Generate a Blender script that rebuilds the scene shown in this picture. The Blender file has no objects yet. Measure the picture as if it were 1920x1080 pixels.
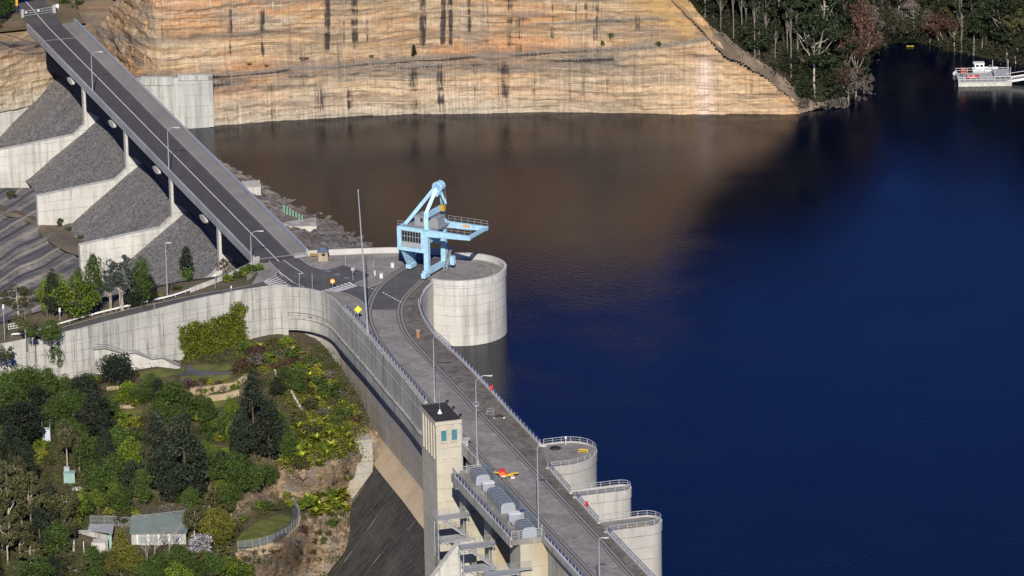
import bpy, math, random
import numpy as np
from mathutils import Vector, Matrix, noise
R = math.radians
random.seed(7); rng = np.random.default_rng(7)
C = bpy.data.collections.new('dam_scene'); bpy.context.scene.collection.children.link(C)
scene = bpy.context.scene
# ---------------------------------------------------------------- camera
F = 10000.0; HC = 340.0; PITCH = R(18); ROLL = 0.018
cp, sp = math.cos(PITCH), math.sin(PITCH)
FW = Vector((0, cp, -sp)); U0 = Vector((0, sp, cp)); R0 = Vector((1, 0, 0))
UP = U0*math.cos(ROLL) + R0*math.sin(ROLL); RT = R0*math.cos(ROLL) - U0*math.sin(ROLL)
cam = bpy.data.cameras.new('camera'); co = bpy.data.objects.new('camera', cam); C.objects.link(co)
co.matrix_world = Matrix(((RT.x, UP.x, -FW.x, 0), (RT.y, UP.y, -FW.y, 0), (RT.z, UP.z, -FW.z, HC), (0, 0, 0, 1)))
cam.sensor_width = 36; cam.lens = 36*F/1920; cam.clip_start = 5; cam.clip_end = 20000
scene.camera = co
def P(u, v, z):
    d = FW + RT*((u-960)/F) + UP*((540-v)/F)
    t = (z-HC)/d.z
    return Vector((d.x*t, d.y*t, z))
def ray(u, v): return FW + RT*((u-960)/F) + UP*((540-v)/F)
def zat(b, v):
    """height z on the vertical through b that shows at image row v"""
    k = (540-v)/F
    w = -(b.x*UP.x + b.y*UP.y - k*(b.x*FW.x+b.y*FW.y))/(UP.z - k*FW.z)
    return w+HC
def pix(p):
    q = Vector((p[0], p[1], p[2]-HC)); f = q.dot(FW)
    return 960+F*q.dot(RT)/f, 540-F*q.dot(UP)/f
def Pm(u, v, z, h): # ground point at z for pixel that shows height h above it
    p = P(u, v, z+h); return Vector((p.x, p.y, z))
# ---------------------------------------------------------------- objects
def tag(o, label=None, cat=None, group=None, kind=None):
    if label: o['label'] = label
    if cat: o['category'] = cat
    if group: o['group'] = group
    if kind: o['kind'] = kind
    return o
def thing(name, loc, label, cat, group=None, rz=0):
    o = bpy.data.objects.new(name, None); C.objects.link(o); o.location = loc; o.rotation_euler = (0, 0, rz)
    return tag(o, label, cat, group)
def dup(root, loc, rz=None, label=None, group=None, scale=None, parent=None):
    r = root.copy(); C.objects.link(r)
    if parent is None:
        r.location = loc
        if rz is not None: r.rotation_euler = (0, 0, rz)
        if scale: r.scale = scale
        if label: r['label'] = label
        if group: r['group'] = group
    else: r.parent = parent
    for ch in list(root.children): dup(ch, None, parent=r)
    return r
class MB:
    def __init__(s): s.v = []; s.f = []
    def add(s, vs, fs):
        b = len(s.v); s.v += [tuple(x) for x in vs]; s.f += [tuple(i+b for i in f) for f in fs]; return s
    def box(s, c, size, ax=None):
        """box centred at c, size (a,b,c) along axes ax = (e1,e2) horizontal"""
        e1 = Vector(ax[0]) if ax else Vector((1, 0, 0)); e2 = Vector(ax[1]) if ax else Vector((0, 1, 0))
        e3 = e1.cross(e2); 
        if e3.z < 0 and abs(e3.z) > .5: e3 = -e3
        c = Vector(c); a, b, d = (x/2 for x in size)
        vs = [c+e1*(a*i)+e2*(b*j)+e3*(d*k) for k in (-1, 1) for j in (-1, 1) for i in (-1, 1)]
        return s.add(vs, [(0, 2, 3, 1), (4, 5, 7, 6), (0, 1, 5, 4), (2, 6, 7, 3), (0, 4, 6, 2), (1, 3, 7, 5)])
    def prism(s, poly, z0, z1):
        n = len(poly); 
        g0 = z0 if callable(z0) else (lambda p: z0); g1 = z1 if callable(z1) else (lambda p: z1)
        vs = [(p[0], p[1], g0(p)) for p in poly]+[(p[0], p[1], g1(p)) for p in poly]
        return s.add(vs, [tuple(range(n))[::-1], tuple(range(n, 2*n))]+[(i, (i+1) % n, n+(i+1) % n, n+i) for i in range(n)])
    def slab(s, pts3, d):
        """extrude planar 3d polygon by vector d"""
        n = len(pts3); d = Vector(d)
        vs = [Vector(p) for p in pts3]+[Vector(p)+d for p in pts3]
        return s.add(vs, [tuple(range(n))[::-1], tuple(range(n, 2*n))]+[(i, (i+1) % n, n+(i+1) % n, n+i) for i in range(n)])
    def tube(s, pts, r, n=6, close=False):
        pts = [Vector(p) for p in pts]; rs = r if isinstance(r, (list, tuple)) else [r]*len(pts)
        vs = []
        for i, p in enumerate(pts):
            a = pts[max(i-1, 0)]; b = pts[min(i+1, len(pts)-1)]
            t = (b-a).normalized(); x = t.cross(Vector((0, 0, 1)))
            if x.length < .05: x = t.cross(Vector((0, 1, 0)))
            x.normalize(); y = t.cross(x)
            for k in range(n):
                an = 2*math.pi*k/n; vs.append(p+x*(rs[i]*math.cos(an))+y*(rs[i]*math.sin(an)))
        fs = [(i*n+k, i*n+(k+1) % n, (i+1)*n+(k+1) % n, (i+1)*n+k) for i in range(len(pts)-1) for k in range(n)]
        fs += [tuple(range(n))[::-1], tuple(range((len(pts)-1)*n, len(pts)*n))]
        return s.add(vs, fs)
    def beam(s, a, b, w, h, up=(0, 0, 1)):
        a = Vector(a); b = Vector(b); t = (b-a); L = t.length; t.normalize(); u = Vector(up)
        x = t.cross(u)
        if x.length < .05: x = t.cross(Vector((1, 0, 0)))
        x.normalize(); y = x.cross(t)
        vs = [p+x*(w/2*i)+y*(h/2*j) for p in (a, b) for (i, j) in ((-1, -1), (1, -1), (1, 1), (-1, 1))]
        return s.add(vs, [(0, 1, 2, 3), (7, 6, 5, 4), (0, 4, 5, 1), (1, 5, 6, 2), (2, 6, 7, 3), (3, 7, 4, 0)])
    def loft(s, rows, closed=False):
        n = len(rows[0]); vs = [p for r in rows for p in r]; m = len(rows)
        fs = [(i*n+j, i*n+j+1, (i+1)*n+j+1, (i+1)*n+j) for i in range(m-1) for j in range(n-1)]
        if closed: fs += [(i*n+n-1, i*n, (i+1)*n, (i+1)*n+n-1) for i in range(m-1)]
        return s.add(vs, fs)
    def build(s, name, mat, parent=None, smooth=False, local=False):
        off = Vector((0, 0, 0))
        if parent is not None and not local: off = parent.matrix_basis.translation if parent.parent is None else parent.parent.matrix_basis.translation
        vs = s.v if local else [(x-off.x, y-off.y, z-off.z) for x, y, z in s.v]
        me = bpy.data.meshes.new(name); me.from_pydata(vs, [], s.f); me.update()
        import bmesh
        bm = bmesh.new(); bm.from_mesh(me); bmesh.ops.recalc_face_normals(bm, faces=bm.faces); bm.to_mesh(me); bm.free()
        if smooth: me.shade_smooth()
        o = bpy.data.objects.new(name, me); C.objects.link(o); me.materials.append(mat)
        if parent is not None: o.parent = parent
        return o
def obj_np(name, verts, faces, mat, parent=None, smooth=False, uv=None, attr=None):
    me = bpy.data.meshes.new(name); n = len(verts); m = len(faces)
    me.vertices.add(n); me.vertices.foreach_set('co', np.asarray(verts, dtype=np.float32).ravel())
    fa = np.asarray(faces, dtype=np.int32); k = fa.shape[1]
    me.loops.add(m*k); me.loops.foreach_set('vertex_index', fa.ravel())
    me.polygons.add(m); me.polygons.foreach_set('loop_start', np.arange(0, m*k, k, dtype=np.int32))
    me.polygons.foreach_set('loop_total', np.full(m, k, dtype=np.int32))
    if uv is not None:
        l = me.uv_layers.new(name='UVMap'); l.data.foreach_set('uv', np.asarray(uv, dtype=np.float32)[fa.ravel()].ravel())
    if attr:
        for an, av in attr.items():
            a = me.attributes.new(an, 'FLOAT', 'POINT'); a.data.foreach_set('value', np.asarray(av, dtype=np.float32))
    me.update(calc_edges=True); me.validate()
    if smooth: me.shade_smooth()
    o = bpy.data.objects.new(name, me); C.objects.link(o); me.materials.append(mat)
    if parent is not None: o.parent = parent
    return o
def cr(pts, n=6):
    """catmull-rom through points (any dimension)"""
    P_ = [np.array(p, dtype=float) for p in pts]; out = []
    for i in range(len(P_)-1):
        a = P_[max(i-1, 0)]; b = P_[i]; c = P_[i+1]; d = P_[min(i+2, len(P_)-1)]
        for k in range(n):
            t = k/n
            out.append(.5*((2*b)+(-a+c)*t+(2*a-5*b+4*c-d)*t*t+(-a+3*b-3*c+d)*t**3))
    out.append(P_[-1]); return out
def resamp(pts, step):
    p = np.array([list(x) for x in pts]); d = np.r_[0, np.cumsum(np.linalg.norm(np.diff(p[:, :2], axis=0), axis=1))]
    n = max(2, int(round(d[-1]/step))+1); t = np.linspace(0, d[-1], n)
    return [Vector([np.interp(tt, d, p[:, k]) for k in range(p.shape[1])]) for tt in t]
def hnorm(pts, i):
    a = pts[max(i-1, 0)]; b = pts[min(i+1, len(pts)-1)]
    d = Vector((b[0]-a[0], b[1]-a[1], 0)).normalized(); return Vector((d.y, -d.x, 0))
def offset(pts, w):
    return [Vector(pts[i])+hnorm(pts, i)*w for i in range(len(pts))]
def inpoly(x, y, poly):
    c = False; n = len(poly); j = n-1
    for i in range(n):
        xi, yi = poly[i][0], poly[i][1]; xj, yj = poly[j][0], poly[j][1]
        if (yi > y) != (yj > y) and x < (xj-xi)*(y-yi)/(yj-yi)+xi: c = not c
        j = i
    return c
def fbm(x, y, z=0, o=4): return noise.fractal(Vector((x, y, z)), 1.0, 2.0, o)
# ---------------------------------------------------------------- materials
class NT:
    def __init__(s, name):
        s.m = bpy.data.materials.new(name); s.m.use_nodes = True; s.t = s.m.node_tree; s.t.nodes.clear()
        s.out = s.n('ShaderNodeOutputMaterial'); s.b = s.n('ShaderNodeBsdfPrincipled'); s.l(s.b.outputs[0], s.out.inputs[0])
    def n(s, t, **k):
        x = s.t.nodes.new(t)
        for a, b in k.items(): setattr(x, a, b)
        return x
    def l(s, a, b): s.t.links.new(a, b)
    def setin(s, sock, v):
        if hasattr(v, 'links') or hasattr(v, 'is_linked'): s.l(v, sock)
        elif isinstance(v, (tuple, list)): sock.default_value = (*v, 1) if len(v) == 3 and sock.type == 'RGBA' else v
        else: sock.default_value = v
    def obj(s): return s.n('ShaderNodeTexCoord').outputs['Object']
    def uv(s): return s.n('ShaderNodeTexCoord').outputs['UV']
    def pos(s): return s.n('ShaderNodeNewGeometry').outputs['Position']
    def map(s, v, sc, rot=(0, 0, 0), loc=(0, 0, 0)):
        m = s.n('ShaderNodeMapping'); s.l(v, m.inputs[0]); m.inputs['Scale'].default_value = sc; m.inputs['Rotation'].default_value = rot; m.inputs['Location'].default_value = loc
        return m.outputs[0]
    def noise(s, v, sc, det=4, ro=.6, dist=0):
        n = s.n('ShaderNodeTexNoise'); s.l(v, n.inputs['Vector']); n.inputs['Scale'].default_value = sc; n.inputs['Detail'].default_value = det
        n.inputs['Roughness'].default_value = ro; n.inputs['Distortion'].default_value = dist; return n.outputs[0]
    def vor(s, v, sc, feat='F1', out='Distance'):
        n = s.n('ShaderNodeTexVoronoi', feature=feat); s.l(v, n.inputs['Vector']); n.inputs['Scale'].default_value = sc; return n.outputs[out]
    def rng(s, x, a, b, c=0., d=1.):
        n = s.n('ShaderNodeMapRange'); s.setin(n.inputs[0], x)
        for i, q in enumerate((a, b, c, d)): s.setin(n.inputs[i+1], q)
        return n.outputs[0]
    def math(s, op, a, b=None):
        n = s.n('ShaderNodeMath', operation=op); s.setin(n.inputs[0], a)
        if b is not None: s.setin(n.inputs[1], b)
        return n.outputs[0]
    def mix(s, f, a, b, mode='MIX'):
        n = s.n('ShaderNodeMix', data_type='RGBA', blend_type=mode); s.setin(n.inputs[0], f)
        s.setin(n.inputs[6], a); s.setin(n.inputs[7], b); return n.outputs[2]
    def sep(s, v):
        n = s.n('ShaderNodeSeparateXYZ'); s.l(v, n.inputs[0]); return n.outputs
    def attr(s, nm): return s.n('ShaderNodeAttribute', attribute_name=nm).outputs['Fac']
    def bump(s, h, st=.5, d=.1):
        n = s.n('ShaderNodeBump'); s.setin(n.inputs['Strength'], st); s.setin(n.inputs['Distance'], d); s.l(h, n.inputs['Height']); s.l(n.outputs[0], s.b.inputs['Normal'])
    def col(s, c, rough=.8, spec=.3):
        s.setin(s.b.inputs['Base Color'], c); s.setin(s.b.inputs['Roughness'], rough); s.b.inputs['Specular IOR Level'].default_value = spec; return s.m
def plain(name, c, rough=.5, metal=0, spec=.4, var=.12, sc=2.):
    t = NT(name); n = t.noise(t.obj(), sc, 5, .65)
    k = t.rng(n, .3, .7, 1-var, 1+var)
    cc = t.n('ShaderNodeVectorMath', operation='SCALE'); cc.inputs[0].default_value = c; t.l(k, cc.inputs['Scale'])
    t.col(cc.outputs[0], rough, spec); t.b.inputs['Metallic'].default_value = metal; return t.m
def concrete(name, c=(.36, .35, .32), dark=(.1, .1, .095), streak=.5, lift=1.8, bay=0, warm=None, patch=None, lo=.5, hi=.72):
    t = NT(name); v = t.pos()
    big = t.noise(v, .12, 5, .65); fine = t.noise(v, 2.2, 6, .7)
    st = t.noise(t.map(v, (1.1, 1.1, .05)), .9, 5, .7)
    st2 = t.noise(t.map(v, (3, 3, .1)), 1.1, 4, .7)
    base = t.mix(t.rng(big, .35, .68), tuple(x*.86 for x in c), tuple(min(1, x*1.14) for x in c))
    if warm: base = t.mix(t.rng(t.noise(v, .09, 3, .5), .45, .6), base, warm)
    f = t.math('MULTIPLY', t.rng(st, lo, hi, 0, streak), t.rng(st2, .3, .65, .25, 1))
    base = t.mix(f, base, dark)
    w = t.math('MULTIPLY', t.rng(t.noise(t.map(v, (2.2, 2.2, .07)), 1.5, 4, .7), .6, .74, 0, .5), 1.0)
    base = t.mix(w, base, tuple(min(.9, x*1.5) for x in c))
    base = t.mix(t.rng(fine, .3, .72, .16, 0), base, dark)
    z = t.sep(v)[2]
    if lift:
        fr = t.math('FRACT', t.math('DIVIDE', t.math('ADD', z, t.rng(t.noise(v, .3), 0, 1, -.06, .06)), lift))
        ln = t.rng(t.math('ABSOLUTE', t.math('SUBTRACT', fr, .5)), .455, .485)
        ln = t.math('MULTIPLY', ln, t.rng(t.noise(v, .35, 3), .4, .6, .15, .6))
        base = t.mix(ln, base, dark)
    t.col(base, .88, .2)
    t.bump(fine, .3, .04)
    return t.m
# ================================================================ materials
ZD = 12.5
m_conc = concrete('wall_concrete', (.46, .45, .41), streak=.9, lift=2.2, lo=.47, hi=.66)
m_concL = concrete('pale_concrete', (.57, .555, .51), dark=(.15, .145, .13), streak=.75, lift=2.1, lo=.48, hi=.68)
m_concW = concrete('warm_concrete', (.50, .465, .37), dark=(.2, .18, .14), streak=.4, lift=2.4, warm=(.42, .34, .22), lo=.52, hi=.8)
m_lower = concrete('grey_wall_concrete', (.40, .39, .36), streak=.55, lift=3, warm=(.42, .36, .28), lo=.5, hi=.76)
m_tan = concrete('tan_fillet_concrete', (.50, .39, .27), dark=(.16, .13, .10), streak=.4, lift=0)
m_tower = concrete('cream_concrete', (.53, .49, .40), dark=(.24, .21, .17), streak=.5, lift=2.6, lo=.5, hi=.8)
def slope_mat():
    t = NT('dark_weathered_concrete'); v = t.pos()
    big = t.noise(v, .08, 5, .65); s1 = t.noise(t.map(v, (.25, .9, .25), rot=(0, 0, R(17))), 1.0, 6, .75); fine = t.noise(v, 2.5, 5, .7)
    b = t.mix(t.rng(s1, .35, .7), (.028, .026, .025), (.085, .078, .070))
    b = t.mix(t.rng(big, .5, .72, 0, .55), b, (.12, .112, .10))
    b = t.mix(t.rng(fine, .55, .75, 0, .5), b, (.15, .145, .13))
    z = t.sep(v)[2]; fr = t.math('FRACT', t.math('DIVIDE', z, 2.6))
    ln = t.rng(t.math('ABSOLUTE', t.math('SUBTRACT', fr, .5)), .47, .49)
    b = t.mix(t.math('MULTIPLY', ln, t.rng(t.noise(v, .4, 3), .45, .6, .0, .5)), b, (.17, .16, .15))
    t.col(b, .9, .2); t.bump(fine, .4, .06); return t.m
m_slope = slope_mat()
def deck_mat():
    t = NT('deck_concrete'); v = t.pos()
    big = t.noise(v, .16, 6, .7, .6); mid = t.noise(v, .9, 6, .7); fine = t.noise(v, 4, 4, .7)
    b = t.mix(t.rng(big, .36, .62), (.23, .215, .19), (.37, .35, .315))
    b = t.mix(t.rng(mid, .42, .7, 0, .65), b, (.15, .14, .125))
    b = t.mix(t.rng(t.vor(t.map(v, (1, 1, 1)), .35), .0, .14, .5, 0), b, (.30, .29, .27))
    r = t.sep(t.map(v, (1, 1, 1), rot=(0, 0, R(-16))))
    fr = t.math('FRACT', t.math('DIVIDE', r[1], 9.5)); ln = t.rng(t.math('ABSOLUTE', t.math('SUBTRACT', fr, .5)), .488, .493)
    b = t.mix(t.math('MULTIPLY', ln, .6), b, (.36, .35, .33))
    b = t.mix(t.rng(fine, .35, .7, .2, 0), b, (.05, .05, .045))
    t.col(b, .9, .2); t.bump(fine, .3, .02); return t.m
m_deck = deck_mat()
def asphalt(name, c, var=.2):
    t = NT(name); v = t.pos(); a = t.noise(v, .25, 5, .65); f = t.noise(v, 7, 3, .7)
    tr = t.noise(t.map(v, (1.2, .06, 1), rot=(0, 0, R(-13))), 1, 3, .6)
    b = t.mix(t.rng(a, .35, .68), tuple(x*(1-var) for x in c), tuple(x*(1+var) for x in c))
    b = t.mix(t.rng(tr, .5, .7, 0, .35), b, tuple(x*1.5 for x in c))
    b = t.mix(t.rng(f, .4, .8, 0, .3), b, tuple(x*2. for x in c))
    t.col(b, .85, .25); t.bump(f, .2, .02); return t.m
m_asph = asphalt('asphalt', (.095, .092, .090)); m_asphB = asphalt('bridge_asphalt', (.078, .073, .074), .12)
m_white = plain('white_paint', (.72, .71, .68), .6, var=.2); m_steel = plain('galvanised_steel', (.44, .46, .48), .45, .35, .5)
m_blue = plain('blue_rail_paint', (.035, .055, .16), .5); m_post = plain('pale_post_paint', (.32, .34, .35), .6)
m_dsteel = plain('dark_girder_steel', (.010, .012, .028), .8, spec=.05); m_rail = plain('worn_rail_steel', (.09, .08, .075), .5, .5)
m_lamp = plain('lamp_pole_grey', (.42, .45, .49), .4, .3); m_glassd = plain('dark_glass', (.02, .025, .03), .1, var=0)
m_black = plain('black_rubber', (.012, .012, .012), .7); m_kerb = plain('kerb_concrete', (.34, .325, .30), .85, var=.2)
m_para = concrete('parapet_concrete', (.52, .51, .48), dark=(.2, .2, .18), streak=.35, lift=0)
# ================================================================ helpers for long things
def railing(name, label, pts, h=1.1, sp=2.0, n_rails=3, mr=None, mp=None, group=None, r=.05, cat='railing', mesh=None):
    pts = [Vector(p) for p in pts]; t = thing(name, pts[0], label, cat, group)
    mr = mr or m_blue; mp = mp or m_post
    b = MB(); dense = resamp(pts, 1.2 if len(pts) > 2 else 400)
    for k in range(n_rails):
        z = h*(k+1)/n_rails; b.tube([p+Vector((0, 0, z)) for p in dense], r*(1.3 if k == n_rails-1 else .8), 5)
    b.build('rail', mr, t)
    if mesh:
        mm = MB(); mm.loft([[p+Vector((0, 0, .1)) for p in dense], [p+Vector((0, 0, h-.05)) for p in dense]]); mm.build('wire_mesh', mesh, t)
    first = None
    for p in resamp(pts, sp):
        if first is None:
            first = MB().box((0, 0, h/2), (.11, .11, h+.04)).build('post', mp, t, local=True); first.location = p-pts[0]
        else:
            q = first.copy(); C.objects.link(q); q.location = p-pts[0]; q.parent = t
    return t
def parapet(name, label, pts, h, w, mat, cat='parapet', group=None, z0=-.05, step=.8):
    pts = resamp(pts, step); pts = [Vector(p) for p in pts]; b = MB()
    a = offset(pts, w/2); c = offset(pts, -w/2)
    rows = [[p+Vector((0, 0, z0)) for p in a], [p+Vector((0, 0, h)) for p in a], [p+Vector((0, 0, h)) for p in c], [p+Vector((0, 0, z0)) for p in c], [p+Vector((0, 0, z0)) for p in a]]
    b.loft(rows); b.add([rows[k][0] for k in range(4)], [(0, 1, 2, 3)]); b.add([rows[k][-1] for k in range(4)], [(3, 2, 1, 0)])
    o = b.build(name, mat); tag(o, label, cat, group); return o
def ribbon(name, pts, w, z, mat, kind='structure', parent=None):
    pts = [Vector(p) for p in pts]; a = offset(pts, w/2); c = offset(pts, -w/2)
    b = MB().loft([[Vector((p.x, p.y, p.z+z)) for p in a], [Vector((p.x, p.y, p.z+z)) for p in c]])
    o = b.build(name, mat, parent)
    if kind and parent is None: tag(o, kind=kind)
    return o
def flat(name, uv, z, mat, parent=None, kind='structure'):
    """thin sheet on a level plane"""
    pts = [P(u, v, z) for u, v in uv]; b = MB(); n = len(pts)
    b.add(pts, [tuple(range(n))]); o = b.build(name, mat, parent)
    for p in o.data.polygons: 
        if p.normal.z < 0: o.data.flip_normals(); break
    if kind and parent is None: tag(o, kind=kind)
    return o
def wpix(pts, z): return [P(u, v, z) for u, v in pts]
# ================================================================ the dam
ax = (P(1227, 1087, ZD)-P(1031, 877, ZD)); ax.z = 0; AX = -ax.normalized()      # along the crest, away from the camera
DN = Vector((-AX.y, AX.x, 0));                                                   # downstream
if DN.x > 0: DN = -DN
# downstream edge of the crest
Dl = [(-60, 668, 8.6), (0, 655, 9.0), (60, 643, 9.4), (135, 629, 9.9), (205, 611, 10.5), (290, 590, 11.2), (360, 572, 11.8), (435, 556, 12.3), (480, 549, ZD), (517, 544, ZD), (555, 543, ZD), (590, 548, ZD), (620, 560, ZD), (642, 583, ZD), (667, 611, ZD), (692, 639, ZD), (730, 684, ZD), (762, 721, ZD), (790, 757, ZD)]
def Wz(l): return [P(u, v, z) for u, v, z in l]
Dw = [Vector(p) for p in cr(Wz(Dl), 5)]; Dw = resamp(Dw, .8)
E2 = P(790, 757, ZD)
Dstr = [P(862, 838, ZD), P(890, 869, ZD), P(1017, 1008, ZD), P(1100, 1099, ZD), P(1250, 1262, ZD)]
Uup = cr(wpix([(814.7, 531), (804, 541), (796, 552), (791, 562), (790, 573), (793, 585), (799, 599), (815, 624), (830, 639), (860, 667), (890, 697), (920, 729), (940, 751), (959, 773), (1016, 834)], ZD), 4); Uup = [Vector(p) for p in Uup]
Ulow = [P(1031, 877, ZD), P(1073, 926, ZD), P(1082, 933, ZD), P(1126, 982, ZD), P(1141, 998, ZD), P(1227, 1087, ZD), P(1400, 1272, ZD)]
DC = P(862, 500, 13.7); DC.z = 0; DR = 9.3
dam = thing('gravity_dam', P(900, 900, ZD), 'long concrete gravity dam with a curved end and flat crest deck beside the lake', 'dam')
# crest slab: plaza + crest
pl = []
pl += [p for p in Dw if pix(p)[0] > 462 and pix(p)[0] < 789.5]
pl += [E2]+Dstr+[P(1400, 1272, ZD)]+Ulow[:-1][::-1]+[P(1022, 840, ZD)]+Uup[::-1]
dc0 = math.atan2(Uup[0].y-DC.y, Uup[0].x-DC.x)
pl += [P(838, 520, ZD), P(830, 500, ZD), P(832, 482, ZD)]
up_par = wpix([(838, 478), (800, 476), (739, 474), (680, 475.5), (620, 478), (578, 480)], ZD)
pl += up_par
pl += wpix([(500, 492), (470, 493), (462, 512)], ZD)
MB().add([(p[0], p[1], ZD) for p in pl], [tuple(range(len(pl)))]).build('deck', m_deck, dam)
tri = dam.children[0]
import bmesh
bm = bmesh.new(); bm.from_mesh(tri.data); bmesh.ops.triangulate(bm, faces=bm.faces)
for f in bm.faces:
    if f.normal.z < 0: f.normal_flip()
bm.to_mesh(tri.data); bm.free()
# upper downstream wall
def zup(p): return p.z
def wallrows(pts, prof):
    rows = []
    for off, dz, absz in prof:
        o = offset(pts, off); rows.append([Vector((q.x, q.y, dz if absz else p.z+dz)) for q, p in zip(o, pts)])
    return rows
iS = min(range(len(Dw)), key=lambda i: abs(pix(Dw[i])[0]-540)); iR = min(range(len(Dw)), key=lambda i: abs(pix(Dw[i])[0]-640))
iT = min(range(len(Dw)), key=lambda i: abs(pix(Dw[i])[0]-460))
Wl = Dw[:iS+1]; Wr = Dw[iS:]; Wm = Dw[:iR+1]
Wfull = Dw[iS:]+[P(862, 838, ZD)]
MB().loft(wallrows(Wl, [(-.45, .0, 0), (-.45, 1.0, 0), (-.05, 1.0, 0), (0, .95, 0), (0, -1.7, 0), (.06, -1.75, 0), (.06, -1.95, 0), (0, -2.0, 0), (0, -7.2, 0), (.1, -7.25, 0), (.1, -14, 0)])).build('retaining_wall', m_conc, dam)
MB().loft(wallrows(Wfull, [(-.4, .0, 0), (-.4, .45, 0), (0, .45, 0), (0, -1.7, 0), (.07, -1.75, 0), (.07, -1.95, 0), (0, -2.0, 0), (0, -5.6, 0)])).build('upper_wall', m_conc, dam)
led = wallrows(Wfull, [(0, -5.6, 0), (.55, -5.62, 0), (.6, -5.95, 0), (.35, -6.1, 0), (.3, -8.4, 0), (-1.8, -8.5, 0)])
lb = MB().loft(led); lb.add([r[0] for r in led], [(0, 1, 2, 3, 4, 5)]); lb.build('walkway_ledge', m_conc, dam)
Zt = -7.6
prof = [(-1.8, 4.2, 1), (-1.8, 0, 1), (-1.78, Zt, 1), (-1.2, Zt-1.2, 1), (-.1, Zt-2.3, 1), (1.1, Zt-3.4, 1)]
low = wallrows(Wfull, prof); MB().loft(low[:3]).build('lower_wall', m_lower, dam)
MB().loft(low[2:]).build('tan_fillet', m_tan, dam, smooth=True)
SL = .80
slp = wallrows(Wfull, [(1.1+SL*k, Zt-3.4-k, 1) for k in (0, 5, 10, 16, 24, 34)]); MB().loft(slp).build('sloping_face', m_slope, dam)
# pale joints running down the sloping face
m_lime = plain('lime_streak', (.24, .235, .22), .9, var=.4)
fi = [i for i in range(len(Wfull)) if pix(Wfull[i])[0] > 640]
for frac, z_a, z_b in ((.18, -12, -26), (.36, -11, -16), (.47, -14, -30), (.70, -14, -34), (.97, -11.3, -13.0), (.9, -17, -34)):
    i = fi[0]+int(frac*(len(Wfull)-1-fi[0])); n = hnorm(Wfull, i); b0 = Wfull[i]; tv = Vector((-n.y, n.x, 0))
    nseg = 10; jn = MB()
    for s in range(nseg):
        za = z_a+(z_b-z_a)*s/nseg; zb = z_a+(z_b-z_a)*(s+1)/nseg; w = .05+.12*(s % 3 == 1)
        q = lambda z, o: Vector((b0.x, b0.y, 0))+n*(1.1+SL*(Zt-3.4-z)+.05)+tv*o+Vector((0, 0, z+.04))
        jn.add([q(za, -w), q(za, w), q(zb, w), q(zb, -w)], [(0, 1, 2, 3)])
    jn.build('lime_stain', m_lime, dam)
# expansion joints on the lower wall and upper wall
m_jd = plain('joint_dark', (.10, .10, .095), .9)
for i in range(4, len(Wfull)-1, 11):
    n = hnorm(Wfull, i); b0 = Wfull[i]; tv = Vector((-n.y, n.x, 0))
    MB().box(Vector((b0.x, b0.y, 0))+n*(-1.78)+Vector((0, 0, (4+Zt)/2)), (.10, .08, 4-Zt), (tv, n)).build('expansion_joint', m_jd, dam)
for i in range(3, len(Dw)-1, 12):
    n = hnorm(Dw, i); b0 = Dw[i]; tv = Vector((-n.y, n.x, 0)); hh = 5.4
    MB().box(Vector((b0.x, b0.y, b0.z-hh/2-.1))+n*.01, (.08, .06, hh), (tv, n)).build('expansion_joint', m_jd, dam)
# small arched opening in the wall
i = min(range(len(Dw)), key=lambda i: abs(pix(Dw[i])[0]-579)); n = hnorm(Dw, i); tv = Vector((-n.y, n.x, 0)); b0 = Dw[i]; zc = zat(b0, 603)
pts = [b0+n*.03+tv*(.42*math.cos(a))+Vector((0, 0, zc-b0.z+.55+.42*math.sin(a))) for a in np.linspace(0, math.pi, 9)]+[b0+n*.03+tv*-.42+Vector((0, 0, zc-b0.z-.95)), b0+n*.03+tv*.42+Vector((0, 0, zc-b0.z-.95))]
MB().slab(pts, n*.05).build('arched_opening', plain('opening_dark', (.05, .045, .04), .9), dam)
# upstream faces
def drop(pts, z0, z1, name, mat, par, closed=False):
    return MB().loft([[Vector((p[0], p[1], z0)) for p in pts], [Vector((p[0], p[1], z1)) for p in pts]], closed).build(name, mat, par)
drop(Uup, ZD, -6, 'upstream_face', m_concL, dam)
drop(Ulow, ZD, -6, 'upstream_face', m_conc, dam)
drop([P(1016, 834, ZD), P(1031, 877, ZD)], ZD, -6, 'upstream_face', m_conc, dam)
kb = [Vector((p.x, p.y, ZD)) for p in Uup]
parapet('crest_kerb', 'low concrete kerb under the blue railing along the lake edge of the crest', offset(kb, .35), .35, .5, m_para, 'kerb')
# tall parapet pieces further left wall top
# ---- right part: end walls below the crest (downstream side), piers
W2 = [P(862, 838, ZD), P(890, 869, ZD), P(1017, 1008, ZD), P(1100, 1099, ZD), P(1250, 1262, ZD)]
drop([q-DN*1.0 for q in W2], ZD-.6, -30, 'spillway_back_wall', m_conc, dam)
MB().loft([[Vector((q.x, q.y, ZD)) for q in W2], [Vector((q.x, q.y, ZD-.9)) for q in W2], [Vector((q.x, q.y, ZD-.9))-DN*1.0 for q in W2]]).build('deck_edge_beam', m_conc, dam)
edge0 = P(890, 869, ZD)
def along(px_v):  # point on the deck edge line at row v
    t = (px_v-869)/(1008-869); return edge0+(P(1017, 1008, ZD)-edge0)*t
PLW = 5.6
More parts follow.
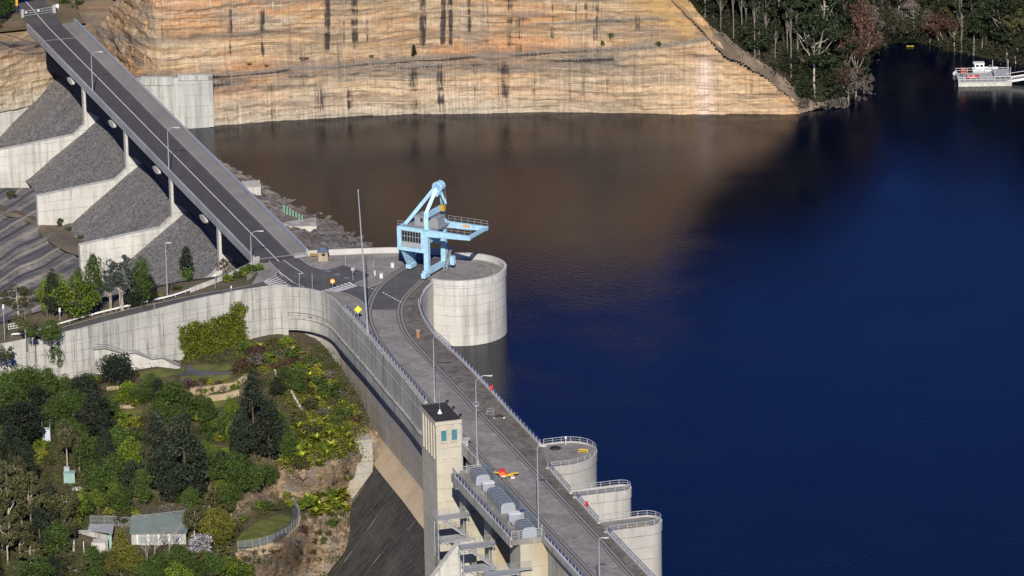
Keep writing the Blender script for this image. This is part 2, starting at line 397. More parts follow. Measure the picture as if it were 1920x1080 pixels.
# platform slab on the downstream side
pa = along(884); pe = along(1006)
plat = MB().prism([pa, pa+DN*PLW, pe+DN*PLW, pe], ZD-1.0, ZD+.02); plat.build('platform_slab', m_deck, dam)
plc = MB().prism([pa+DN*(PLW-.35)+AX*.1, pa+DN*(PLW+.12)+AX*.1, pe+DN*(PLW+.12), pe+DN*(PLW-.35)], ZD-1.3, ZD+.3); plc.build('platform_kerb', m_conc, dam)
def pier(p, th, name='pier', wd=PLW-.3, zb=-32, cap=True):
    """buttress: camera-facing side at p along DN, thickness th going away"""
    b = MB().prism([p+DN*-1, p+DN*wd, p+DN*wd+AX*th, p-DN*1+AX*th], zb, ZD-1.02)
    o = b.build(name, m_concW, dam)
    return o
p1 = P(876, 905, 9.5); p1.z = 0
def pier_at(u, v, th, z=8.0):
    q = P(u, v, z); 
    # corner (outer, camera side) -> base point on edge line
    q = q-DN*(PLW-.3); q.z = 0; return q
for (u, v, th) in ((873, 930, 4.0), (921, 985, 4.4)):
    pier(pier_at(u, v, th), th)
# end pier under the platform corner: widest
pq = P(976, 1030, ZD-1.8)-DN*PLW; pq.z = 0
MB().prism([pq-DN*.8, pq+DN*(PLW+.05), pq+DN*(PLW+.05)+AX*6.2, pq-DN*.8+AX*6.2], -32, ZD-1.02).build('end_pier', m_concW, dam)
# next pier, set back, beyond the platform's end
p4 = P(1062, 1110, 6)-DN*1.2; p4.z = 0
MB().prism([p4-DN*2, p4+DN*1.2, p4+DN*1.2+AX*5, p4-DN*2+AX*5], -32, ZD-1.0).build('pier', m_concW, dam)
hb = pq+DN*.0; 
MB().box(P(1016, 1041, 7.0), (1.5, .4, 2.4), (-DN, AX)).build('vent_box', m_post, dam)
MB().box(P(1016, 1041, 7.0)-AX*.21, (1.1, .04, 1.7), (-DN, AX)).build('vent_grille', m_black, dam)
rs = [(797, 521), (778, 538), (764, 552), (753, 568), (750, 584), (752, 602), (759, 620), (770, 637), (785, 654), (812, 683), (855, 727), (892, 767), (935, 811), (960, 838), (1012, 893), (1051, 935), (1090, 976), (1126, 1015), (1183, 1078), (1300, 1200)]
def darkdeck():
    t = NT('weathered_deck_concrete'); v = t.pos(); a = t.noise(v, .22, 6, .75, .8); m_ = t.noise(v, 1.1, 6, .75); f = t.noise(v, 5, 4, .7)
    b = t.mix(t.rng(a, .36, .6), (.125, .112, .095), (.255, .235, .205)); b = t.mix(t.rng(m_, .45, .65, 0, .75), b, (.085, .075, .062)); b = t.mix(t.rng(t.noise(t.map(v, (1, 1, 1), loc=(9, 4, 0)), .5, 5, .8), .6, .7, 0, .6), b, (.34, .32, .29)); b = t.mix(t.rng(f, .35, .65, .3, 0), b, (.05, .045, .04))
    t.col(b, .92, .15); t.bump(f, .3, .02); return t.m
rp = [Vector(p) for p in cr(wpix(rs, ZD+.003), 4)]; up_ = [Vector((p.x, p.y, ZD+.003)) for p in Uup+Ulow]
na = 90; ra_ = resamp(rp, .7); ub_ = resamp(up_, .7); rows_ = [[ra_[int(i*(len(ra_)-1)/(na-1))] for i in range(na)], [ub_[int(i*(len(ub_)-1)/(na-1))] for i in range(na)]]
MB().loft(rows_).build('weathered_strip', darkdeck(), dam)
# crane rails and the concrete strips they run in
tl = [(775, 492), (752, 506), (733, 519), (715, 533), (703, 549), (696, 563), (691, 580), (692, 597), (698, 617), (709, 639), (724, 660), (742, 683), (772, 716), (800, 748), (835, 785), (862, 814), (885, 838), (905, 861), (960, 920), (1040, 1005), (1110, 1080), (1240, 1220)]
tr = [(835, 495), (815, 508), (797, 521), (778, 538), (764, 552), (753, 568), (750, 584), (752, 602), (759, 620), (770, 637), (785, 654), (812, 683), (855, 727), (892, 767), (935, 811), (960, 838), (1012, 893), (1051, 935), (1090, 976), (1126, 1015), (1183, 1078), (1300, 1200)]
for k, l in enumerate((tl, tr)):
    c_ = [Vector(p) for p in cr(wpix(l, ZD), 5)]
    ribbon('rail_strip', c_, 1.25, .008, plain('rail_strip_concrete_%d' % k, (.235, .22, .195), .9, var=.25), parent=dam, kind=None)
    for s in (-.62, .02, .62):
        ribbon('crane_rail', offset(c_, s), .12 if s != .02 else .2, .014+.002*abs(s), m_rail, parent=dam, kind=None)
# ---------------------------------------------------------------- asphalt sheets on the plaza
asp = [(504, 490), (560, 484), (572, 492), (585, 500), (607, 506), (625, 503), (643, 497), (668, 505), (695, 516), (667, 532), (678, 537), (690, 539), (703, 536), (714, 529), (731, 515), (752, 500), (775, 488), (830, 482), (832, 496), (812, 507), (795, 519), (774, 537), (760, 552), (749, 568), (746, 581), (697, 581), (691, 580), (683, 571), (672, 562), (655, 553), (635, 548), (604, 547), (596, 545), (588, 543), (556, 540), (520, 541), (482, 546), (462, 549), (462, 537), (480, 532), (494, 527), (513, 519), (520, 511), (515, 502)]
flat('road', asp, ZD+.006, m_asph)
# road going down at left
rl_up = [(470, 536, ZD+.01), (457, 539, ZD+.01), (420, 545, 12.2), (375, 553, 11.8), (290, 571, 11.1), (215, 588, 10.5), (125, 613, 9.85), (60, 634, 9.4), (0, 652-6, 9.0), (-60, 660, 8.6)]
up_w = [Vector(p) for p in cr(Wz(rl_up), 4)]
dl_w = [p for p in Dw if pix(p)[0] < 485]
a_ = resamp(up_w, 1.0)[::-1]; n_ = len(a_); b_ = [Vector(x) for x in resamp(offset(dl_w, -.42), 1.0)]
ii = np.linspace(0, len(b_)-1, n_); b2 = [b_[int(round(i))] for i in ii]
tag(MB().loft([[p+Vector((0, 0, .03)) for p in a_], [p+Vector((0, 0, .03)) for p in b2]]).build('road', m_asph), kind='structure')
ribbon('road_line', offset(up_w, .6), .12, .05, m_white)
ribbon('road_kerb', up_w, .35, .16, m_kerb)
# markings
def mark(uv, z=ZD+.014): return flat('road_marking', uv, z, m_white)
def marks(name, quads, z=ZD+.014, mat=None):
    b = MB()
    for q in quads: b.add([P(u, v, z) for u, v in q], [(0, 1, 2, 3)])
    o = b.build(name, mat or m_white)
    for p in o.data.polygons:
        if p.normal.z < 0: p.flip()
    return tag(o, kind='structure')
def line(u0, v0, u1, v1, w=.14, z=ZD+.014):
    a = P(u0, v0, z); b = P(u1, v1, z); n = (b-a).normalized().cross(Vector((0, 0, 1)))*(w/2)
    return [pix(x) for x in (a+n, b+n, b-n, a-n)]
z8 = lambda x, y: (480+x/5.4, 440+y/5.4)
zeb = []
for i in range(7):
    t = i/6; a = z8(80+80*t, 480+50*t); b = z8(205+150*t, 410+108*t)
    zeb.append(line(*a, *b, w=.42))
for i in range(8):
    t = i/7; a = z8(660+275*t, 570-88*t); b = z8(830+185*t, 580-56*t)
    zeb.append(line(*a, *b, w=.5))
marks('crossing_stripes', zeb)
ls = [line(*z8(210, 350), *z8(260, 395), .22), line(*z8(260, 395), *z8(375, 482), .22)]
for i in range(4): ls.append(line(*z8(388+28*i, 486+12*i), *z8(404+28*i, 492+12*i), .2))
for i in range(7): ls.append(line(*z8(1280+29.5*i, 582+16*i), *z8(1298+29.5*i, 591+16*i), .28))
for i in range(3): ls.append(line(*z8(1130+38*i, 534+10*i), *z8(1150+38*i, 540+10*i), .25))
ls += [line(*z8(275, 255), *z8(390, 335), .16), line(*z8(390, 335), *z8(480, 392), .16)]
marks('road_lines', ls)
bl = []
for cx, cy in ((735, 368), (825, 402), (918, 437)):
    bl.append([z8(cx-36, cy+4), z8(cx-8, cy-10), z8(cx+36, cy-4), z8(cx+8, cy+10)])
marks('parking_marks', bl, mat=plain('faded_blue_paint', (.16, .22, .30), .8, var=.3))
for k, pl_ in enumerate(([(504, 490), (518, 505), (530, 520)], [(560, 484), (572, 492), (585, 500), (607, 506), (625, 503), (643, 497), (668, 505), (695, 516), (667, 532), (678, 537), (690, 539), (703, 536), (716, 528)], [(604, 547), (635, 548), (655, 553), (672, 562), (683, 571), (691, 580)], [(462, 537), (480, 532), (494, 527), (513, 519), (520, 511)])):
    ribbon('kerb', [Vector(p) for p in cr(wpix(pl_, ZD), 5)], .28, .07+.003*k, m_kerb)
marks('deck_stains', [line(*z8(1170, 770), *z8(1455, 745), .12)], mat=m_kerb)
# ---------------------------------------------------------------- drums
MB().add([P(u, v, ZD-.006) for u, v in ((800, 484), (845, 474), (870, 480), (870, 515), (835, 530), (818, 530), (805, 512))], [tuple(range(7))]).build('deck', m_deck, dam)
def nose(name, label, cen, r, L, ax_n, ztop, mat, grp, n=40, par_h=1.1, zin=None):
    """pier nose: straight sides L along ax_n (water side) with round end"""
    pass
db = thing('round_bastion', Vector((DC.x, DC.y, 0)), 'largest round pale concrete bastion rising from the lake beside the blue crane', 'bastion', 'round concrete bastions on the lake side of the dam')
ang0 = math.atan2(P(814.7, 531, ZD).y-DC.y, P(814.7, 531, ZD).x-DC.x)
ang1 = math.atan2(P(838, 478, ZD).y-DC.y, P(838, 478, ZD).x-DC.x)
print('bastion', ang0, ang1, (P(814.7, 531, ZD)-DC).length)
if ang1 < ang0: ang1 += 2*math.pi
angs = np.linspace(ang0, ang1, 64)
def ring(r, z): return [Vector((DC.x+r*math.cos(a), DC.y+r*math.sin(a), z)) for a in angs]
b = MB().loft([ring(DR, -8), ring(DR, 12.05), ring(DR+.12, 12.15), ring(DR+.12, 13.7)]); b.build('drum_wall', m_concL, db, smooth=False)
b = MB().loft([ring(DR+.12, 13.7), ring(DR-.45, 13.7), ring(DR-.45, ZD)]); b.build('parapet', m_para, db)
top = ring(DR-.4, ZD+.004); MB().add(top, [tuple(range(len(top)))]).build('top_slab', m_deck, db)
k_ = ring(DR-2.2, ZD+.02); MB().loft([k_, ring(DR-2.45, ZD+.02)]).build('rail_ring', m_kerb, db)
noses = []
def small_nose(u0, v0, u1, v1, ext, label, rear_straight=0):
    """between two points on the crest edge; ext = how far it sticks out"""
    a = P(u0, v0, ZD); c = P(u1, v1, ZD); m = (a+c)/2; r = (a-c).length/2
    e = -DN; ax2 = (a-c).normalized()
    L = max(0, ext-r*.98); t = thing('round_bastion', Vector((m.x, m.y, 0)), label, 'bastion', 'round concrete bastions on the lake side of the dam')
    def prof(rr, z, back=1.0):
        o = [a*0+m+ax2*rr-e*back, ]+[m+e*L+e*(rr*math.sin(q)*(ext-L)/r)+ax2*(rr*math.cos(q)) for q in np.linspace(0, math.pi, 28)]+[m-ax2*rr-e*back]
        return [Vector((p.x, p.y, z)) for p in o]
    MB().loft([prof(r, -8), prof(r, 11.0), prof(r+.12, 11.1), prof(r+.12, ZD+.25), prof(r-.28, ZD+.25), prof(r-.28, ZD)]).build('drum_wall', m_concL if False else m_nose, t)
    pp = prof(r-.2, ZD+.004, .5); MB().add(pp, [tuple(range(len(pp)))]).build('top_slab', m_deck, t)
    noses.append((prof(r-.08, ZD+.25, 0), t)); return t
m_nose = concrete('bastion_concrete', (.47, .455, .42), dark=(.14, .135, .12), streak=.7, lift=2.2, lo=.5, hi=.72)
small_nose(1019, 834, 1034, 878, 9.3, 'widest of the three small round bastions, with a yellow barrier on its deck')
small_nose(1075, 921, 1085, 933, 10.2, 'middle of the three small round bastions along the lower right crest')
small_nose(1128, 978, 1143, 998, 10.2, 'lowest small round bastion nearest the bottom edge, with a vertical downpipe')
# ================================================================ water
def water_mat():
    t = NT('lake_water'); v = t.pos()
    r1 = t.noise(t.map(v, (1.0, .55, 1), rot=(0, 0, R(28))), 1.6, 4, .65)
    r2 = t.noise(t.map(v, (1.0, .5, 1), rot=(0, 0, R(-20))), 3.2, 2, .5); r3 = t.noise(v, .05, 3, .5)
    h = t.math('ADD', t.math('MULTIPLY', r1, 1.0), t.math('MULTIPLY', r2, .3))
    patch = t.rng(r3, .35, .65, .45, 1.0)
    t.bump(h, patch, .07)
    t.setin(t.b.inputs['Base Color'], (.0004, .0022, .011)); t.setin(t.b.inputs['Specular Tint'], (.225, .235, .30, 1)); t.setin(t.b.inputs['Roughness'], .11); t.b.inputs['IOR'].default_value = 1.333
    t.b.inputs['Specular IOR Level'].default_value = .5
    return t.m
wv = [(-900, -60), (2500, -60), (2500, 3000), (-900, 3000)]
BA = P(55, 57, ZD); BB = P(470, 485, ZD)
BD = (BB-BA).normalized()                       # towards the camera
BN = Vector((BD.y, -BD.x, 0))                   # downstream (left)
if BN.x > 0: BN = -BN
wp = [(900, 2600), (900, 300)]+[(p.x, p.y) for p in Ulow[::-1]]+[(p.x, p.y) for p in Uup[::-1]]+[(DC.x, DC.y)]+[(P(u, v, ZD).x, P(u, v, ZD).y) for u, v in ((800, 479), (680, 479), (600, 482), (560, 482))]
for q in (BB-BN*4.5, BA-BN*4.5+BD*5, BA-BN*4.5-BD*20): wp.append((q.x, q.y))
wp += [(-500, 1700), (-500, 2600)]
o = MB().add([(x, y, 0) for x, y in wp], [tuple(range(len(wp)))]).build('water', water_mat()); tag(o, kind='structure')
bm = bmesh.new(); bm.from_mesh(o.data); bmesh.ops.triangulate(bm, faces=bm.faces)
for f in bm.faces:
    if f.normal.z < 0: f.normal_flip()
bm.to_mesh(o.data); bm.free()
# ================================================================ cliff
WL = [(-60, 218), (0, 203), (92, 183), (136, 172), (172, 182), (207, 207), (250, 232), (290, 241), (345, 240), (480, 230), (590, 223), (700, 218), (830, 214), (960, 212), (1080, 211.5), (1200, 212), (1300, 214), (1400, 216), (1470, 216), (1501, 215)]
WLw = [P(u, v, 0) for u, v in WL]; WLr = resamp([Vector(p) for p in cr(WLw, 5)], .33)
ledge = [(-60, 84), (0, 84), (110, 83), (170, 110), (215, 140), (260, 146), (345, 143), (400, 141), (480, 136), (560, 128), (640, 126), (700, 118), (780, 110), (860, 107), (960, 103), (1080, 96), (1170, 93), (1230, 88), (1290, 80), (1330, 72), (1350, 80), (1365, 108), (1400, 124), (1440, 146), (1475, 173), (1492, 190), (1501, 214)]
lu = [x for x, _ in ledge]; lv = [y for _, y in ledge]
def stain_fields(S, H, U, n):
    pass
cols = []
HT = np.r_[np.arange(-1, 40.1, .33)]
S = 0; us = []; n = len(WLr)
cx = np.zeros((len(HT), n)); cy = cx.copy(); cz = cx.copy(); CU = cx.copy(); CV = cx.copy()
prev = None; sacc = 0
for i, p in enumerate(WLr):
    u, v = pix(p); h1 = zat(p, np.interp(u, lu, lv))
    nv = hnorm(WLr, i); back = -nv if nv.y < 0 else nv     # away from the lake
    if prev is not None: sacc += (Vector(p)-Vector(prev)).length
    prev = p
    topH = float(np.interp(u, [30, 62, 138, 156, 190, 235], [13.6, 11.4, 11.4, 14, 26, 38])) if u < 1240 else np.interp(u, [1240, 1262, 1335, 1345], [34, 30, h1+.1, h1])
    for j, h in enumerate(HT):
        hh = min(h, topH)
        if hh <= h1: sb = .05*hh
        else: sb = .05*h1+min(3.2, (hh-h1)*3.5)+.08*(hh-h1)
        zz = hh
        if hh > h1: zz = hh
        if h > topH:
            if u > 1240: sb += .3+(h-topH)*.05; zz = topH-(h-topH)*.12
            else: sb += (h-topH)*1.2; zz = topH+(h-topH)*(.35 if u > 230 else 0.02)
        dsp = .9*fbm(sacc*.035, hh*.05, 1.3, 3)+.38*fbm(sacc*.16, hh*.5, 5, 4)+.22*abs(fbm(sacc*.5, hh*1.4, 9, 3))
        # bedding ledges
        bed = (hh+.25*fbm(sacc*.03, 3, 2, 2)*6+sacc*.012) % 2.3
        dsp += .3*(bed/2.3)
        dsp += .22*noise.cell(Vector((sacc*.16, hh*.4+sacc*.01, 3)))+.14*noise.cell(Vector((sacc*.6, hh*.9+sacc*.02, 11)))
        if hh > h1-.3: dsp += .35*fbm(sacc*.09, hh*.3, 20, 4)
        if h1 < hh < h1+.5: dsp += .5*noise.noise(Vector((sacc*.2, 0, 7)))
        sb += dsp
        q = Vector(p)+back*sb; cx[j, i] = q.x; cy[j, i] = q.y; cz[j, i] = zz+.08*fbm(sacc*.3, hh*.3, 2, 2)
        CU[j, i] = sacc; CV[j, i] = h
fx = []
idx = np.arange(len(HT)*n).reshape(len(HT), n)
faces = np.stack([idx[:-1, :-1].ravel(), idx[:-1, 1:].ravel(), idx[1:, 1:].ravel(), idx[1:, :-1].ravel()], 1)
verts = np.stack([cx.ravel(), cy.ravel(), cz.ravel()], 1)
# stains placed along the face
PU = np.zeros(len(verts)); PV = PU.copy()
for k in range(0, len(verts)):
    PU[k], PV[k] = pix(verts[k])
def band(x, c, w): return np.clip(1-np.abs(x-c)/w, 0, 1)
dk = np.zeros(len(verts)); nz = np.array([fbm(a*.05, b*.6, 4, 3) for a, b in zip(CU.ravel()*1.0, CV.ravel())])
nz2 = np.array([fbm(a*1.3, b*.05, 8, 2) for a, b in zip(CU.ravel(), CV.ravel())])
for (u, v0, v1, w, s) in ((492, 5, 120, 4, .8), (614, -40, 110, 5, 1), (645, 0, 110, 3, .55), (665, -40, 105, 6, .85), (688, 10, 100, 2, .5), (728, 25, 100, 3, .45), (793, -40, 105, 6, .8), (831, -40, 95, 5, .95), (845, -40, 100, 4, .95), (862, -40, 60, 2, .5), (880, -40, 75, 5, .8), (914, -20, 95, 4, .5), (955, -40, 100, 6, .7), (973, 20, 110, 8, .55), (1035, 0, 90, 4, .5), (1080, -40, 55, 3, .5), (1098, -40, 50, 3, .55), (1118, -40, 100, 9, .5), (1195, 15, 85, 6, .5), (510, 140, 240, 8, .5), (600, 135, 240, 12, .5), (654, 130, 230, 8, .55), (775, 120, 215, 9, .6), (825, 115, 215, 8, .75), (892, 115, 215, 5, .4), (945, 110, 215, 14, .55), (1000, 110, 215, 6, .4), (1140, 115, 215, 8, .4), (735, 0, 60, 2, .4), (432, 10, 120, 4, .7), (243, 55, 110, 5, .6), (184, 50, 100, 5, .5)):
    dk = np.maximum(dk, s*np.clip(1-np.abs(PU-u-2.5*nz2*.5)/(w*1.5), 0, 1)**.6*np.clip((PV-v0)/12, 0, 1)*np.clip((v1-PV)/20, 0, 1)*np.clip(.85+.9*nz, .5, 1)*(.85+.35*nz2))
# grey weathered bands near the ledge and at the waterline
lg = np.interp(PU, lu, lv)
gb = np.clip(1-np.abs(PV-lg-16-8*nz)/20, 0, 1)**.6*(.62+.9*nz)*np.clip((1230-PU)/100, .25, 1)*.9
gb = np.maximum(gb, np.clip(1-np.abs(PV-lg+1)/7, 0, 1)*.95*(PU < 1335))
gb = np.maximum(gb, np.clip(1-np.abs(PV-(lg-55)-10*nz)/8, 0, 1)*np.clip((PU-950)/60, 0, 1)*np.clip((1330-PU)/60, 0, 1)*.8)
gb = np.maximum(gb, np.clip(1-np.abs(PV-(lg-70)-6*nz)/14, 0, 1)*np.clip((560-PU)/60, 0, 1)*.55)
gb = np.clip(gb*1.5, 0, 1)
wb = np.interp(PU, [u for u, _ in WL], [v for _, v in WL]); wl_ = np.clip(1-(wb-PV)/38, 0, 1)*np.clip((1150-PU)/250, 0, 1)
pk = np.clip(1-np.abs(PU-1322)/22, 0, 1)*np.clip((PV-90)/40, 0, 1)
og = np.clip((PU-1150)/150, 0, 1)*np.clip((PV-lg)/12, 0, 1)
soil = np.clip(1-np.abs(PU-(1225+.95*(PV+5)))/32, 0, 1)*np.clip((lg-PV)/8, 0, 1)+np.clip((PU-1160)/60, 0, 1)*np.clip((30-PV)/20, 0, 1)
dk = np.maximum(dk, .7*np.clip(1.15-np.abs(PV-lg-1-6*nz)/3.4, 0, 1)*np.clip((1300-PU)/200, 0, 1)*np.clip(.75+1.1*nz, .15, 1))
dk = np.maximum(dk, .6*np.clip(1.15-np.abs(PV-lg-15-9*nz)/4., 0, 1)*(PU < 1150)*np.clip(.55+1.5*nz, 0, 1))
def cliff_mat():
    t = NT('sandstone_cliff'); uv = t.uv()
    wv_ = t.noise(t.map(uv, (.02, .08, 1)), 1, 3, .5)
    duv = t.n('ShaderNodeVectorMath', operation='ADD'); t.l(uv, duv.inputs[0])
    cmb = t.n('ShaderNodeCombineXYZ'); t.l(t.rng(wv_, 0, 1, -3.0, 3.0), cmb.inputs[1]); t.l(cmb.outputs[0], duv.inputs[1]); w = duv.outputs[0]
    strata = t.noise(t.map(w, (.12, 1.7, 1)), 1.0, 9, .8); fine = t.noise(t.map(w, (1.1, 3.4, 1)), 1.0, 8, .85)
    big = t.noise(t.map(uv, (.05, .12, 1)), 1.0, 4, .6)
    b = t.mix(t.rng(strata, .43, .57), (.28, .155, .065), (.62, .42, .22))
    b = t.mix(t.rng(big, .42, .60, 0, .75), b, (.46, .37, .26))
    b = t.mix(t.rng(t.noise(t.map(uv, (.03, .09, 1), loc=(7, 3, 0)), 1.0, 5, .65), .5, .62, 0, .7), b, (.56, .27, .12))
    b = t.mix(t.rng(t.noise(t.map(uv, (.05, .14, 1), loc=(2, 9, 0)), 1.0, 6, .7), .52, .64, 0, .75), b, (.235, .205, .165))
    b = t.mix(t.rng(fine, .52, .70, 0, .6), b, (.20, .12, .065))
    b = t.mix(t.rng(t.noise(t.map(uv, (.3, .9, 1)), 1.1, 6, .8), .58, .72, 0, .6), b, (.70, .56, .38))
    b = t.mix(t.math('MULTIPLY', t.attr('orange'), .6), b, t.mix(t.rng(fine, .3, .7), (.66, .37, .15), (.82, .53, .26)))
    b = t.mix(t.math('MULTIPLY', t.attr('lower'), .42), b, (.60, .50, .36))
    tn = t.noise(t.map(w, (.02, .42, 1)), 1.0, 3, .6); b = t.mix(t.rng(tn, .50, .60, 0, .6), b, (.20, .15, .11)); b = t.mix(t.rng(tn, .36, .44, .5, 0), b, (.60, .49, .33))
    # pale drips
    dr = t.noise(t.map(uv, (1.6, .06, 1)), 1.0, 4, .75)
    b = t.mix(t.math('MULTIPLY', t.rng(dr, .56, .68), t.rng(t.noise(t.map(uv, (.06, .2, 1)), 1., 3), .45, .62, 0, .75)), b, (.72, .66, .55))
    b = t.mix(t.math('MULTIPLY', t.attr('waterline'), .85), b, t.mix(t.rng(dr, .4, .62), (.27, .25, .20), (.62, .57, .46)))
    b = t.mix(t.math('MULTIPLY', t.attr('pink'), .8), b, (.76, .60, .52))
    ln = t.noise(t.map(w, (.045, 2.4, 1)), 1.0, 5, .75)
    b = t.mix(t.rng(ln, .57, .62, 0, .85), b, (.085, .065, .05)); b = t.mix(t.rng(ln, .36, .41, .6, 0), b, (.72, .60, .42))
    cr_ = t.vor(t.map(w, (.30, .55, 1)), 1.0, 'DISTANCE_TO_EDGE'); 
    b = t.mix(t.math('MULTIPLY', t.rng(cr_, .0, .03, 1, 0), .35), b, (.12, .075, .045))
    b = t.mix(t.math('MULTIPLY', t.attr('grey'), t.rng(fine, .35, .6, .75, 1.0)), b, t.mix(t.rng(fine, .4, .62), (.085, .08, .075), (.25, .23, .20)))
    sc_ = t.noise(t.map(uv, (4.5, .05, 1)), 1.0, 3, .7); b = t.mix(t.rng(sc_, .5, .62, 0, .38), b, (.17, .12, .08)); b = t.mix(t.rng(sc_, .36, .42, .15, 0), b, (.66, .55, .40))
    b = t.mix(t.rng(t.noise(t.map(w, (.5, 5.0, 1)), 1.0, 4, .8), .57, .65, 0, .85), b, (.075, .055, .045))
    # soft random dark runs
    rn = t.noise(t.map(uv, (.55, .03, 1)), 1.0, 5, .75)
    b = t.mix(t.math('MULTIPLY', t.rng(rn, .56, .68, 0, .8), t.rng(t.noise(t.map(uv, (.02, .1, 1)), 1., 2), .4, .6, .3, 1)), b, (.13, .11, .09))
    sh = t.math('ADD', t.attr('stain'), t.rng(t.noise(t.map(uv, (2.6, .16, 1)), 1.0, 5, .8), .3, .7, -.55, .35)); b = t.mix(t.math('MULTIPLY', t.math('MULTIPLY', t.rng(sh, .25, .62), t.rng(t.attr('stain'), 0, .2)), t.rng(fine, .25, .55, .7, 1)), b, (.040, .034, .032))
    b = t.mix(t.math('MULTIPLY', t.attr('soil'), .85), b, t.mix(t.rng(fine, .4, .6), (.36, .22, .085), (.46, .31, .14)))
    b = t.mix(t.rng(t.noise(t.map(uv, (.35, .45, 1)), 1.0, 6, .75), .52, .7, 0, .5), b, (.13, .10, .08))
    t.col(b, .92, .15); t.bump(t.math('ADD', fine, strata), .6, .16); return t.m
cl = obj_np('cliff', verts, faces, cliff_mat(), uv=np.stack([CU.ravel(), CV.ravel()], 1), attr=dict(lower=np.clip((PV-lg-20)/30, 0, 1), stain=np.clip(dk*1.45, 0, 1), grey=gb, waterline=wl_, pink=pk, orange=og, soil=np.clip(soil, 0, 1)))
tag(cl, kind='structure')
# orient check
pg = cl.data.polygons[len(cl.data.polygons)//3]
if pg.normal.y > 0: cl.data.flip_normals()
m_face = concrete('facing_concrete', (.50, .50, .47), dark=(.20, .20, .18), streak=.95, lift=2.6, lo=.42, hi=.62)
# pale concrete facing on the cliff by the water
i0 = min(range(n), key=lambda i: abs(pix(WLr[i])[0]-262)); i1 = min(range(n), key=lambda i: abs(pix(WLr[i])[0]-402))
fc = thing('concrete_facing', WLr[i1], 'pale framed concrete facing set into the cliff foot beside the water', 'retaining wall')
rows = []
seg = WLr[i0:i1+1:3]; so_ = offset(seg, .9 if hnorm(seg, 2).y < 0 else -.9)
def frow(d, vtop, zb=-1):
    oo = offset(seg, d if hnorm(seg, 2).y < 0 else -d)
    return [[Vector((q.x, q.y, zb)) for q in oo], [Vector((q.x, q.y, zat(q, vtop(pix(q)[0]) if callable(vtop) else vtop))) for q in oo], [Vector((q.x, q.y, zat(q, vtop(pix(q)[0]) if callable(vtop) else vtop)))+Vector((0, 2.4, 0)) for q in oo]]
b = MB().loft(frow(.9, lambda u: 150-(u-262)*.05)); b.build('panel', m_face, fc)
b = MB()
for (ua, ub, va, vb) in ((388, 403, 143, 238), (330, 403, 141, 151), (262, 330, 145, 160)):
    sg = [q for q in offset(seg, 1.15 if hnorm(seg, 2).y < 0 else -1.15) if ua <= pix((q.x, q.y, 5))[0] <= ub]
    if len(sg) < 2: continue
    b.loft([[Vector((q.x, q.y, max(-1, zat(q, vb)))) for q in sg], [Vector((q.x, q.y, zat(q, va))) for q in sg], [Vector((q.x, q.y+1.2, zat(q, va))) for q in sg]])
    for s_ in (0, -1):
        q = sg[s_]; b.add([Vector((q.x, q.y, max(-1, zat(q, vb)))), Vector((q.x, q.y, zat(q, va))), Vector((q.x, q.y+1.2, zat(q, va))), Vector((q.x, q.y+1.2, max(-1, zat(q, vb))))], [(0, 1, 2, 3)])
b.build('frame', m_face, fc)
# ================================================================ forested hill (right) and hill above the cliff
def tps(ctrl):
    A = np.array(ctrl, dtype=float); X = A[:, :2]/300.; n_ = len(A)
    def K(d): return np.where(d > 1e-9, d*d*np.log(d+1e-12), 0)
    D = np.linalg.norm(X[:, None]-X[None], axis=2); M_ = np.zeros((n_+3, n_+3)); M_[:n_, :n_] = K(D)+np.eye(n_)*.0004
    Pm_ = np.c_[np.ones(n_), X]; M_[:n_, n_:] = Pm_; M_[n_:, :n_] = Pm_.T
    w = np.linalg.solve(M_, np.r_[A[:, 2], 0, 0, 0])
    def f(u, v):
        q = np.array((u, v))/300.; d = np.linalg.norm(X-q, axis=1); return float(K(d)@w[:n_]+w[n_]+w[n_+1:]@q)
    return f
def idw(ctrl, p=2.6):
    A = np.array(ctrl, dtype=float)
    def f(u, v):
        d = np.hypot(A[:, 0]-u, (A[:, 1]-v)*1.3)+1e-3; w = d**-p; return float((w*A[:, 2]).sum()/w.sum())
    return f
shore = [(1499, 216), (1520, 211), (1545, 205), (1590, 196), (1612, 170), (1625, 135), (1640, 104), (1680, 83), (1725, 82), (1765, 94), (1800, 102), (1850, 112), (1890, 120), (1925, 127), (2000, 140), (2100, 165)]
hc = [(u, v, -.4) for u, v in shore]+[(1400, 60, 16), (1400, 0, 20.5), (1500, 0, 21), (1500, 100, 11), (1560, 120, 7), (1600, 60, 11), (1600, 0, 16), (1700, 0, 10), (1700, 60, 4), (1800, 0, 12), (1800, 60, 4.5), (1900, 0, 14), (1900, 60, 8), (1260, -150, 38), (1400, -200, 36), (1600, -200, 30), (1800, -200, 26), (2000, -200, 26), (2050, 0, 18), (2050, 80, 8), (2100, 100, 6)]
bpy.context.view_layer.update()
def chit(u, v):
    ok, loc, nr, ix = cl.ray_cast(Vector((0, 0, HC)), ray(u, v).normalized()); return loc if ok else None
for u, v in ((1225, -30), (1262, -3), (1280, 12), (1298, 30), (1315, 48), (1332, 68), (1346, 82), (1362, 100), (1385, 112), (1410, 124), (1430, 136), (1450, 150), (1470, 166), (1486, 184)):
    for du in range(0, 60, 3):
        q = chit(u-4-du, v+3)
        if q is not None: hc.append((u-4-du*.5, v, q.z+.25)); break
print('crest', [tuple(round(x, 1) for x in c) for c in hc[-14:]])
hz = tps(hc)
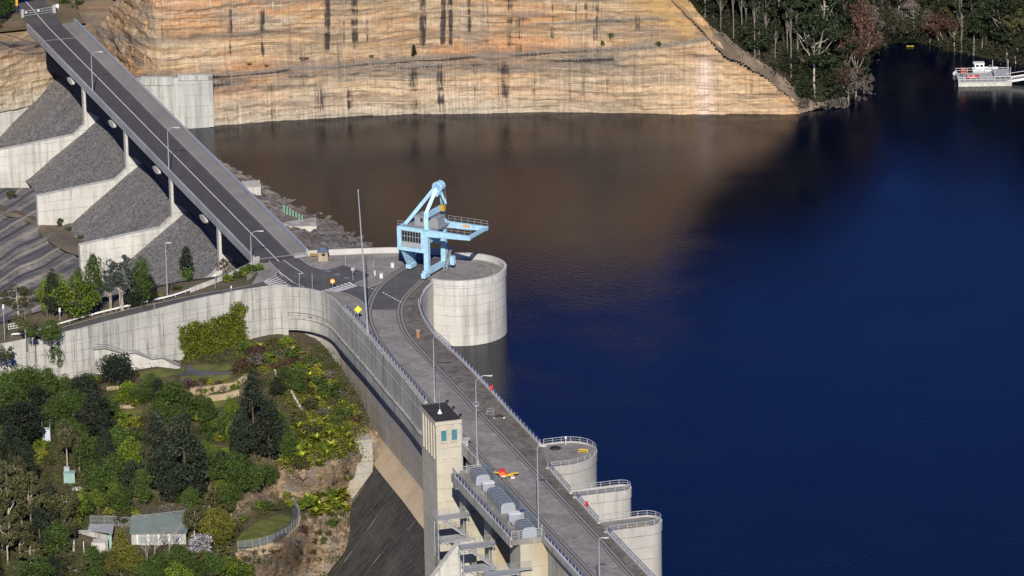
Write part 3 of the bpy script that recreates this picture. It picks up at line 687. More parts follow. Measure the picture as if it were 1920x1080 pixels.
def grid(name, us_, vs_, zf, mat, keep=None, kind='structure', amp=0, rockf=None):
    nu, nv = len(us_), len(vs_); V = []; ok = []
    for v in vs_:
        for u in us_:
            z = zf(u, v); p = P(u, v, z)
            if amp: z += amp*fbm(p.x*.25, p.y*.25, 3, 4); rk = rockf(u, v) if rockf else 0; z += rk*(1.1*fbm(p.x*.5, p.y*.12, 2, 4)+.35*noise.cell(Vector((p.x*.7, p.y*.5, 0)))-.2); p = Vector((p.x, p.y, z))
            V.append(p); ok.append(keep(u, v) if keep else True)
    fs = [(j*nu+i, j*nu+i+1, (j+1)*nu+i+1, (j+1)*nu+i) for j in range(nv-1) for i in range(nu-1) if ok[j*nu+i] or ok[j*nu+i+1] or ok[(j+1)*nu+i] or ok[(j+1)*nu+i+1]]
    used = sorted({i for f in fs for i in f}); mp = {a: b for b, a in enumerate(used)}
    o = obj_np(name, [V[i] for i in used], [tuple(mp[i] for i in f) for f in fs], mat, smooth=True)
    if np.mean([p.normal.z for p in o.data.polygons]) < 0: o.data.flip_normals()
    return tag(o, kind=kind)
def soil_mat(name, c1, c2, c3, sc=.5, rock=None):
    t = NT(name); v = t.pos(); a = t.noise(v, sc, 6, .7); b_ = t.noise(v, sc*5, 5, .75); c = t.noise(v, sc*.25, 3, .6)
    b = t.mix(t.rng(a, .38, .62), c1, c2); b = t.mix(t.rng(c, .45, .6, 0, .8), b, c3); b = t.mix(t.rng(b_, .5, .75, 0, .6), b, tuple(x*.4 for x in c1))
    if rock:
        nz_ = t.sep(t.n('ShaderNodeNewGeometry').outputs['True Normal'])[2]
        st = t.noise(t.map(v, (.5, .5, 1.6)), 1.0, 6, .75); vr = t.noise(t.map(v, (1.4, 1.4, .15)), 1.0, 5, .7)
        rc = t.mix(t.rng(st, .38, .62), rock[0], rock[1]); rc = t.mix(t.rng(vr, .52, .66, 0, .8), rc, rock[2])
        vc = t.vor(t.map(v, (.6, .6, 1.3)), 1.0, 'DISTANCE_TO_EDGE'); rc = t.mix(t.rng(vc, .0, .09, .75, 0), rc, (.05, .04, .035)); rc = t.mix(t.rng(t.noise(v, .35, 5, .7), .5, .62, 0, .8), rc, (.17, .16, .15)); b = t.mix(t.rng(t.math('ADD', nz_, t.rng(t.noise(v, .6, 4, .7), .3, .7, -.2, .2)), .62, .85, 1, 0), b, rc)
    t.col(b, .95, .1); t.bump(b_, .7, .25); return t.m
m_hill = soil_mat('forest_floor', (.035, .034, .022), (.07, .06, .042), (.03, .036, .018), .3)
def keep_hill(u, v):
    # left boundary along the cliff crest
    if u < np.interp(v, [-250, -5, 30, 76, 100, 118, 142, 172, 190, 214], [1232, 1262, 1298, 1336, 1358, 1390, 1434, 1474, 1490, 1499]): return False
    sv = np.interp(u, [x for x, _ in shore], [y for _, y in shore]); return v < sv+4
grid('hill', np.linspace(1225, 2150, 190), np.linspace(-230, 222, 110), hz, m_hill, keep_hill, amp=.35)
def drape2(name, poly, mat, dz, st=3):
    us_ = np.arange(min(p[0] for p in poly)-2, max(p[0] for p in poly)+3, st); vs_ = np.arange(min(p[1] for p in poly)-2, max(p[1] for p in poly)+2, st); V = {}; fs = []; L = []
    def vid(i, j):
        if (i, j) not in V:
            u, v = us_[i], vs_[j]; z = hz(u, v); p = P(u, v, z); L.append((p.x, p.y, z+dz+.5*fbm(p.x*.3, p.y*.3, 3, 4))); V[(i, j)] = len(L)-1
        return V[(i, j)]
    for j in range(len(vs_)-1):
        for i in range(len(us_)-1):
            if inpoly(us_[i]+st/2, vs_[j]+st/2, poly): fs.append((vid(i, j), vid(i+1, j), vid(i+1, j+1), vid(i, j+1)))
    o = obj_np(name, L, fs, mat, smooth=True); tag(o, kind='structure')
    if np.mean([p.normal.z for p in o.data.polygons]) < 0: o.data.flip_normals()
drape2('scree_slope', [(1334, 73), (1352, 66), (1372, 84), (1412, 114), (1445, 134), (1492, 172), (1510, 196), (1545, 200), (1550, 206), (1520, 214), (1500, 219), (1490, 205), (1472, 181), (1433, 151), (1394, 127), (1360, 113), (1342, 95)], soil_mat('scree', (.20, .15, .11), (.34, .26, .19), (.15, .12, .09), .6), .9)
drape2('soil_slope', [(1225, -60), (1262, -40), (1280, -2), (1306, 26), (1344, 64), (1352, 80), (1338, 84), (1318, 66), (1296, 42), (1268, 14), (1240, -14)], soil_mat('tan_soil', (.38, .25, .11), (.50, .36, .19), (.30, .22, .13), .4), .7)
# hill behind and above the cliff (only its mirror image shows in the lake)
hb_ = []
for i in range(0, n, 12):
    p = WLr[i]; u = pix(p)[0]
    if u > 1232: break
    T = np.interp(u, [-60, 300, 900, 1290], [30, 26, 16, 4])
    hb_.append([Vector((p.x, p.y, 0))+Vector((.05, 1, 0))*d+Vector((0, 0, z)) for d, z in ((6.5, 36), (10, 38.4), (16, 41.5+T*.15), (26, 45+T*.4), (45, 47+T*.75), (80, 48+T))])
cols_ = list(map(list, zip(*hb_)))
o = MB().loft(cols_).build('hill', m_hill, smooth=True); tag(o, kind='structure')
# ground far beyond, to the horizon
m_far = soil_mat('far_ground', (.04, .05, .025), (.06, .065, .035), (.03, .04, .02), .02)
o = MB().add([(-4000, -500, -45), (4000, -500, -45), (4000, 9000, -45), (-4000, 9000, -45)], [(0, 1, 2, 3)]).build('ground', m_far); tag(o, kind='structure')
if o.data.polygons[0].normal.z < 0: o.data.flip_normals()
# ================================================================ bridge
def bp(u, off, z):  # point: on left deck edge at column u, off metres downstream
    t = (u-55)/(470-55); q = BA+(BB-BA)*t
    for _ in range(3):
        e = pix(q)[0]-u; q = q+BD*(-e/ (8.6*.23)*.9) if False else q
    # exact solve along the line
    a, c = -2.0, 3.0
    for _ in range(40):
        m = (a+c)/2
        if pix(BA+(BB-BA)*m)[0] < u: a = m
        else: c = m
    q = BA+(BB-BA)*a+BN*off; return Vector((q.x, q.y, z))
BL = (BB-BA).length; print('bridge len', BL)
BW = 11.6; S0 = BA-BD*2.5; S1 = BB+BD*1.5
br = thing('road_bridge', BA, 'long straight concrete road bridge crossing the spillway bays towards the cliff', 'bridge')
def bbox(o0, o1, z0, z1, name, mat, s0=S0, s1=S1, mb=None):
    b = mb or MB(); b.prism([s0+BN*o0, s0+BN*o1, s1+BN*o1, s1+BN*o0], z0, z1)
    return b.build(name, mat, br) if mb is None else b
m_bconc = concrete('bridge_concrete', (.38, .385, .385), dark=(.17, .17, .165), streak=.45, lift=0)
bbox(-BW, 0, ZD-.55, ZD, 'deck_slab', m_bconc)
bbox(-8.55, -1.05, ZD, ZD+.02, 'asphalt', m_asphB, s1=BB+BD*3)
for nm, o0, o1 in (('parapet', -.32, .12), ('parapet', -BW-.12, -BW+.32)):
    bbox(o0, o1, ZD-.7, ZD+1.0, nm, m_bconc)
bbox(-BW+.325, -8.9, ZD+.004, ZD+.18, 'footpath', concrete('footpath_concrete', (.27, .26, .24), dark=(.12, .115, .10), streak=.2, lift=0), s1=BB+BD*.5); 
bbox(-.9, -.325, ZD+.004, ZD+.15, 'verge_strip', m_bconc)
ribbon('centre_line', [S0-BN*4.8, S1-BN*4.8+BD*2.5], .2, .028, m_white, parent=br, kind=None)
ribbon('edge_line', [S0-BN*8.3, S1-BN*8.3], .1, .028, plain('faint_white_paint', (.3, .3, .3), .8), parent=br, kind=None)
for d in (10.5,): ribbon('expansion_joint', [BA+BD*d-BN*8.5, BA+BD*d-BN*1.1], .45, .03, m_kerb, parent=br, kind=None)
jb = P(504, 490, ZD); ribbon('expansion_joint', [BB-BN*1+BD*.9, BB-BN*8.6+BD*.9], .5, .031, m_kerb, parent=br, kind=None)
bbox(-BW-.2, -BW+.4, ZD+1.0, ZD+1.1, 'handrail', m_steel)
# haunched girders
pu = [156, 235, 320, 410]
pc = [bp(u, 0, 0) for u in pu]; dsp_ = [(p-Vector((BA.x, BA.y, 0))).length for p in pc]
print('piers at', [round(x, 1) for x in dsp_], 'len', BL)
spn = dsp_[1]-dsp_[0]; allp = [dsp_[0]-spn]+dsp_+[BL+2]
def gdepth(s):
    d = min(abs(s-x) for x in allp); L = 19
    return 3.4+2.0*max(0, 1-d/L)**1.6
for off in (-.95, -BW+1.5):
    rows = [[], [], [], []]
    for s in np.arange(-10, BL+2, 1.5):
        q = Vector((BA.x, BA.y, 0))+BD*s; zb = ZD-.56-gdepth(s)
        for k, (o_, z_) in enumerate(((off+.5, ZD-.56), (off+.5, zb), (off-.5, zb), (off-.5, ZD-.56))): rows[k].append(Vector((q.x+BN.x*o_, q.y+BN.y*o_, z_)))
    MB().loft(rows).build('girder', m_dsteel, br)
# piers continuing as long divider walls downstream and upstream
TH = 1.5
wlabels = ['farthest pale divider wall beside the cliff foot, half cut by the picture edge', 'pale divider wall second from the cliff with its square end above the chute', 'pale divider wall in the middle of the picture edge bays, end face just above the chute trees', 'nearest divider wall, mostly hidden behind the dark roadside trees']
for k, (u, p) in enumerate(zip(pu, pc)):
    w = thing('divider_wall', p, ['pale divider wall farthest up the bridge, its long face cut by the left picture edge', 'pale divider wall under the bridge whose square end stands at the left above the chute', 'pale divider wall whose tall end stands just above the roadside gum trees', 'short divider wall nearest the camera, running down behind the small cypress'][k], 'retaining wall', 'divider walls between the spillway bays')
    T = BD*-TH
    def wallprof(pr, th=TH, name='wall', mat=m_concL, sh=0):
        pts = [p+BN*x+BD*sh+Vector((0, 0, z)) for x, z in pr]
        return MB().slab(pts, -BD*th).build(name, mat, w)
    wallprof([(0.0, 3.3), (2.6, 1.2), (20.5, -.6), (20.5, -14), (0.0, -14)])
    wallprof([(.1, ZD-.75), (.1, -14), (-BW+.6, -14), (-BW+.6, ZD-.75)], TH*1.1, 'pier', sh=.08)
    wallprof([(-BW+.6, 4.4), (-BW-9, 3.6), (-BW-9, -6), (-BW+.6, -6)], name='upstream_wing')
    hp = p-BN*.0+BD*.3-BD*3.1
    # pale oval block added to imitate a sunlit gap under the deck edge
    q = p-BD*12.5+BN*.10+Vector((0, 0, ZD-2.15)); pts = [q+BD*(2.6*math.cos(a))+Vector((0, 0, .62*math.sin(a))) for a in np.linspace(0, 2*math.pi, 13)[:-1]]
    MB().slab(pts, -BN*.8).build('sunlit_gap_oval', m_concL, w)
# embankments between the walls
def gravel_mat(name, c, sc=3.0, big=.1, var=.55):
    t = NT(name); v = t.pos(); a = t.noise(v, big, 5, .6); f = t.noise(v, sc, 4, .8); vo = t.vor(v, sc*.8, 'F1', 'Color')
    g = t.sep(vo)[0]
    b = t.mix(t.rng(f, .35, .7), tuple(x*(1-var) for x in c), tuple(x*(1+var) for x in c))
    b = t.mix(t.rng(g, .35, 1, 0, .75), b, tuple(min(.8, x*2.0) for x in c))
    b = t.mix(t.rng(g, .0, .25, .6, 0), b, tuple(x*.25 for x in c))
    b = t.mix(t.rng(a, .45, .65, 0, .4), b, (c[0]*1.2, c[1]*1.08, c[2]*.95))
    t.col(b, .95, .1); t.bump(f, .9, .12); return t.m
m_grav = gravel_mat('embankment_gravel', (.150, .146, .142), 3.2, var=.4)
def emb_profile(x):  # x downstream of the deck edge
    return np.interp(x, [-24, -20.5, -9, -3.3, 13.4, 14.5], [-3, -.2, 4.6, 4.3, -7.7, -8.1])
nb = [pc[0]-BD*spn]+pc+[pc[-1]+BD*spn*.95]
for k in range(5):
    a = nb[k]; c = nb[k+1]; V = []
    xs = np.arange(-24, 14.6, .6); ss = np.linspace(0, 1, 60); 
    for s in ss:
        for x in xs:
            q = a*(1-s)+c*s+BN*float(x); z = emb_profile(x)+.07*fbm(q.x*1.5, q.y*1.5, 2, 3)+.3*fbm(q.x*.15, q.y*.15, 5, 2); V.append((q.x, q.y, z))
    m = len(xs); fs = [(j*m+i, j*m+i+1, (j+1)*m+i+1, (j+1)*m+i) for j in range(len(ss)-1) for i in range(m-1)]
    o = obj_np('gravel_embankment', V, fs, m_grav, smooth=True); tag(o, kind='structure')
    if np.mean([p.normal.z for p in o.data.polygons]) < 0: o.data.flip_normals()
# white abutment apron at the cliff end
a = nb[0]
aw = MB()
tp_ = [P(-90, 232, -1.6), P(0, 205, -.6), P(92, 172, 1.3), P(129, 165, 3.2)]
pts = [Vector((p.x, p.y, -9)) for p in tp_]+tp_[::-1]
aw.loft([[Vector((p.x, p.y, -9)) for p in tp_], tp_, [p+Vector((.3, 9, .1)) for p in tp_]]); o = aw.build('abutment_apron', m_concL); tag(o, 'pale stepped concrete apron between the upper gravel slope and the orange cliff', 'retaining wall')
# spillway floor with wavy chute steps
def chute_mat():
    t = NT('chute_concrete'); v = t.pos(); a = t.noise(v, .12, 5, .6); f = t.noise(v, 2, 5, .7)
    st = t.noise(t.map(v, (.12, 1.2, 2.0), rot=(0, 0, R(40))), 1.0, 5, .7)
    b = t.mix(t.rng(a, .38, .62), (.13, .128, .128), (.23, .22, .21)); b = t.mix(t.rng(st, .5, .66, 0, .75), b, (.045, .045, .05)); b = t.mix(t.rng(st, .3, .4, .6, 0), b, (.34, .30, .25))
    b = t.mix(t.rng(t.attr('band'), .3, .9, 0, .8), b, (.36, .32, .28)); b = t.mix(t.rng(t.attr('band'), -.3, -.9, 0, .85), b, (.04, .04, .05)); b = t.mix(t.rng(f, .45, .7, 0, .3), b, (.05, .05, .05)); t.col(b, .85, .25); t.bump(f, .4, .08); return t.m  # band paints sunlit and shaded ledge faces as pale and dark stripes
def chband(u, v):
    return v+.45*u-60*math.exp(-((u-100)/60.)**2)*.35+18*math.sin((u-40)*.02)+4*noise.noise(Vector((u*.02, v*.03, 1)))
def chz(u, v):
    # stepped, wavy chute: ridges running from lower left to upper right
    x = u-40; y = v
    base = np.interp(v, [330, 420, 520, 600], [-8.2, -8.2, -9.0, -9.6])
    cv = y+.45*x-60*math.exp(-((x-60)/60.)**2)*.35+18*math.sin(x*.02)
    amp = np.interp(u, [60, 140, 200], [1.0, .6, 0])*np.interp(v, [370, 395, 520, 560], [0, 1, 1, .3])
    cv = chband(u, v); return base+amp*1.2*(abs(((cv/30.) % 1)-.5)*2)**1.5
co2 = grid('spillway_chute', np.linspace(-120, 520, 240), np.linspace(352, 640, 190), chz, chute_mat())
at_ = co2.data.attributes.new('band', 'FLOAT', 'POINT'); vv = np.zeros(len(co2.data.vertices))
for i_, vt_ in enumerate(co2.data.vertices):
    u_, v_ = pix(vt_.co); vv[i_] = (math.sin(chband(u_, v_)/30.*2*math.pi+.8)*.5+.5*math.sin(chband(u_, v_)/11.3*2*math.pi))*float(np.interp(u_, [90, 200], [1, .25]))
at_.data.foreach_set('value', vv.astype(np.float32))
# brown rubble strip between the chute and the wall toes
def rubz(u, v): return -7.9
b = MB(); ra = [(-80, 372), (0, 384), (60, 404), (115, 421), (135, 440), (176, 470)]
ra_t = [(-80, 392), (0, 404), (50, 414), (90, 452), (140, 478), (176, 480)]
rows = [[P(u, v, -7.75) for u, v in ra], [P((u+c)/2, (v+d)/2, -7.2) for (u, v), (c, d) in zip(ra, ra_t)], [P(u, v, -7.7) for u, v in ra_t]]
rows = [[Vector(x) for x in cr(r, 6)] for r in rows]
o = MB().loft(rows).build('rubble_bank', soil_mat('rubble', (.15, .13, .10), (.22, .17, .12), (.12, .11, .09), .8)); tag(o, kind='structure')
# rocky upstream bank between bridge and lake
shl = [(345, 241), (372, 268), (400, 293), (440, 318), (485, 340), (506, 354), (545, 376), (587, 400), (632, 420), (655, 437), (695, 462), (735, 478), (790, 486)]
SHw = resamp([Vector(p) for p in cr(wpix(shl, 0), 4)], .8)
tl_ = [(u_, 0) for u_ in ()]
m_rip = gravel_mat('riprap_rock', (.20, .18, .155), .75, .12, .5)
T0 = BA-BD*2-BN*(BW-1); topl = [BA+BD*s-BN*(BW-2) for s in np.linspace(30, BL-2, 20)]+[P(u, v, ZD) for u, v in ((590, 479), (640, 477), (700, 476), (790, 478))]
TPw = resamp(topl, .8); nn = 160
sa = [Vector(x) for x in resamp(SHw, .5)]; ta = [Vector(x) for x in resamp(TPw, .5)]
V = []; m = 26
for k in range(nn):
    s = sa[int(k/(nn-1)*(len(sa)-1))]; q = ta[int(k/(nn-1)*(len(ta)-1))]
    zt = np.interp(k/(nn-1), [0, .55, .72, .8, 1], [4.3, 5.6, 8, 11.9, 11.9])
    for j in range(m):
        f = j/(m-1)*1.25-.25; p = Vector((s.x, s.y, 0)).lerp(Vector((q.x, q.y, 0)), f); z = f*zt if f > 0 else f*6
        z += .35*noise.cell(Vector((p.x*.9, p.y*.9, 1)))+.5*fbm(p.x*.5, p.y*.5, 2, 4); z = min(z, 11.9) if f < .97 else min(z, 11.9); V.append((p.x, p.y, z))
o = obj_np('rocky_bank', V, [(j*m+i, j*m+i+1, (j+1)*m+i+1, (j+1)*m+i) for j in range(nn-1) for i in range(m-1)], m_rip); tag(o, kind='structure')
if np.mean([p.normal.z for p in o.data.polygons]) < 0: o.data.flip_normals()
# ================================================================ roadside strip (where the gums stand) and garden terrain
gw = [Vector(p) for p in cr(Wz(rl_up), 4)]; gs = [p for p in resamp(gw, 1.0)]
far_ = [P(u, v, z) for u, v, z in ((500, 491, 12.2), (470, 503, 12.0), (440, 514, 11.6), (400, 520, 11.2), (340, 528, 11), (300, 536, 10.8), (240, 550, 10.4), (150, 565, 10), (60, 588, 9.6), (0, 606, 9.2), (-60, 622, 8.8))]
fr_ = resamp(far_, 1.0); ii = np.linspace(0, len(fr_)-1, len(gs)); 
gr = [fr_[int(i)] for i in ii]
m_verge = soil_mat('verge_soil', (.13, .105, .07), (.20, .16, .11), (.09, .10, .045), .5)
rws = []
for t_ in np.linspace(0, 1, 10): rws.append([Vector(a).lerp(Vector(b), t_)+Vector((0, 0, .12+.25*fbm(a.x*.3, t_*3, 2, 3)*math.sin(math.pi*t_))) for a, b in zip(gs, gr)])
rws.append([Vector((b.x, b.y+1.5, -9.5)) for b in gr])
tag(MB().loft(rws).build('roadside_ground', m_verge, smooth=True), kind='structure')
# yard at far lower left
def slope_z(u, v):
    """height of the dam's sloping face at this pixel"""
    return None
gctrl = [(-80, 735, 1), (0, 716, 2), (90, 710, 1.5), (150, 706, 1.2), (230, 700, .9), (345, 684, .6), (400, 668, 1.2), (455, 655, 2.2), (500, 645, 2.7), (540, 641, 2.4), (570, 660, 1.2), (600, 690, -.8), (640, 742, -2.4), (680, 800, -3.9), (670, 812, -5.0),
 (345, 715, .1), (430, 700, .4), (260, 720, .2), (400, 755, -3.2), (460, 745, -2.6), (520, 760, -2.5), (600, 780, -3), (330, 800, -4.4), (200, 800, -3.6), (60, 800, -3.2), (-80, 820, -3),
 (0, 900, -6.3), (200, 890, -6.8), (345, 890, -7), (450, 870, -7), (540, 850, -6.2), (600, 838, -5.6), (640, 842, -5.6), (665, 832, -6.2), (690, 850, -8.5),
 (560, 885, -8.0), (610, 870, -7.4), (650, 862, -8.0), (690, 872, -11.0), (530, 925, -13.2), (560, 940, -14.6), (600, 930, -14), (640, 935, -16), (650, 925, -15.6),
 (470, 945, -11.5), (440, 985, -14.2), (500, 1000, -14.5), (545, 975, -14.8), (560, 955, -14.8), (450, 1028, -14.8), (530, 1022, -15.4), (480, 1040, -16.5), (560, 1010, -17.6), (610, 1000, -19.5), (630, 1022, -21.5), (600, 1045, -24), (520, 1065, -22), (560, 1075, -26), (440, 1075, -19), (600, 1080, -27.5), (560, 1130, -30), (500, 1130, -27),
 (0, 1000, -10.5), (150, 990, -11), (300, 960, -10.5), (300, 1020, -13.5), (200, 1050, -14.5), (0, 1080, -13.5), (350, 1080, -15.5), (100, 1130, -16), (300, 1140, -18), (-80, 1000, -10), (-80, 1140, -16)]
gz = tps(gctrl)
m_gard = soil_mat('garden_soil', (.075, .06, .04), (.12, .095, .065), (.05, .06, .025), .6, rock=[(.20, .15, .10), (.42, .30, .19), (.10, .085, .075)])
def keep_g(u, v):
    wl = np.interp(u, [-120, 0, 150, 345, 455, 540, 600, 640, 680, 700, 800], [700, 690, 685, 668, 630, 622, 665, 715, 780, 830, 900]); 
    rt = np.interp(v, [620, 800, 815, 850, 872, 925, 965, 1027, 1080, 1150], [700, 690, 684, 694, 700, 668, 662, 640, 610, 590])
    return v > wl-22 and u < rt+22
rkp = [(470, 955), (520, 905), (570, 868), (640, 850), (705, 850), (700, 950), (660, 1060), (600, 1120), (440, 1120), (450, 1050), (540, 1030), (585, 990), (575, 945), (545, 935)]
grid('garden_ground', np.linspace(-120, 740, 330), np.linspace(600, 1160, 240), gz, m_gard, keep_g, amp=.35, rockf=lambda u, v: 1. if inpoly(u, v, rkp) else 0.)
def drape(name, poly, mat, dz=.12, st=3, kind='structure'):
    us_ = np.arange(min(p[0] for p in poly)-2, max(p[0] for p in poly)+3, st); vs_ = np.arange(min(p[1] for p in poly)-2, max(p[1] for p in poly)+2, st*.7)
    V = {}; fs = []; L = []
    def vid(i, j):
        if (i, j) not in V:
            u, v = us_[i], vs_[j]; z = gz(u, v); p = P(u, v, z); z += .35*fbm(p.x*.25, p.y*.25, 3, 4); L.append((p.x, p.y, z+dz)); V[(i, j)] = len(L)-1
        return V[(i, j)]
    for j in range(len(vs_)-1):
        for i in range(len(us_)-1):
            if inpoly(us_[i]+st/2, vs_[j]+st*.35, poly): fs.append((vid(i, j), vid(i+1, j), vid(i+1, j+1), vid(i, j+1)))
    o = obj_np(name, L, fs, mat, smooth=True); tag(o, kind=kind)
    if np.mean([p.normal.z for p in o.data.polygons]) < 0: o.data.flip_normals()
    return o
def gpt(u, v, dz=0):
    z = gz(u, v); p = P(u, v, z); p.z += .35*fbm(p.x*.25, p.y*.25, 3, 4)+dz; return p
m_lawn = soil_mat('lawn_grass', (.095, .105, .035), (.14, .14, .05), (.11, .13, .035), .5)
for pol in ([(262, 700), (300, 694), (345, 689), (352, 692), (335, 703), (300, 712), (262, 712)], [(352, 688), (430, 682), (440, 690), (425, 697), (360, 697)], [(336, 706), (420, 700), (436, 708), (400, 716), (340, 716)], [(215, 775), (240, 768), (268, 770), (266, 784), (240, 792), (216, 786)], [(394, 753), (420, 750), (420, 764), (396, 766)], [(378, 838), (432, 834), (430, 848), (385, 850)], [(441, 1020), (450, 1003), (475, 985), (500, 972), (530, 966), (545, 972), (540, 985), (520, 997), (490, 1012), (462, 1024), (446, 1026)]): drape('lawn', pol, m_lawn, .15, 2.5)
m_path = plain('path_asphalt', (.07, .072, .08), .9, var=.25)
drape('footpath', [(343, 690), (357, 688), (366, 697), (440, 699), (440, 703), (350, 706), (332, 708), (336, 701), (352, 699)], m_path, .2, 2)
drape('footpath', [(446, 1027), (462, 1025), (492, 1013), (522, 998), (542, 985), (550, 970), (546, 955), (556, 952), (561, 966), (558, 985), (540, 1003), (505, 1019), (465, 1033), (448, 1035)], m_path, .2, 2)
# lower left road continuing + side yard
o = flat('road', [(-80, 600), (60, 590), (64, 622), (0, 650), (-80, 665)], 8.75, m_asph)
# ================================================================ railings along the crest
RG = 'blue topped railings along the crest'
ri = [p for p in Dw if 640 < pix(p)[0] < 789.5]+[E2]
railing('guard_railing', 'long blue railing along the downstream crest edge above the curved wall', offset(ri, -.9), 1.15, 2.1, 3, group=RG)
parapet('crest_kerb', 'concrete kerb under the downstream blue railing of the crest', offset(ri, -.9), .3, .45, m_para, 'kerb')
railing('guard_railing', 'long blue railing on the lake edge between the big bastion and the small bastions', [p-Vector((0, 0, 0)) for p in offset(Uup[8:], .35)], 1.1, 2.0, 3, group=RG)
for (a, b), lb in ((((1031, 877), (1073, 926)), 'blue railing between the widest and the middle small bastion'), (((1083, 934), (1126, 982)), 'blue railing between the middle and the lowest small bastion'), (((1142, 999), (1300, 1164)), 'blue railing running off the bottom edge beyond the lowest small bastion')):
    q = [P(*a, ZD), P(*b, ZD)]; q = [x+DN*.25 for x in q]
    railing('guard_railing', lb, [x+Vector((0, 0, .3)) for x in q], .9, 1.9, 3, group=RG)
    parapet('crest_kerb', lb.replace('blue railing', 'concrete kerb under the railing'), q, .32, .5, m_para, 'kerb')
for (pts, t), lb in zip(noses, ('pale railing round the widest small bastion', 'pale railing round the middle small bastion', 'pale railing round the lowest small bastion')):
    railing('guard_railing', lb, pts, .85, 1.7, 2, mr=m_post, group='railings round the small bastions')
q = [W2[2]+DN*.05-AX*.6, W2[3], W2[4]]; q = [x-DN*.35+Vector((0, 0, .28)) for x in q]
railing('guard_railing', 'blue railing on the downstream crest edge below the machine platform', q, .9, 1.9, 3, group=RG)
parapet('crest_kerb', 'concrete kerb on the downstream crest edge below the machine platform', [x-Vector((0, 0, .28)) for x in q], .3, .5, m_para, 'kerb')
parapet('parapet_wall', 'short grey parapet between the lift tower and the machine platform', [P(863, 839, ZD)-DN*.2, P(894, 873, ZD)-DN*.2], 1.1, .4, m_conc, 'parapet')
parapet('parapet_wall', 'curved pale parapet wall at the lake side of the plaza between bridge and crane', [Vector(p) for p in cr(up_par, 5)], 1.15, .35, m_para, 'parapet')
parapet('parapet_wall', 'low parapet stub at the end of the bridge on the downstream side', wpix([(472, 493), (486, 489)], ZD-.3), 1.0, .4, m_para, 'parapet')
# walkway rail on the ledge
wk = [p-Vector((0, 0, 5.6)) for p in offset(Dw[iS:], .5)]
railing('walkway_handrail', 'thin dark handrail along the ledge halfway down the curved wall', wk, 1.0, 2.2, 2, mr=plain('old_pipe_rail', (.2, .19, .17), .6), mp=plain('old_pipe_post', (.2, .19, .17), .6), r=.03)
# ================================================================ lift tower
EX = -DN  # to the lake side
zr = 18.3; tc = P(817, 791, zr); tc.z = 0; TWw, TWl = 4.7, 9.6
tw = thing('lift_tower', Vector((tc.x, tc.y, ZD)), 'tall square cream concrete lift tower with dark flat roof and two turquoise windows', 'tower')
def tpt(x, y, z): return tc+EX*x+AX*y+Vector((0, 0, z))
def tbox(x0, x1, y0, y1, z0, z1, name, mat): return MB().prism([tpt(x0, y0, 0), tpt(x1, y0, 0), tpt(x1, y1, 0), tpt(x0, y1, 0)], z0, z1).build(name, mat, tw)
tbox(0, TWw, 0, TWl, -30, zr-.75, 'wall', m_tower)
tbox(-.18, TWw+.18, -.18, TWl+.18, zr-.75, zr-.02, 'cornice', m_tower)
tbox(-.08, TWw+.08, -.08, TWl+.08, zr-.02, zr+.03, 'roof', plain('bitumen_roof', (.035, .033, .033), .9, var=.35, sc=.7))
tbox(-.05, TWw+.05, -.05, 0, zr-2.0, zr-1.85, 'string_course', m_tower)
m_turq = plain('turquoise_blind', (.06, .20, .24), .15, var=.15)
for x0 in (.95, 2.95):
    fr = tbox(x0-.12, x0+1.12, -.06, .0, zr-4.05, zr-1.55, 'window', m_tower); 
    g = MB().prism([tpt(x0, -.075, 0), tpt(x0+1, -.075, 0), tpt(x0+1, -.06, 0), tpt(x0, -.06, 0)], zr-3.85, zr-1.75)
    vs = [(a-tw.location.x, b_-tw.location.y, c-tw.location.z) for a, b_, c in g.v]; g.v = vs; g.build('pane', m_turq, fr, local=True)
    g = MB().prism([tpt(x0, -.1, 0), tpt(x0+1, -.1, 0), tpt(x0+1, -.06, 0), tpt(x0, -.06, 0)], zr-1.86, zr-1.74); g.v = [(a-tw.location.x, b_-tw.location.y, c-tw.location.z) for a, b_, c in g.v]; g.build('lintel', m_tower, fr, local=True)
    tbox(x0-.15, x0+1.15, -.22, 0, zr-4.25, zr-4.06, 'sill', m_tower); tbox(x0-.05, x0+1.05, -.16, 0, zr-7.4, zr-7.2, 'sill', m_tower)
for y in (1.0, 2.7, 4.4, 6.1, 7.8): tbox(-.22, 0, y, y+.55, zr-7.5, zr-.76, 'fin', m_tower)
tbox(TWw-.02, TWw+.3, 0.02, .5, -28, zr-1.2, 'downpipe', m_post)
an = thing('antenna_mast', tpt(2.0, 4.2, zr+.03), 'thin whip antenna on a white cone on the tower roof', 'antenna')
MB().tube([(0, 0, 0), (0, 0, .5), (0, 0, .8)], [.45, .2, .06], 10).build('base', m_white, an, local=True); MB().tube([(0, 0, .8), (0, 0, 4.2)], .035, 5).build('mast', m_lamp, an, local=True)
for (x, y, lb) in ((4.6, 8.7, 'black floodlight on the far corner of the tower roof'), (4.7, 5.0, 'black floodlight halfway along the lake side of the tower roof'), (4.7, .6, 'black floodlight on the near right corner of the tower roof')):
    f = thing('floodlight', tpt(x, y, zr+.03), lb, 'floodlight', 'floodlights on the tower roof')
    MB().tube([(0, 0, 0), (0, 0, .35)], .05, 5).build('bracket', m_black, f, local=True); MB().box((.12, 0, .5), (.55, .4, .35)).build('lamp_head', m_black, f, local=True)
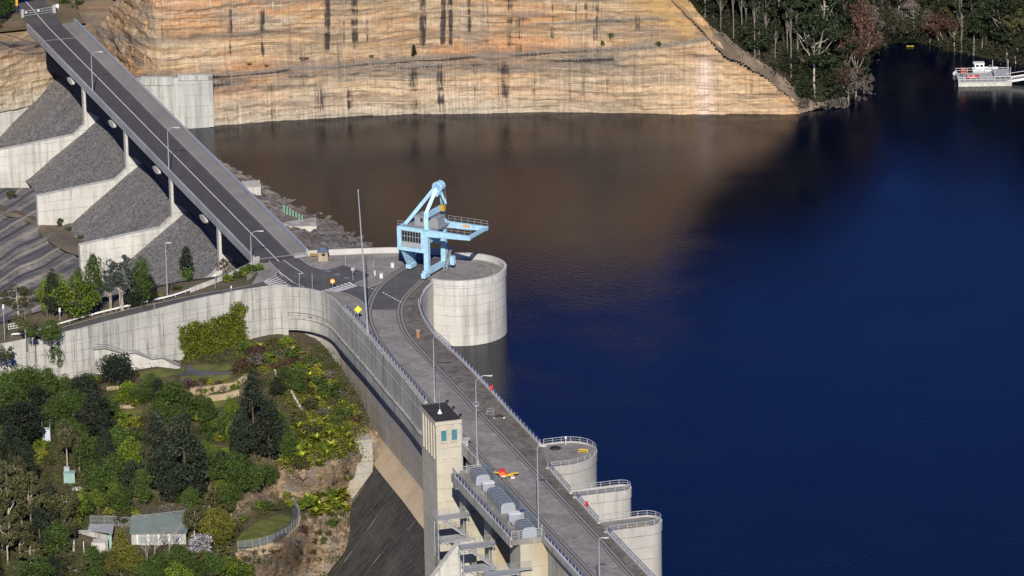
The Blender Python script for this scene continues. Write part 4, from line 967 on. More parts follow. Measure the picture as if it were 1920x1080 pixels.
# ================================================================ machine platform
railing('guard_railing', 'blue railing on the outer edge of the machine platform', [pa+DN*(PLW-.15)+Vector((0, 0, .3)), pe+DN*(PLW-.15)+Vector((0, 0, .3))], .95, 1.9, 3, group='railings of the machine platform')
railing('guard_railing', 'galvanised railing across the upper end of the machine platform', [pa+DN*(PLW-.2), pa+DN*.2], 1.3, 1.4, 4, mr=m_steel, mp=m_steel, group='railings of the machine platform')
railing('guard_railing', 'galvanised railing across the lower end of the machine platform', [pe+DN*(PLW-.2)+AX*.1, pe+AX*.1], 1.5, 1.2, 5, mr=m_steel, mp=m_steel, group='railings of the machine platform')
m_screen = plain('grey_screen_panel', (.30, .36, .39), .5, .2, var=.12, sc=1)
sc_ = thing('screen_fence', pa, 'long solid grey screen panel between the machine platform and the crest deck', 'fence')
MB().prism([pa+EX*.0, pa+EX*.1, pe+EX*.1, pe+EX*.0], ZD, ZD+2.2).build('panel', m_screen, sc_)
for k in range(13):
    q = pa.lerp(pe, k/12); MB().box(q+EX*.16+Vector((0, 0, 1.1)), (.08, .08, 2.2), (EX, AX)).build('post', m_steel, sc_)
m_hood = plain('ribbed_hood_sheet', (.13, .15, .19), .4, .3, var=.12); m_hend = plain('pale_hood_end', (.40, .43, .48), .4, .2, var=.1)
def hood(base, L, W, H, label, ribs):
    t = thing('machine_hood', base, label, 'machine hood', 'ribbed hoods on the machine platform')
    def prof(w, h, y):
        o = []
        for a in np.linspace(math.pi, 0, 13):
            x = w/2*np.sign(math.cos(a))*abs(math.cos(a))**.55; z = h*(.35+.65*abs(math.sin(a))**.6); o.append(EX*x+AX*y+Vector((0, 0, z)))
        return [EX*(-w/2)+AX*y]+o+[EX*(w/2)+AX*y]
    rows = [prof(W, H, 0.05), prof(W, H, L-.05)]
    MB().loft(rows).build('cover', m_hood, t, smooth=False, local=True)
    for k in range(ribs+1):
        y = L*k/ribs; rr = [prof(W+.05, H+.03, y-.05), prof(W+.12, H+.07, y-.05), prof(W+.12, H+.07, y+.07), prof(W+.05, H+.03, y+.07)]
        MB().loft(rr).build('rib', m_hend if k == 0 else m_post, t, local=True)
    e = prof(W-.02, H-.01, .0); MB().slab(e, AX*.06).build('end_panel', m_hend, t, local=True)
    for sx in (-.5, .5): MB().box(EX*(sx*W*.8)+AX*.3+Vector((0, 0, -.0)), (.3, .3, .3), (EX, AX)).build('foot', m_steel, t, local=True)
def onplat(u, v): return P(u, v, ZD+.02)
hood(onplat(906, 909), 4.2, 2.6, 1.9, 'ribbed blue-grey machine hood at the upper end of the platform beside the tower', 5)
hood(onplat(953, 962), 8.6, 2.6, 1.9, 'longest ribbed machine hood, in the middle of the platform', 10)
hood(onplat(993, 1008), 4.4, 2.6, 1.9, 'ribbed machine hood at the lower end of the platform beside the lamp post', 5)
def unit(base, label):
    t = thing('blower_unit', base, label, 'machine', 'white hopper machines on the platform')
    b = MB(); b.prism([EX*-1.05+AX*-.6, EX*1.05+AX*-.6, EX*1.05+AX*.6, EX*-1.05+AX*.6], 1.0, 2.15)
    b.build('housing', m_hend, t, local=True)
    v0 = [EX*(sx*1.0)+AX*(sy*.55)+Vector((0, 0, 1.0)) for sx, sy in ((-1, -1), (1, -1), (1, 1), (-1, 1))]; v1 = [EX*(sx*.35)+AX*(sy*.3)+Vector((0, 0, .15)) for sx, sy in ((-1, -1), (1, -1), (1, 1), (-1, 1))]
    MB().loft([v0+[v0[0]], v1+[v1[0]]]).build('hopper', m_hend, t, local=True)
    b = MB().prism([EX*-1.12+AX*-.66, EX*1.12+AX*-.66, EX*1.12+AX*.66, EX*-1.12+AX*.66], 2.15, 2.27); b.build('lid', m_white, t, local=True)
    for sx in (-1, 1):
        for sy in (-1, 1): MB().beam(EX*(sx*.95)+AX*(sy*.5), EX*(sx*.95)+AX*(sy*.5)+Vector((0, 0, 1.0)), .1, .1).build('leg', m_steel, t, local=True)
unit(onplat(915, 926), 'white hopper machine between the upper and the longest hood'); unit(onplat(964, 984), 'white hopper machine between the longest and the lower hood')
for (u, v, lb) in ((922, 898, 'blue drum beside the upper machine hood'), (979, 974, 'blue-capped cylinder beside the lower white hopper machine')):
    t = thing('pressure_vessel', onplat(u, v), lb, 'tank', 'blue capped tanks on the platform'); MB().tube([(0, 0, 0), (0, 0, 1.5)], .42, 12).build('body', m_steel, t, local=True); MB().tube([(0, 0, 1.5), (0, 0, 1.75), (0, 0, 1.85)], [.45, .42, .15], 12).build('cap', m_blue, t, local=True)
# ================================================================ steel stairs below the tower
def stairs(u, v, front, label, zadd=0):
    # find height so that the top landing stands just in front of the pier face 'front'
    lo, hi = -30., 12.
    for _ in range(50):
        z = (lo+hi)/2; d = (P(u, v, z)-front).dot(AX)
        if d > -.15: lo = z      # too far -> raise? (higher z = nearer)
        else: hi = z
    z = lo; o = P(u, v, z); t = thing('steel_staircase', o, label, 'staircase', 'galvanised staircases in front of the spillway piers')
    X = DN; Y = -AX
    def pt(x, y, zz): return X*x+Y*y+Vector((0, 0, zz))
    def deck(x0, x1, y0, y1, zz, nm='landing'):
        b = MB().prism([pt(x0, y0, 0), pt(x1, y0, 0), pt(x1, y1, 0), pt(x0, y1, 0)], zz-.12, zz)
        for k in range(4): xx = x0+(x1-x0)*k/3; b.beam(pt(xx, y0, zz-.25), pt(xx, y1, zz-.25), .12, .2)
        return b.build(nm, m_steel, t, local=True)
    def rail(pts, zz, nm='handrail'):
        b = MB()
        for h in (.4, .75, 1.1): b.tube([p+Vector((0, 0, h)) for p in pts], .03, 4)
        for p in resamp(pts, 1.0): b.tube([p, p+Vector((0, 0, 1.1))], .035, 4)
        return b.build(nm, m_steel, t, local=True)
    L = 6.0
    deck(0, L, 0, 2.6, 0); deck(.3, L-.2, 1.2, 4.6, -3.6)
    rail([pt(0, 2.5, 0), pt(L, 2.5, 0), pt(L, 0, 0)], 0); rail([pt(.3, 4.5, -3.6), pt(L-.2, 4.5, -3.6), pt(L-.2, 1.2, -3.6)], 0); rail([pt(0, .1, 0), pt(L, .1, 0)], 0)
    b = MB()   # flight
    for s in (2.7, 3.6):
        b.beam(pt(L-1.2, s, -.1), pt(.6, s, -3.6), .08, .3)
    for k in range(16):
        f = (k+.5)/16; b.box(pt(L-1.2+(-L+1.8)*f, 3.15, -.1-3.5*f), (.32, .9, .05), (X, Y))
    b.build('flight', m_steel, t, local=True)
    rail([pt(L-1.2, 3.6, -.1), pt(.6, 3.6, -3.6)], 0)
    b = MB()
    for x in (.3, L-.2):
        for y in (.1, 2.5): b.beam(pt(x, y, -.1), pt(x, y, -7.5), .14, .14)
        b.beam(pt(x, .1, -7.2), pt(x, 2.5, -3.8), .09, .09)
    b.beam(pt(.3, 2.5, -7.2), pt(L-.2, 2.5, -3.8), .09, .09); b.beam(pt(.3, .1, -3.7), pt(L-.2, .1, -.2), .09, .09)
    b.build('support_frame', m_steel, t, local=True)
    rail([pt(-2.8, .12, .0), pt(0, .12, 0)], 0, 'link_rail'); MB().prism([pt(-2.8, .1, 0), pt(0, .1, 0), pt(0, 1.1, 0), pt(-2.8, 1.1, 0)], -.1, 0).build('link_walkway', m_steel, t, local=True)
    return t
f1 = pier_at(873, 930, 4); f2 = pier_at(921, 985, 4.4)
stairs(872, 960, f1, 'galvanised steel staircase with two landings directly below the lift tower')
stairs(920, 1014, f2, 'galvanised steel staircase below the machine platform, right of the tower stairs')
stairs(966, 1066, pq, 'galvanised steel staircase at the bottom edge in front of the end pier')
# training wall (pale sloping coping)
tw0 = P(862, 1006, -6.0); 
lo, hi = -30., 8.
def zfront(u, v, front, off):
    lo, hi = -45., 12.
    for _ in range(50):
        z = (lo+hi)/2
        if (P(u, v, z)-front).dot(AX) > off: lo = z
        else: hi = z
    return lo
za = zfront(858, 1010, f1, -5.5); A_ = P(858, 1010, za); n_ = DN.copy()
B_ = A_+DN*9+Vector((0, 0, -11)); C_ = A_-DN*3
twl = MB().slab([A_, B_, B_+Vector((0, 0, -20)), A_+Vector((0, 0, -30)), C_+Vector((0, 0, -30)), C_], -AX*1.6)
o = twl.build('training_wall', m_concL); tag(o, 'pale concrete training wall with a sloping top at the foot of the tower', 'retaining wall')
# ================================================================ gantry crane
m_cr = plain('pale_blue_crane_paint', (.37, .60, .75), .5, var=.22, sc=1.3); m_crg = plain('crane_grey_sheet', (.26, .28, .29), .5, var=.15)
ce1 = P(799.5, 431, 22.6)-P(737.3, 422, 22.6); ce1.z = 0; ce1.normalize(); ce2 = Vector((-ce1.y, ce1.x, 0))
co_ = P(799.5, 431, 22.6); co_.z = ZD
cr_ = thing('gantry_crane', co_, 'pale blue gantry crane with cantilever booms standing on rails beside the big bastion', 'crane')
def cpt(x, y, z): return ce1*x+ce2*y+Vector((0, 0, z))
def cbeam(a, b, w, h, name='beam', mat=None, up=(0, 0, 1)): return MB().beam(cpt(*a), cpt(*b), w, h, up).build(name, mat or m_cr, cr_, local=True)
def cslab(pts, y0, th, name, mat=None): return MB().slab([cpt(x, y0, z) for x, z in pts], ce2*th).build(name, mat or m_cr, cr_, local=True)
Wd = 7.0
for yy in (0, Wd):
    nm = 'side_frame'
    # box frame with a window opening (four members) + boom
    cslab([(-6.6, 10.1), (-6.6, 9.45), (0.3, 9.45), (0.3, 10.1)], yy-.3, .6, nm)
    cslab([(-6.6, 5.2), (-6.6, 5.95), (-.3, 5.95), (-.3, 5.2)], yy-.3, .6, nm)
    cslab([(-6.6, 5.95), (-5.7, 5.95), (-5.7, 9.45), (-6.6, 9.45)], yy-.3, .6, nm)
    cslab([(-1.2, 5.95), (-.5, 5.95), (-.5, 9.45), (-1.2, 9.45)], yy-.3, .6, nm)
    w_ = cslab([(-5.7, 5.95), (-1.2, 5.95), (-1.2, 9.45), (-5.7, 9.45)], yy-.1, .1, 'window', m_glassd)
    b = MB()
    for k in range(8): x = -5.6+k*.63; b.beam(cpt(x, yy-.16, 5.95), cpt(x, yy-.16, 9.45), .09, .09, (0, 1, 0))
    for z in (6.0, 7.1, 8.25, 9.35): b.beam(cpt(-5.7, yy-.17, z), cpt(-1.2, yy-.17, z), .09, .1)
    b.build('window_grid', m_crg, cr_, local=True)
    cslab([(-5.65, 5.98), (-1.25, 5.98), (-1.25, 7.05), (-5.65, 7.05)], yy-.14, .03, 'louvre_panel', plain('louvre_grey', (.33, .36, .38), .5))
    cslab([(-.5, 10.1), (-.5, 8.6), (.6, 8.75), (10.0, 9.25), (10.15, 10.0), (10.0, 10.1)], yy-.32, .64, 'boom')
    cslab([(-.5, 1.2), (-.5, 8.6), (.5, 8.7), (.5, 1.2)], yy-.45, .9, 'leg')
    cbeam((0, yy, 10.1), (0, yy, 13.7), .85, .85, 'upright', up=(0, 1, 0)); MB().box(cpt(0, yy, 10.2), (1.3, 1.2, .18), (ce1, ce2)).build('flange', m_cr, cr_, local=True)
    cbeam((0, yy, 13.5), (.9, 3.5+(-.5 if yy == 0 else .5), 18.2), .68, .7, 'upper_strut', up=(1, 0, 0))
    # walkway railing on boom
    b = MB()
    for h in (.55, 1.1): b.tube([cpt(1.0, yy+.25, 10.1+h), cpt(10, yy+.25, 10.1+h)], .035, 4)
    for k in range(7): b.tube([cpt(1.0+k*1.5, yy+.25, 10.1), cpt(1.0+k*1.5, yy+.25, 11.2)], .035, 4)
    b.build('handrail', m_post, cr_, local=True); b = MB()
    for h in (.55, 1.1): b.tube([cpt(-6.5, yy, 10.1+h), cpt(-3.6, yy, 10.1+h)], .035, 4)
    for k in range(3): b.tube([cpt(-6.5+k*1.4, yy, 10.1), cpt(-6.5+k*1.4, yy, 11.2)], .035, 4)
    b.build('handrail', m_post, cr_, local=True)
cslab([(9.35, 9.3), (10.1, 9.5), (10.1, 10.05), (9.35, 10.05)], .3, Wd-.6, 'end_tie')
cslab([(-6.6, 5.2), (-6.0, 5.2), (-6.0, 10.05), (-6.6, 10.05)], .3, Wd-.6, 'end_frame')
MB().prism([cpt(-6, .3, 0), cpt(1.6, .3, 0), cpt(1.6, Wd-.3, 0), cpt(-6, Wd-.3, 0)], 9.75, 9.95).build('floor', m_crg, cr_, local=True)
MB().prism([cpt(-4.0, 2.4, 0), cpt(1.3, 2.4, 0), cpt(1.3, 5.2, 0), cpt(-4.0, 5.2, 0)], 9.95, 11.9).build('machinery_house', m_crg, cr_, local=True)
b = MB().prism([cpt(-4.15, 2.25, 0), cpt(1.45, 2.25, 0), cpt(1.45, 5.35, 0), cpt(-4.15, 5.35, 0)], 11.9, 12.05); b.build('house_roof', m_crg, cr_, local=True)
b = MB()
for k in range(14): b.box(cpt(-3.8+k*.37, 2.37, 10.9), (.06, .06, 1.7), (ce1, ce2))
b.build('louvres', m_post, cr_, local=True); MB().box(cpt(-2.4, 2.36, 11.2), (.45, .08, .8), (ce1, ce2)).build('hatch', m_black, cr_, local=True)
cbeam((0, .3, 13.0), (0, Wd-.3, 13.0), .8, .9, 'cross_beam'); cbeam((0, .3, 7.6), (0, Wd-.3, 7.6), .7, .8, 'cross_beam')
cbeam((-5.9, 1.9, 10.0), (.7, 3.3, 18.5), .75, .7, 'back_strut')
MB().tube([cpt(1.1, 2.7, 18.35), cpt(1.1, 4.3, 18.35)], 1.1, 22).build('sheave_housing', m_cr, cr_, local=True)
MB().tube([cpt(1.1, 2.62, 18.35), cpt(1.1, 2.7, 18.35)], .75, 18).build('sheave_disc', plain('sheave_blue', (.22, .42, .62), .4), cr_, local=True)
MB().tube([cpt(1.0, 2.4, 17.0), cpt(1.0, 4.6, 17.0)], .55, 14).build('sheave_disc', m_cr, cr_, local=True)
cbeam((1.3, 3.5, 17.6), (2.2, 4.2, 14.8), .5, .5, 'hook_arm')
b = MB()
for (x, y) in ((1.8, 3.2), (2.2, 3.4), (1.8, 3.8), (2.2, 4.0)): b.tube([cpt(x, y, 17.8), cpt(x+.1, y, 14.6)], .04, 4)
b.build('hoist_rope', m_black, cr_, local=True)
MB().box(cpt(1.9, 3.5, 14.0), (.9, .8, 1.2), (ce1, ce2)).build('hook_block', plain('ochre_yellow', (.52, .33, .05), .5), cr_, local=True)
b = MB(); 
for k in range(10): b.box(cpt(1.55-k*.10, 4.9+k*.22, 17.4-k*.42), (.5, .06, .05), (ce1, ce2))
b.tube([cpt(1.3, 4.8, 17.6), cpt(.35, 7.0, 13.4)], .05, 4); b.tube([cpt(1.8, 4.8, 17.6), cpt(.85, 7.0, 13.4)], .05, 4); b.build('ladder', m_steel, cr_, local=True)
MB().tube([cpt(.9, 3.4, 19.4), cpt(.9, 3.4, 21.2)], .06, 5).build('lightning_rod', m_black, cr_, local=True)
# orange plate on the far boom with dark lettering bars
MB().box(cpt(5.4, Wd-.34, 9.72), (1.75, .04, .42), (ce1, ce2)).build('name_plate', plain('orange_plate', (.75, .33, .10), .5), cr_, local=True)
# bogies, sill, left leg
cslab([(-.45, .75), (.45, .75), (.45, 1.75), (-.45, 1.75)], -1.2, Wd+2.2, 'sill_beam')
for yy in (-.7, Wd+.2):
    cslab([(-.4, .35), (.4, .35), (.55, 1.3), (-.55, 1.3)], yy-1.0, 2.0, 'bogie')
    for d in (-.6, .6): MB().tube([cpt(-.2, yy+d, .36), cpt(.2, yy+d, .36)], .34, 12).build('wheel', m_black, cr_, local=True)
b = MB(); b.slab([cpt(-6.3, .2, 5.3), cpt(-6.3, 2.4, 5.3), cpt(-6.3, 4.0, 3.0), cpt(-6.3, 5.0, 3.0), cpt(-6.3, 5.0, .9), cpt(-6.3, 3.0, .9)], ce1*.7); b.build('leg', m_cr, cr_, local=True)
cbeam((-5.95, Wd-.3, 5.3), (-5.95, 4.4, 1.6), .7, .8, 'brace')
cslab([(-6.5, .35), (-5.4, .35), (-5.4, 1.2), (-6.5, 1.2)], 2.8, 2.4, 'bogie')
for d in (3.3, 4.6): MB().tube([cpt(-6.2, d, .36), cpt(-5.8, d, .36)], .34, 12).build('wheel', m_black, cr_, local=True)
b = MB()
for k in range(12): b.box(cpt(1.3+.0*k, 5.0+.17*k, .3+.32*k), (.8, .25, .05), (ce1, ce2))
b.beam(cpt(.9, 4.9, .2), cpt(.9, 7.0, 4.2), .06, .2); b.beam(cpt(1.7, 4.9, .2), cpt(1.7, 7.0, 4.2), .06, .2)
for y, z in ((5.0, .3), (6.0, 2.3), (7.0, 4.2)): b.tube([cpt(1.7, y, z), cpt(1.7, y, z+1)], .035, 4)
b.tube([cpt(1.7, 5.0, 1.3), cpt(1.7, 7.0, 5.2)], .035, 4); b.box(cpt(1.3, 7.6, 4.2), (1.2, 1.4, .08), (ce1, ce2))
b.build('access_ladder', m_post, cr_, local=True); MB().box(cpt(2.0, 6.9, 2.0), (.9, .8, 1.8), (ce1, ce2)).build('electric_cabinet', m_cr, cr_, local=True)
# ================================================================ lamps
LG = 'street lamps along the bridge and the dam crest'
def lamp(u, v, vt, z, label, arm=1.5, dirv=None, group=LG, yard=False):
    b0 = P(u, v, z); H = zat(b0, vt)-z; t = thing('street_lamp', b0, label, 'street lamp', group); d = dirv or Vector((1, -.1, 0)).normalized()
    MB().tube([(0, 0, 0), (0, 0, .9)], .2, 8).build('base', m_lamp, t, local=True)
    MB().tube([(0, 0, .5), (0, 0, H*.5), (0, 0, H-arm*.8)], [.13, .11, .075], 8).build('pole', m_lamp, t, local=True)
    if arm:
        ar = [Vector((0, 0, H-arm*.8))+d*(arm*(1-math.cos(a)))+Vector((0, 0, arm*.8*math.sin(a))) for a in np.linspace(0, math.pi/2, 8)]+[d*(arm*1.2)+Vector((0, 0, H))]
        MB().tube(ar, .065, 6).build('arm', m_lamp, t, local=True); e = ar[-1]
        MB().add([e+d*x+Vector((-d.y, d.x, 0))*y+Vector((0, 0, zz)) for x, y, zz in ((-.1, -.12, .05), (.9, -.18, .08), (.9, .18, .08), (-.1, .12, .05), (-.1, -.1, -.08), (.8, -.13, -.08), (.8, .13, -.08), (-.1, .1, -.08))], [(0, 1, 2, 3), (7, 6, 5, 4), (0, 4, 5, 1), (1, 5, 6, 2), (2, 6, 7, 3), (3, 7, 4, 0)]).build('lamp_head', m_white, t, local=True)
    return t
lamp(174, 178, 97, ZD, 'farthest street lamp on the bridge, nearest the cliff'); lamp(317, 326, 239, ZD, 'street lamp halfway along the bridge parapet'); lamp(472, 508, 433, ZD-1, 'street lamp at the near end of the bridge beside the green shrubs')
lamp(815, 754, 624, ZD, 'street lamp on the crest just behind the tower roof', 1.8); lamp(895, 868, 704, ZD, 'street lamp on the crest right of the tower, its arm over the railing', 1.8); lamp(1010, 1003, 836, ZD, 'street lamp standing at the lower end of the machine platform', 0.6); lamp(1125, 1150, 1008, ZD, 'street lamp at the bottom edge between railing and crane rail', .6)
ms = P(690, 628, ZD+.02); H = zat(ms, 358)-ZD; t = thing('flag_mast', ms, 'very tall bare grey mast rising from the railing left of the crane', 'mast')
MB().tube([(0, 0, 0), (-.55, 0, H*.5), (-1.15, 0, H)], [.2, .15, .09], 10).build('pole', m_lamp, t, local=True); MB().tube([(-1.15, 0, H), (-1.15, 0, H+.25)], .16, 8).build('finial', m_post, t, local=True); MB().box((0, 0, .06), (.7, .7, .12)).build('base_plate', m_steel, t, local=True)
# small posts / signs on the plaza
def post(u, v, vt, label, name='sign_post', top=None, z=ZD, group=None, cat='post', ar=0):
    b0 = P(u, v, z); H = zat(b0, vt)-z; t = thing(name, b0, label, cat, group); MB().tube([(0, 0, 0), (0, 0, H)], .06, 6).build('pole', m_lamp, t, local=True)
    if top: top(t, H)
    return t
m_yel = plain('sign_yellow', (.85, .70, .02), .4, var=.03); m_or = plain('sign_orange', (.80, .42, .04), .4, var=.03)
def diamond(t, H):
    b = MB(); s = .72; b.slab([(0, -.08, H-s+s), (s, -.08, H), (0, -.08, H+s), (-s, -.08, H)], (0, .04, 0)); b.v = b.v; b.build('sign_plate', m_yel, t, local=True)
    MB().slab([(-.12, -.1, H-.2), (.12, -.1, H-.2), (.12, -.1, H+.22), (-.12, -.1, H+.22)], (0, .015, 0)).build('sign_symbol', plain('sign_pale', (.9, .85, .4), .4), t, local=True)
def disc(t, H):
    MB().tube([(0, -.1, H), (0, -.05, H)], .48, 18).build('sign_plate', m_or, t, local=True); MB().tube([(0, -.12, H), (0, -.105, H)], .2, 12).build('sign_symbol', m_white, t, local=True)
def diamond2(t, H):
    s = .78; MB().add([(0, -.08, H-s), (s, -.08, H), (0, -.08, H+s), (-s, -.08, H), (0, -.04, H-s), (s, -.04, H), (0, -.04, H+s), (-s, -.04, H)], [(0, 1, 2, 3), (7, 6, 5, 4), (0, 4, 5, 1), (1, 5, 6, 2), (2, 6, 7, 3), (3, 7, 4, 0)]).build('sign_plate', m_yel, t, local=True)
    MB().box((0, -.1, H), (.22, .02, .5)).build('sign_symbol', plain('sign_pale', (.9, .85, .45), .4), t, local=True)
post(672, 605, 580, 'yellow diamond road sign on the pale island by the railing', 'road_sign', diamond2, cat='sign')
post(624, 546, 527, 'round orange road sign beside the zebra crossing', 'road_sign', disc, cat='sign')
def arm_(t, H): MB().box((.25, 0, H), (.9, .05, .12)).build('sign_plate', m_steel, t, local=True)
post(562, 538, 513, 'thin post with a short arm in the road by the curved wall', top=arm_); post(586, 545, 513, 'plain grey post standing on the curved wall top by the crossing'); post(662, 525, 505, 'grey back of a round sign on the plaza island', top=lambda t, H: MB().tube([(0, 0, H), (0, .05, H)], .4, 14).build('sign_plate', m_steel, t, local=True), cat='sign')
post(648, 496, 477, 'thin post on the plaza right of the stone hut'); post(701, 515, 488, 'thin post on the plaza beside the tall mast')
post(290, 591, 568, 'short grey post on top of the curved wall beside the descending road', z=11.2); post(434, 554, 538, 'short white-capped post at the road bend below the bridge', z=12.3, top=lambda t, H: MB().box((0, 0, H), (.25, .2, .4)).build('cap', m_white, t, local=True)); post(404, 540, 516, 'white-capped post by the white rail under the cypress', z=12.0, top=lambda t, H: MB().box((0, 0, H), (.25, .2, .4)).build('cap', m_white, t, local=True))
t = lamp(314, 558, 455, 11.2, 'slim street lamp beside the white guard rail below the embankments', 0.25)
for u, v, vt, lb in ((9, 638, 580, 'white-headed lamp post beside the small white gate'), (113, 606, 586, 'short white-headed post behind the guard rail')):
    b0 = P(u, v, 9.3); H = zat(b0, vt)-9.3; t = thing('post_lamp', b0, lb, 'lamp'); MB().tube([(0, 0, 0), (0, 0, H)], .08, 6).build('pole', m_lamp, t, local=True); MB().tube([(0, 0, H), (0, 0, H+.25), (0, 0, H+1.0)], [.14, .24, .2], 8).build('lamp_head', m_white, t, local=True)
# white guard rail along the descending road
gpts = [Vector(p) for p in cr(Wz([(486, 491, ZD), (455, 508, 12.4), (420, 524, 12.2), (375, 541, 11.8), (330, 557, 11.5), (290, 567, 11.2), (215, 584, 10.6), (160, 598, 10.1), (125, 608, 9.85), (95, 617, 9.6), (60, 628, 9.4), (22, 632, 9.2)]), 5)]
parapet('guard_wall', 'white concrete guard wall from the bridge end down to the roadside shrubs', gpts[:18], .9, .3, m_concL, 'wall')
gr_ = thing('guard_rail', gpts[12], 'long white metal guard rail beside the road going down to the left', 'guard rail')
b = MB(); gg = resamp(gpts[12:], 1.0)
pr = [(.0, .5), (.06, .56), (0, .62), (.06, .70), (0, .76)]
b.loft([[p+Vector((0, -a, c)) for p in gg] for a, c in ((.08, .42), (.16, .5), (.08, .58), (.16, .68), (.08, .76), (.0, .76), (0, .42))]); b.build('rail', m_white, gr_)
f_ = None
for p in resamp(gpts[12:], 2.5):
    if f_ is None: f_ = MB().box((0, .02, .35), (.12, .1, .7)).build('post', m_steel, gr_, local=True); f_.location = p-gr_.location
    else: q = f_.copy(); C.objects.link(q); q.location = p-gr_.location; q.parent = gr_
# white field gate
ga = P(16, 620, 9.2); t = thing('metal_gate', ga, 'small white barred gate at the left edge beside the lamp post', 'gate'); gb_ = P(36, 617, 9.2)-ga
b = MB()
for h in (.3, .8, 1.3): b.tube([Vector((0, 0, h)), gb_+Vector((0, 0, h))], .06, 5)
for s in (0, .25, .5, .75, 1): b.tube([gb_*s+Vector((0, 0, .05)), gb_*s+Vector((0, 0, 1.35))], .06, 5)
b.build('gate_frame', m_white, t, local=True)
# ================================================================ stone hut, bins, plaza furniture
m_stone = concrete('hut_stone', (.42, .34, .22), dark=(.10, .08, .05), streak=.4, lift=.5)
hb0 = P(606, 488, ZD); t = thing('stone_hut', hb0, 'small square stone hut with blue-grey hipped roof by the plaza parapet', 'hut')
b = MB().box((0, 0, 1.0), (1.9, 1.7, 2.0)); b.build('wall', m_stone, t, local=True)
MB().add([(-1.15, -1.05, 1.95), (1.15, -1.05, 1.95), (1.15, 1.05, 1.95), (-1.15, 1.05, 1.95), (-.45, 0, 2.75), (.45, 0, 2.75)], [(0, 1, 5, 4), (1, 2, 5), (2, 3, 4, 5), (3, 0, 4), (3, 2, 1, 0)]).build('roof', plain('slate_blue', (.09, .12, .17), .5), t, local=True)
MB().box((.1, -.87, 1.45), (.7, .06, .5)).build('window', m_black, t, local=True); MB().box((-.5, -.87, .7), (.3, .05, .9)).build('door', m_post, t, local=True)
for (u, v, lb) in ((715, 521, 'white bin on the plaza island left of the crane rails'), (736, 501, 'white bin beside the crane foot'), (703, 516, 'small pale bollard on the plaza island')):
    t = thing('bin' if 'bin' in lb else 'bollard', P(u, v, ZD), lb, 'bin' if 'bin' in lb else 'bollard'); r_ = .42 if 'bin' in lb else .16
    MB().tube([(0, 0, 0), (0, 0, .95)], [r_*.85, r_], 12).build('body', m_white, t, local=True); MB().tube([(0, 0, .95), (0, 0, 1.05), (0, 0, 1.15)], [r_*1.08, r_*1.08, r_*.4], 12).build('lid', m_post, t, local=True)
t = thing('timber_bench', P(588, 483, ZD), 'small timber bench against the plaza parapet left of the stone hut', 'bench'); m_tim = plain('ochre_timber', (.36, .25, .10), .7)
MB().box((0, 0, .45), (1.6, .5, .08)).build('seat', m_tim, t, local=True); MB().box((0, .25, .75), (1.6, .07, .35)).build('backrest', m_tim, t, local=True)
for s in (-.6, .6): MB().box((s, 0, .21), (.08, .4, .42)).build('leg', m_tim, t, local=True)
m_rust = plain('rusty_cabinet', (.30, .17, .08), .8, var=.25)
t = thing('service_cabinet', P(784, 633, ZD), 'rusty brown upright cabinet on the crest by the right crane rail', 'cabinet'); MB().box((0, 0, .75), (.6, .5, 1.5)).build('body', m_rust, t, local=True); MB().box((0, 0, 1.55), (.75, .65, .1)).build('lid', m_post, t, local=True)
m_red = plain('rescue_red', (.62, .04, .03), .5)
for (u, v, lb) in ((922, 734, 'red rescue box on the lake railing above the lamp arm'), (1100, 953, 'red rescue box on the railing between the two lower small bastions')):
    t = thing('rescue_box', P(u, v+2, ZD), lb, 'rescue box', 'red rescue boxes on the lake railing')
    MB().box((0, 0, .3), (.12, .12, .6)).build('stand', m_post, t, local=True); MB().box((0, 0, 1.0), (.55, .4, .85)).build('body', m_red, t, local=True)
# steel rack, pipe hoop and concrete blocks on the deck
t = thing('steel_rack', P(919, 776, ZD), 'small open steel rack on the crest right of the lamp post', 'rack'); b = MB()
for x in (-.6, .6):
    for y in (-.4, .4): b.beam((x, y, 0), (x, y, .9), .07, .07)
for z in (.1, .5, .9):
    b.beam((-.6, -.4, z), (.6, -.4, z), .06, .06); b.beam((-.6, .4, z), (.6, .4, z), .06, .06); b.beam((-.6, -.4, z), (-.6, .4, z), .06, .06); b.beam((.6, -.4, z), (.6, .4, z), .06, .06)
b.build('frame', m_post, t, local=True); MB().box((0, 0, .5), (1.2, .8, .03)).build('shelf', m_steel, t, local=True)
t = thing('pipe_hoop', P(936, 784, ZD), 'low dark arched pipe hoop lying on the crest near the steel rack', 'pipe'); MB().tube([(math.cos(a)*.9, 0, .1+math.sin(a)*.55) for a in np.linspace(0, math.pi, 12)], .12, 7).build('pipe', plain('dark_rust', (.05, .035, .03), .7), t, local=True)
MB().box((.9, 0, .1), (.35, .3, .2)).build('foot', m_white, t, local=True); MB().box((-.9, 0, .1), (.35, .3, .2)).build('foot', m_post, t, local=True)
t = thing('hose_reel', P(893, 763, ZD), 'pale hose reel on the crest just left of the lamp post', 'hose reel'); MB().tube([(.5*math.cos(a), 0, .55+.5*math.sin(a)) for a in np.linspace(0, 2*math.pi, 16)], .07, 5).build('reel', m_post, t, local=True); MB().box((0, .1, .3), (.7, .3, .1)).build('frame', m_steel, t, local=True)
t = thing('cable_coil', P(873, 836, ZD), 'loose coil of pale cable heaped on the parapet beside the tower', 'cable'); b = MB()
for k in range(4): b.tube([(.1*k+(.8-.1*k)*math.cos(a), .5*math.sin(a)*(.9-.1*k), 1.2+.12*k+.08*math.sin(3*a)) for a in np.linspace(0, 2*math.pi, 20)], .06, 5)
b.build('coil', m_post, t, local=True); MB().box((0, 0, .6), (1.0, .7, 1.15)).build('drum', m_steel, t, local=True)
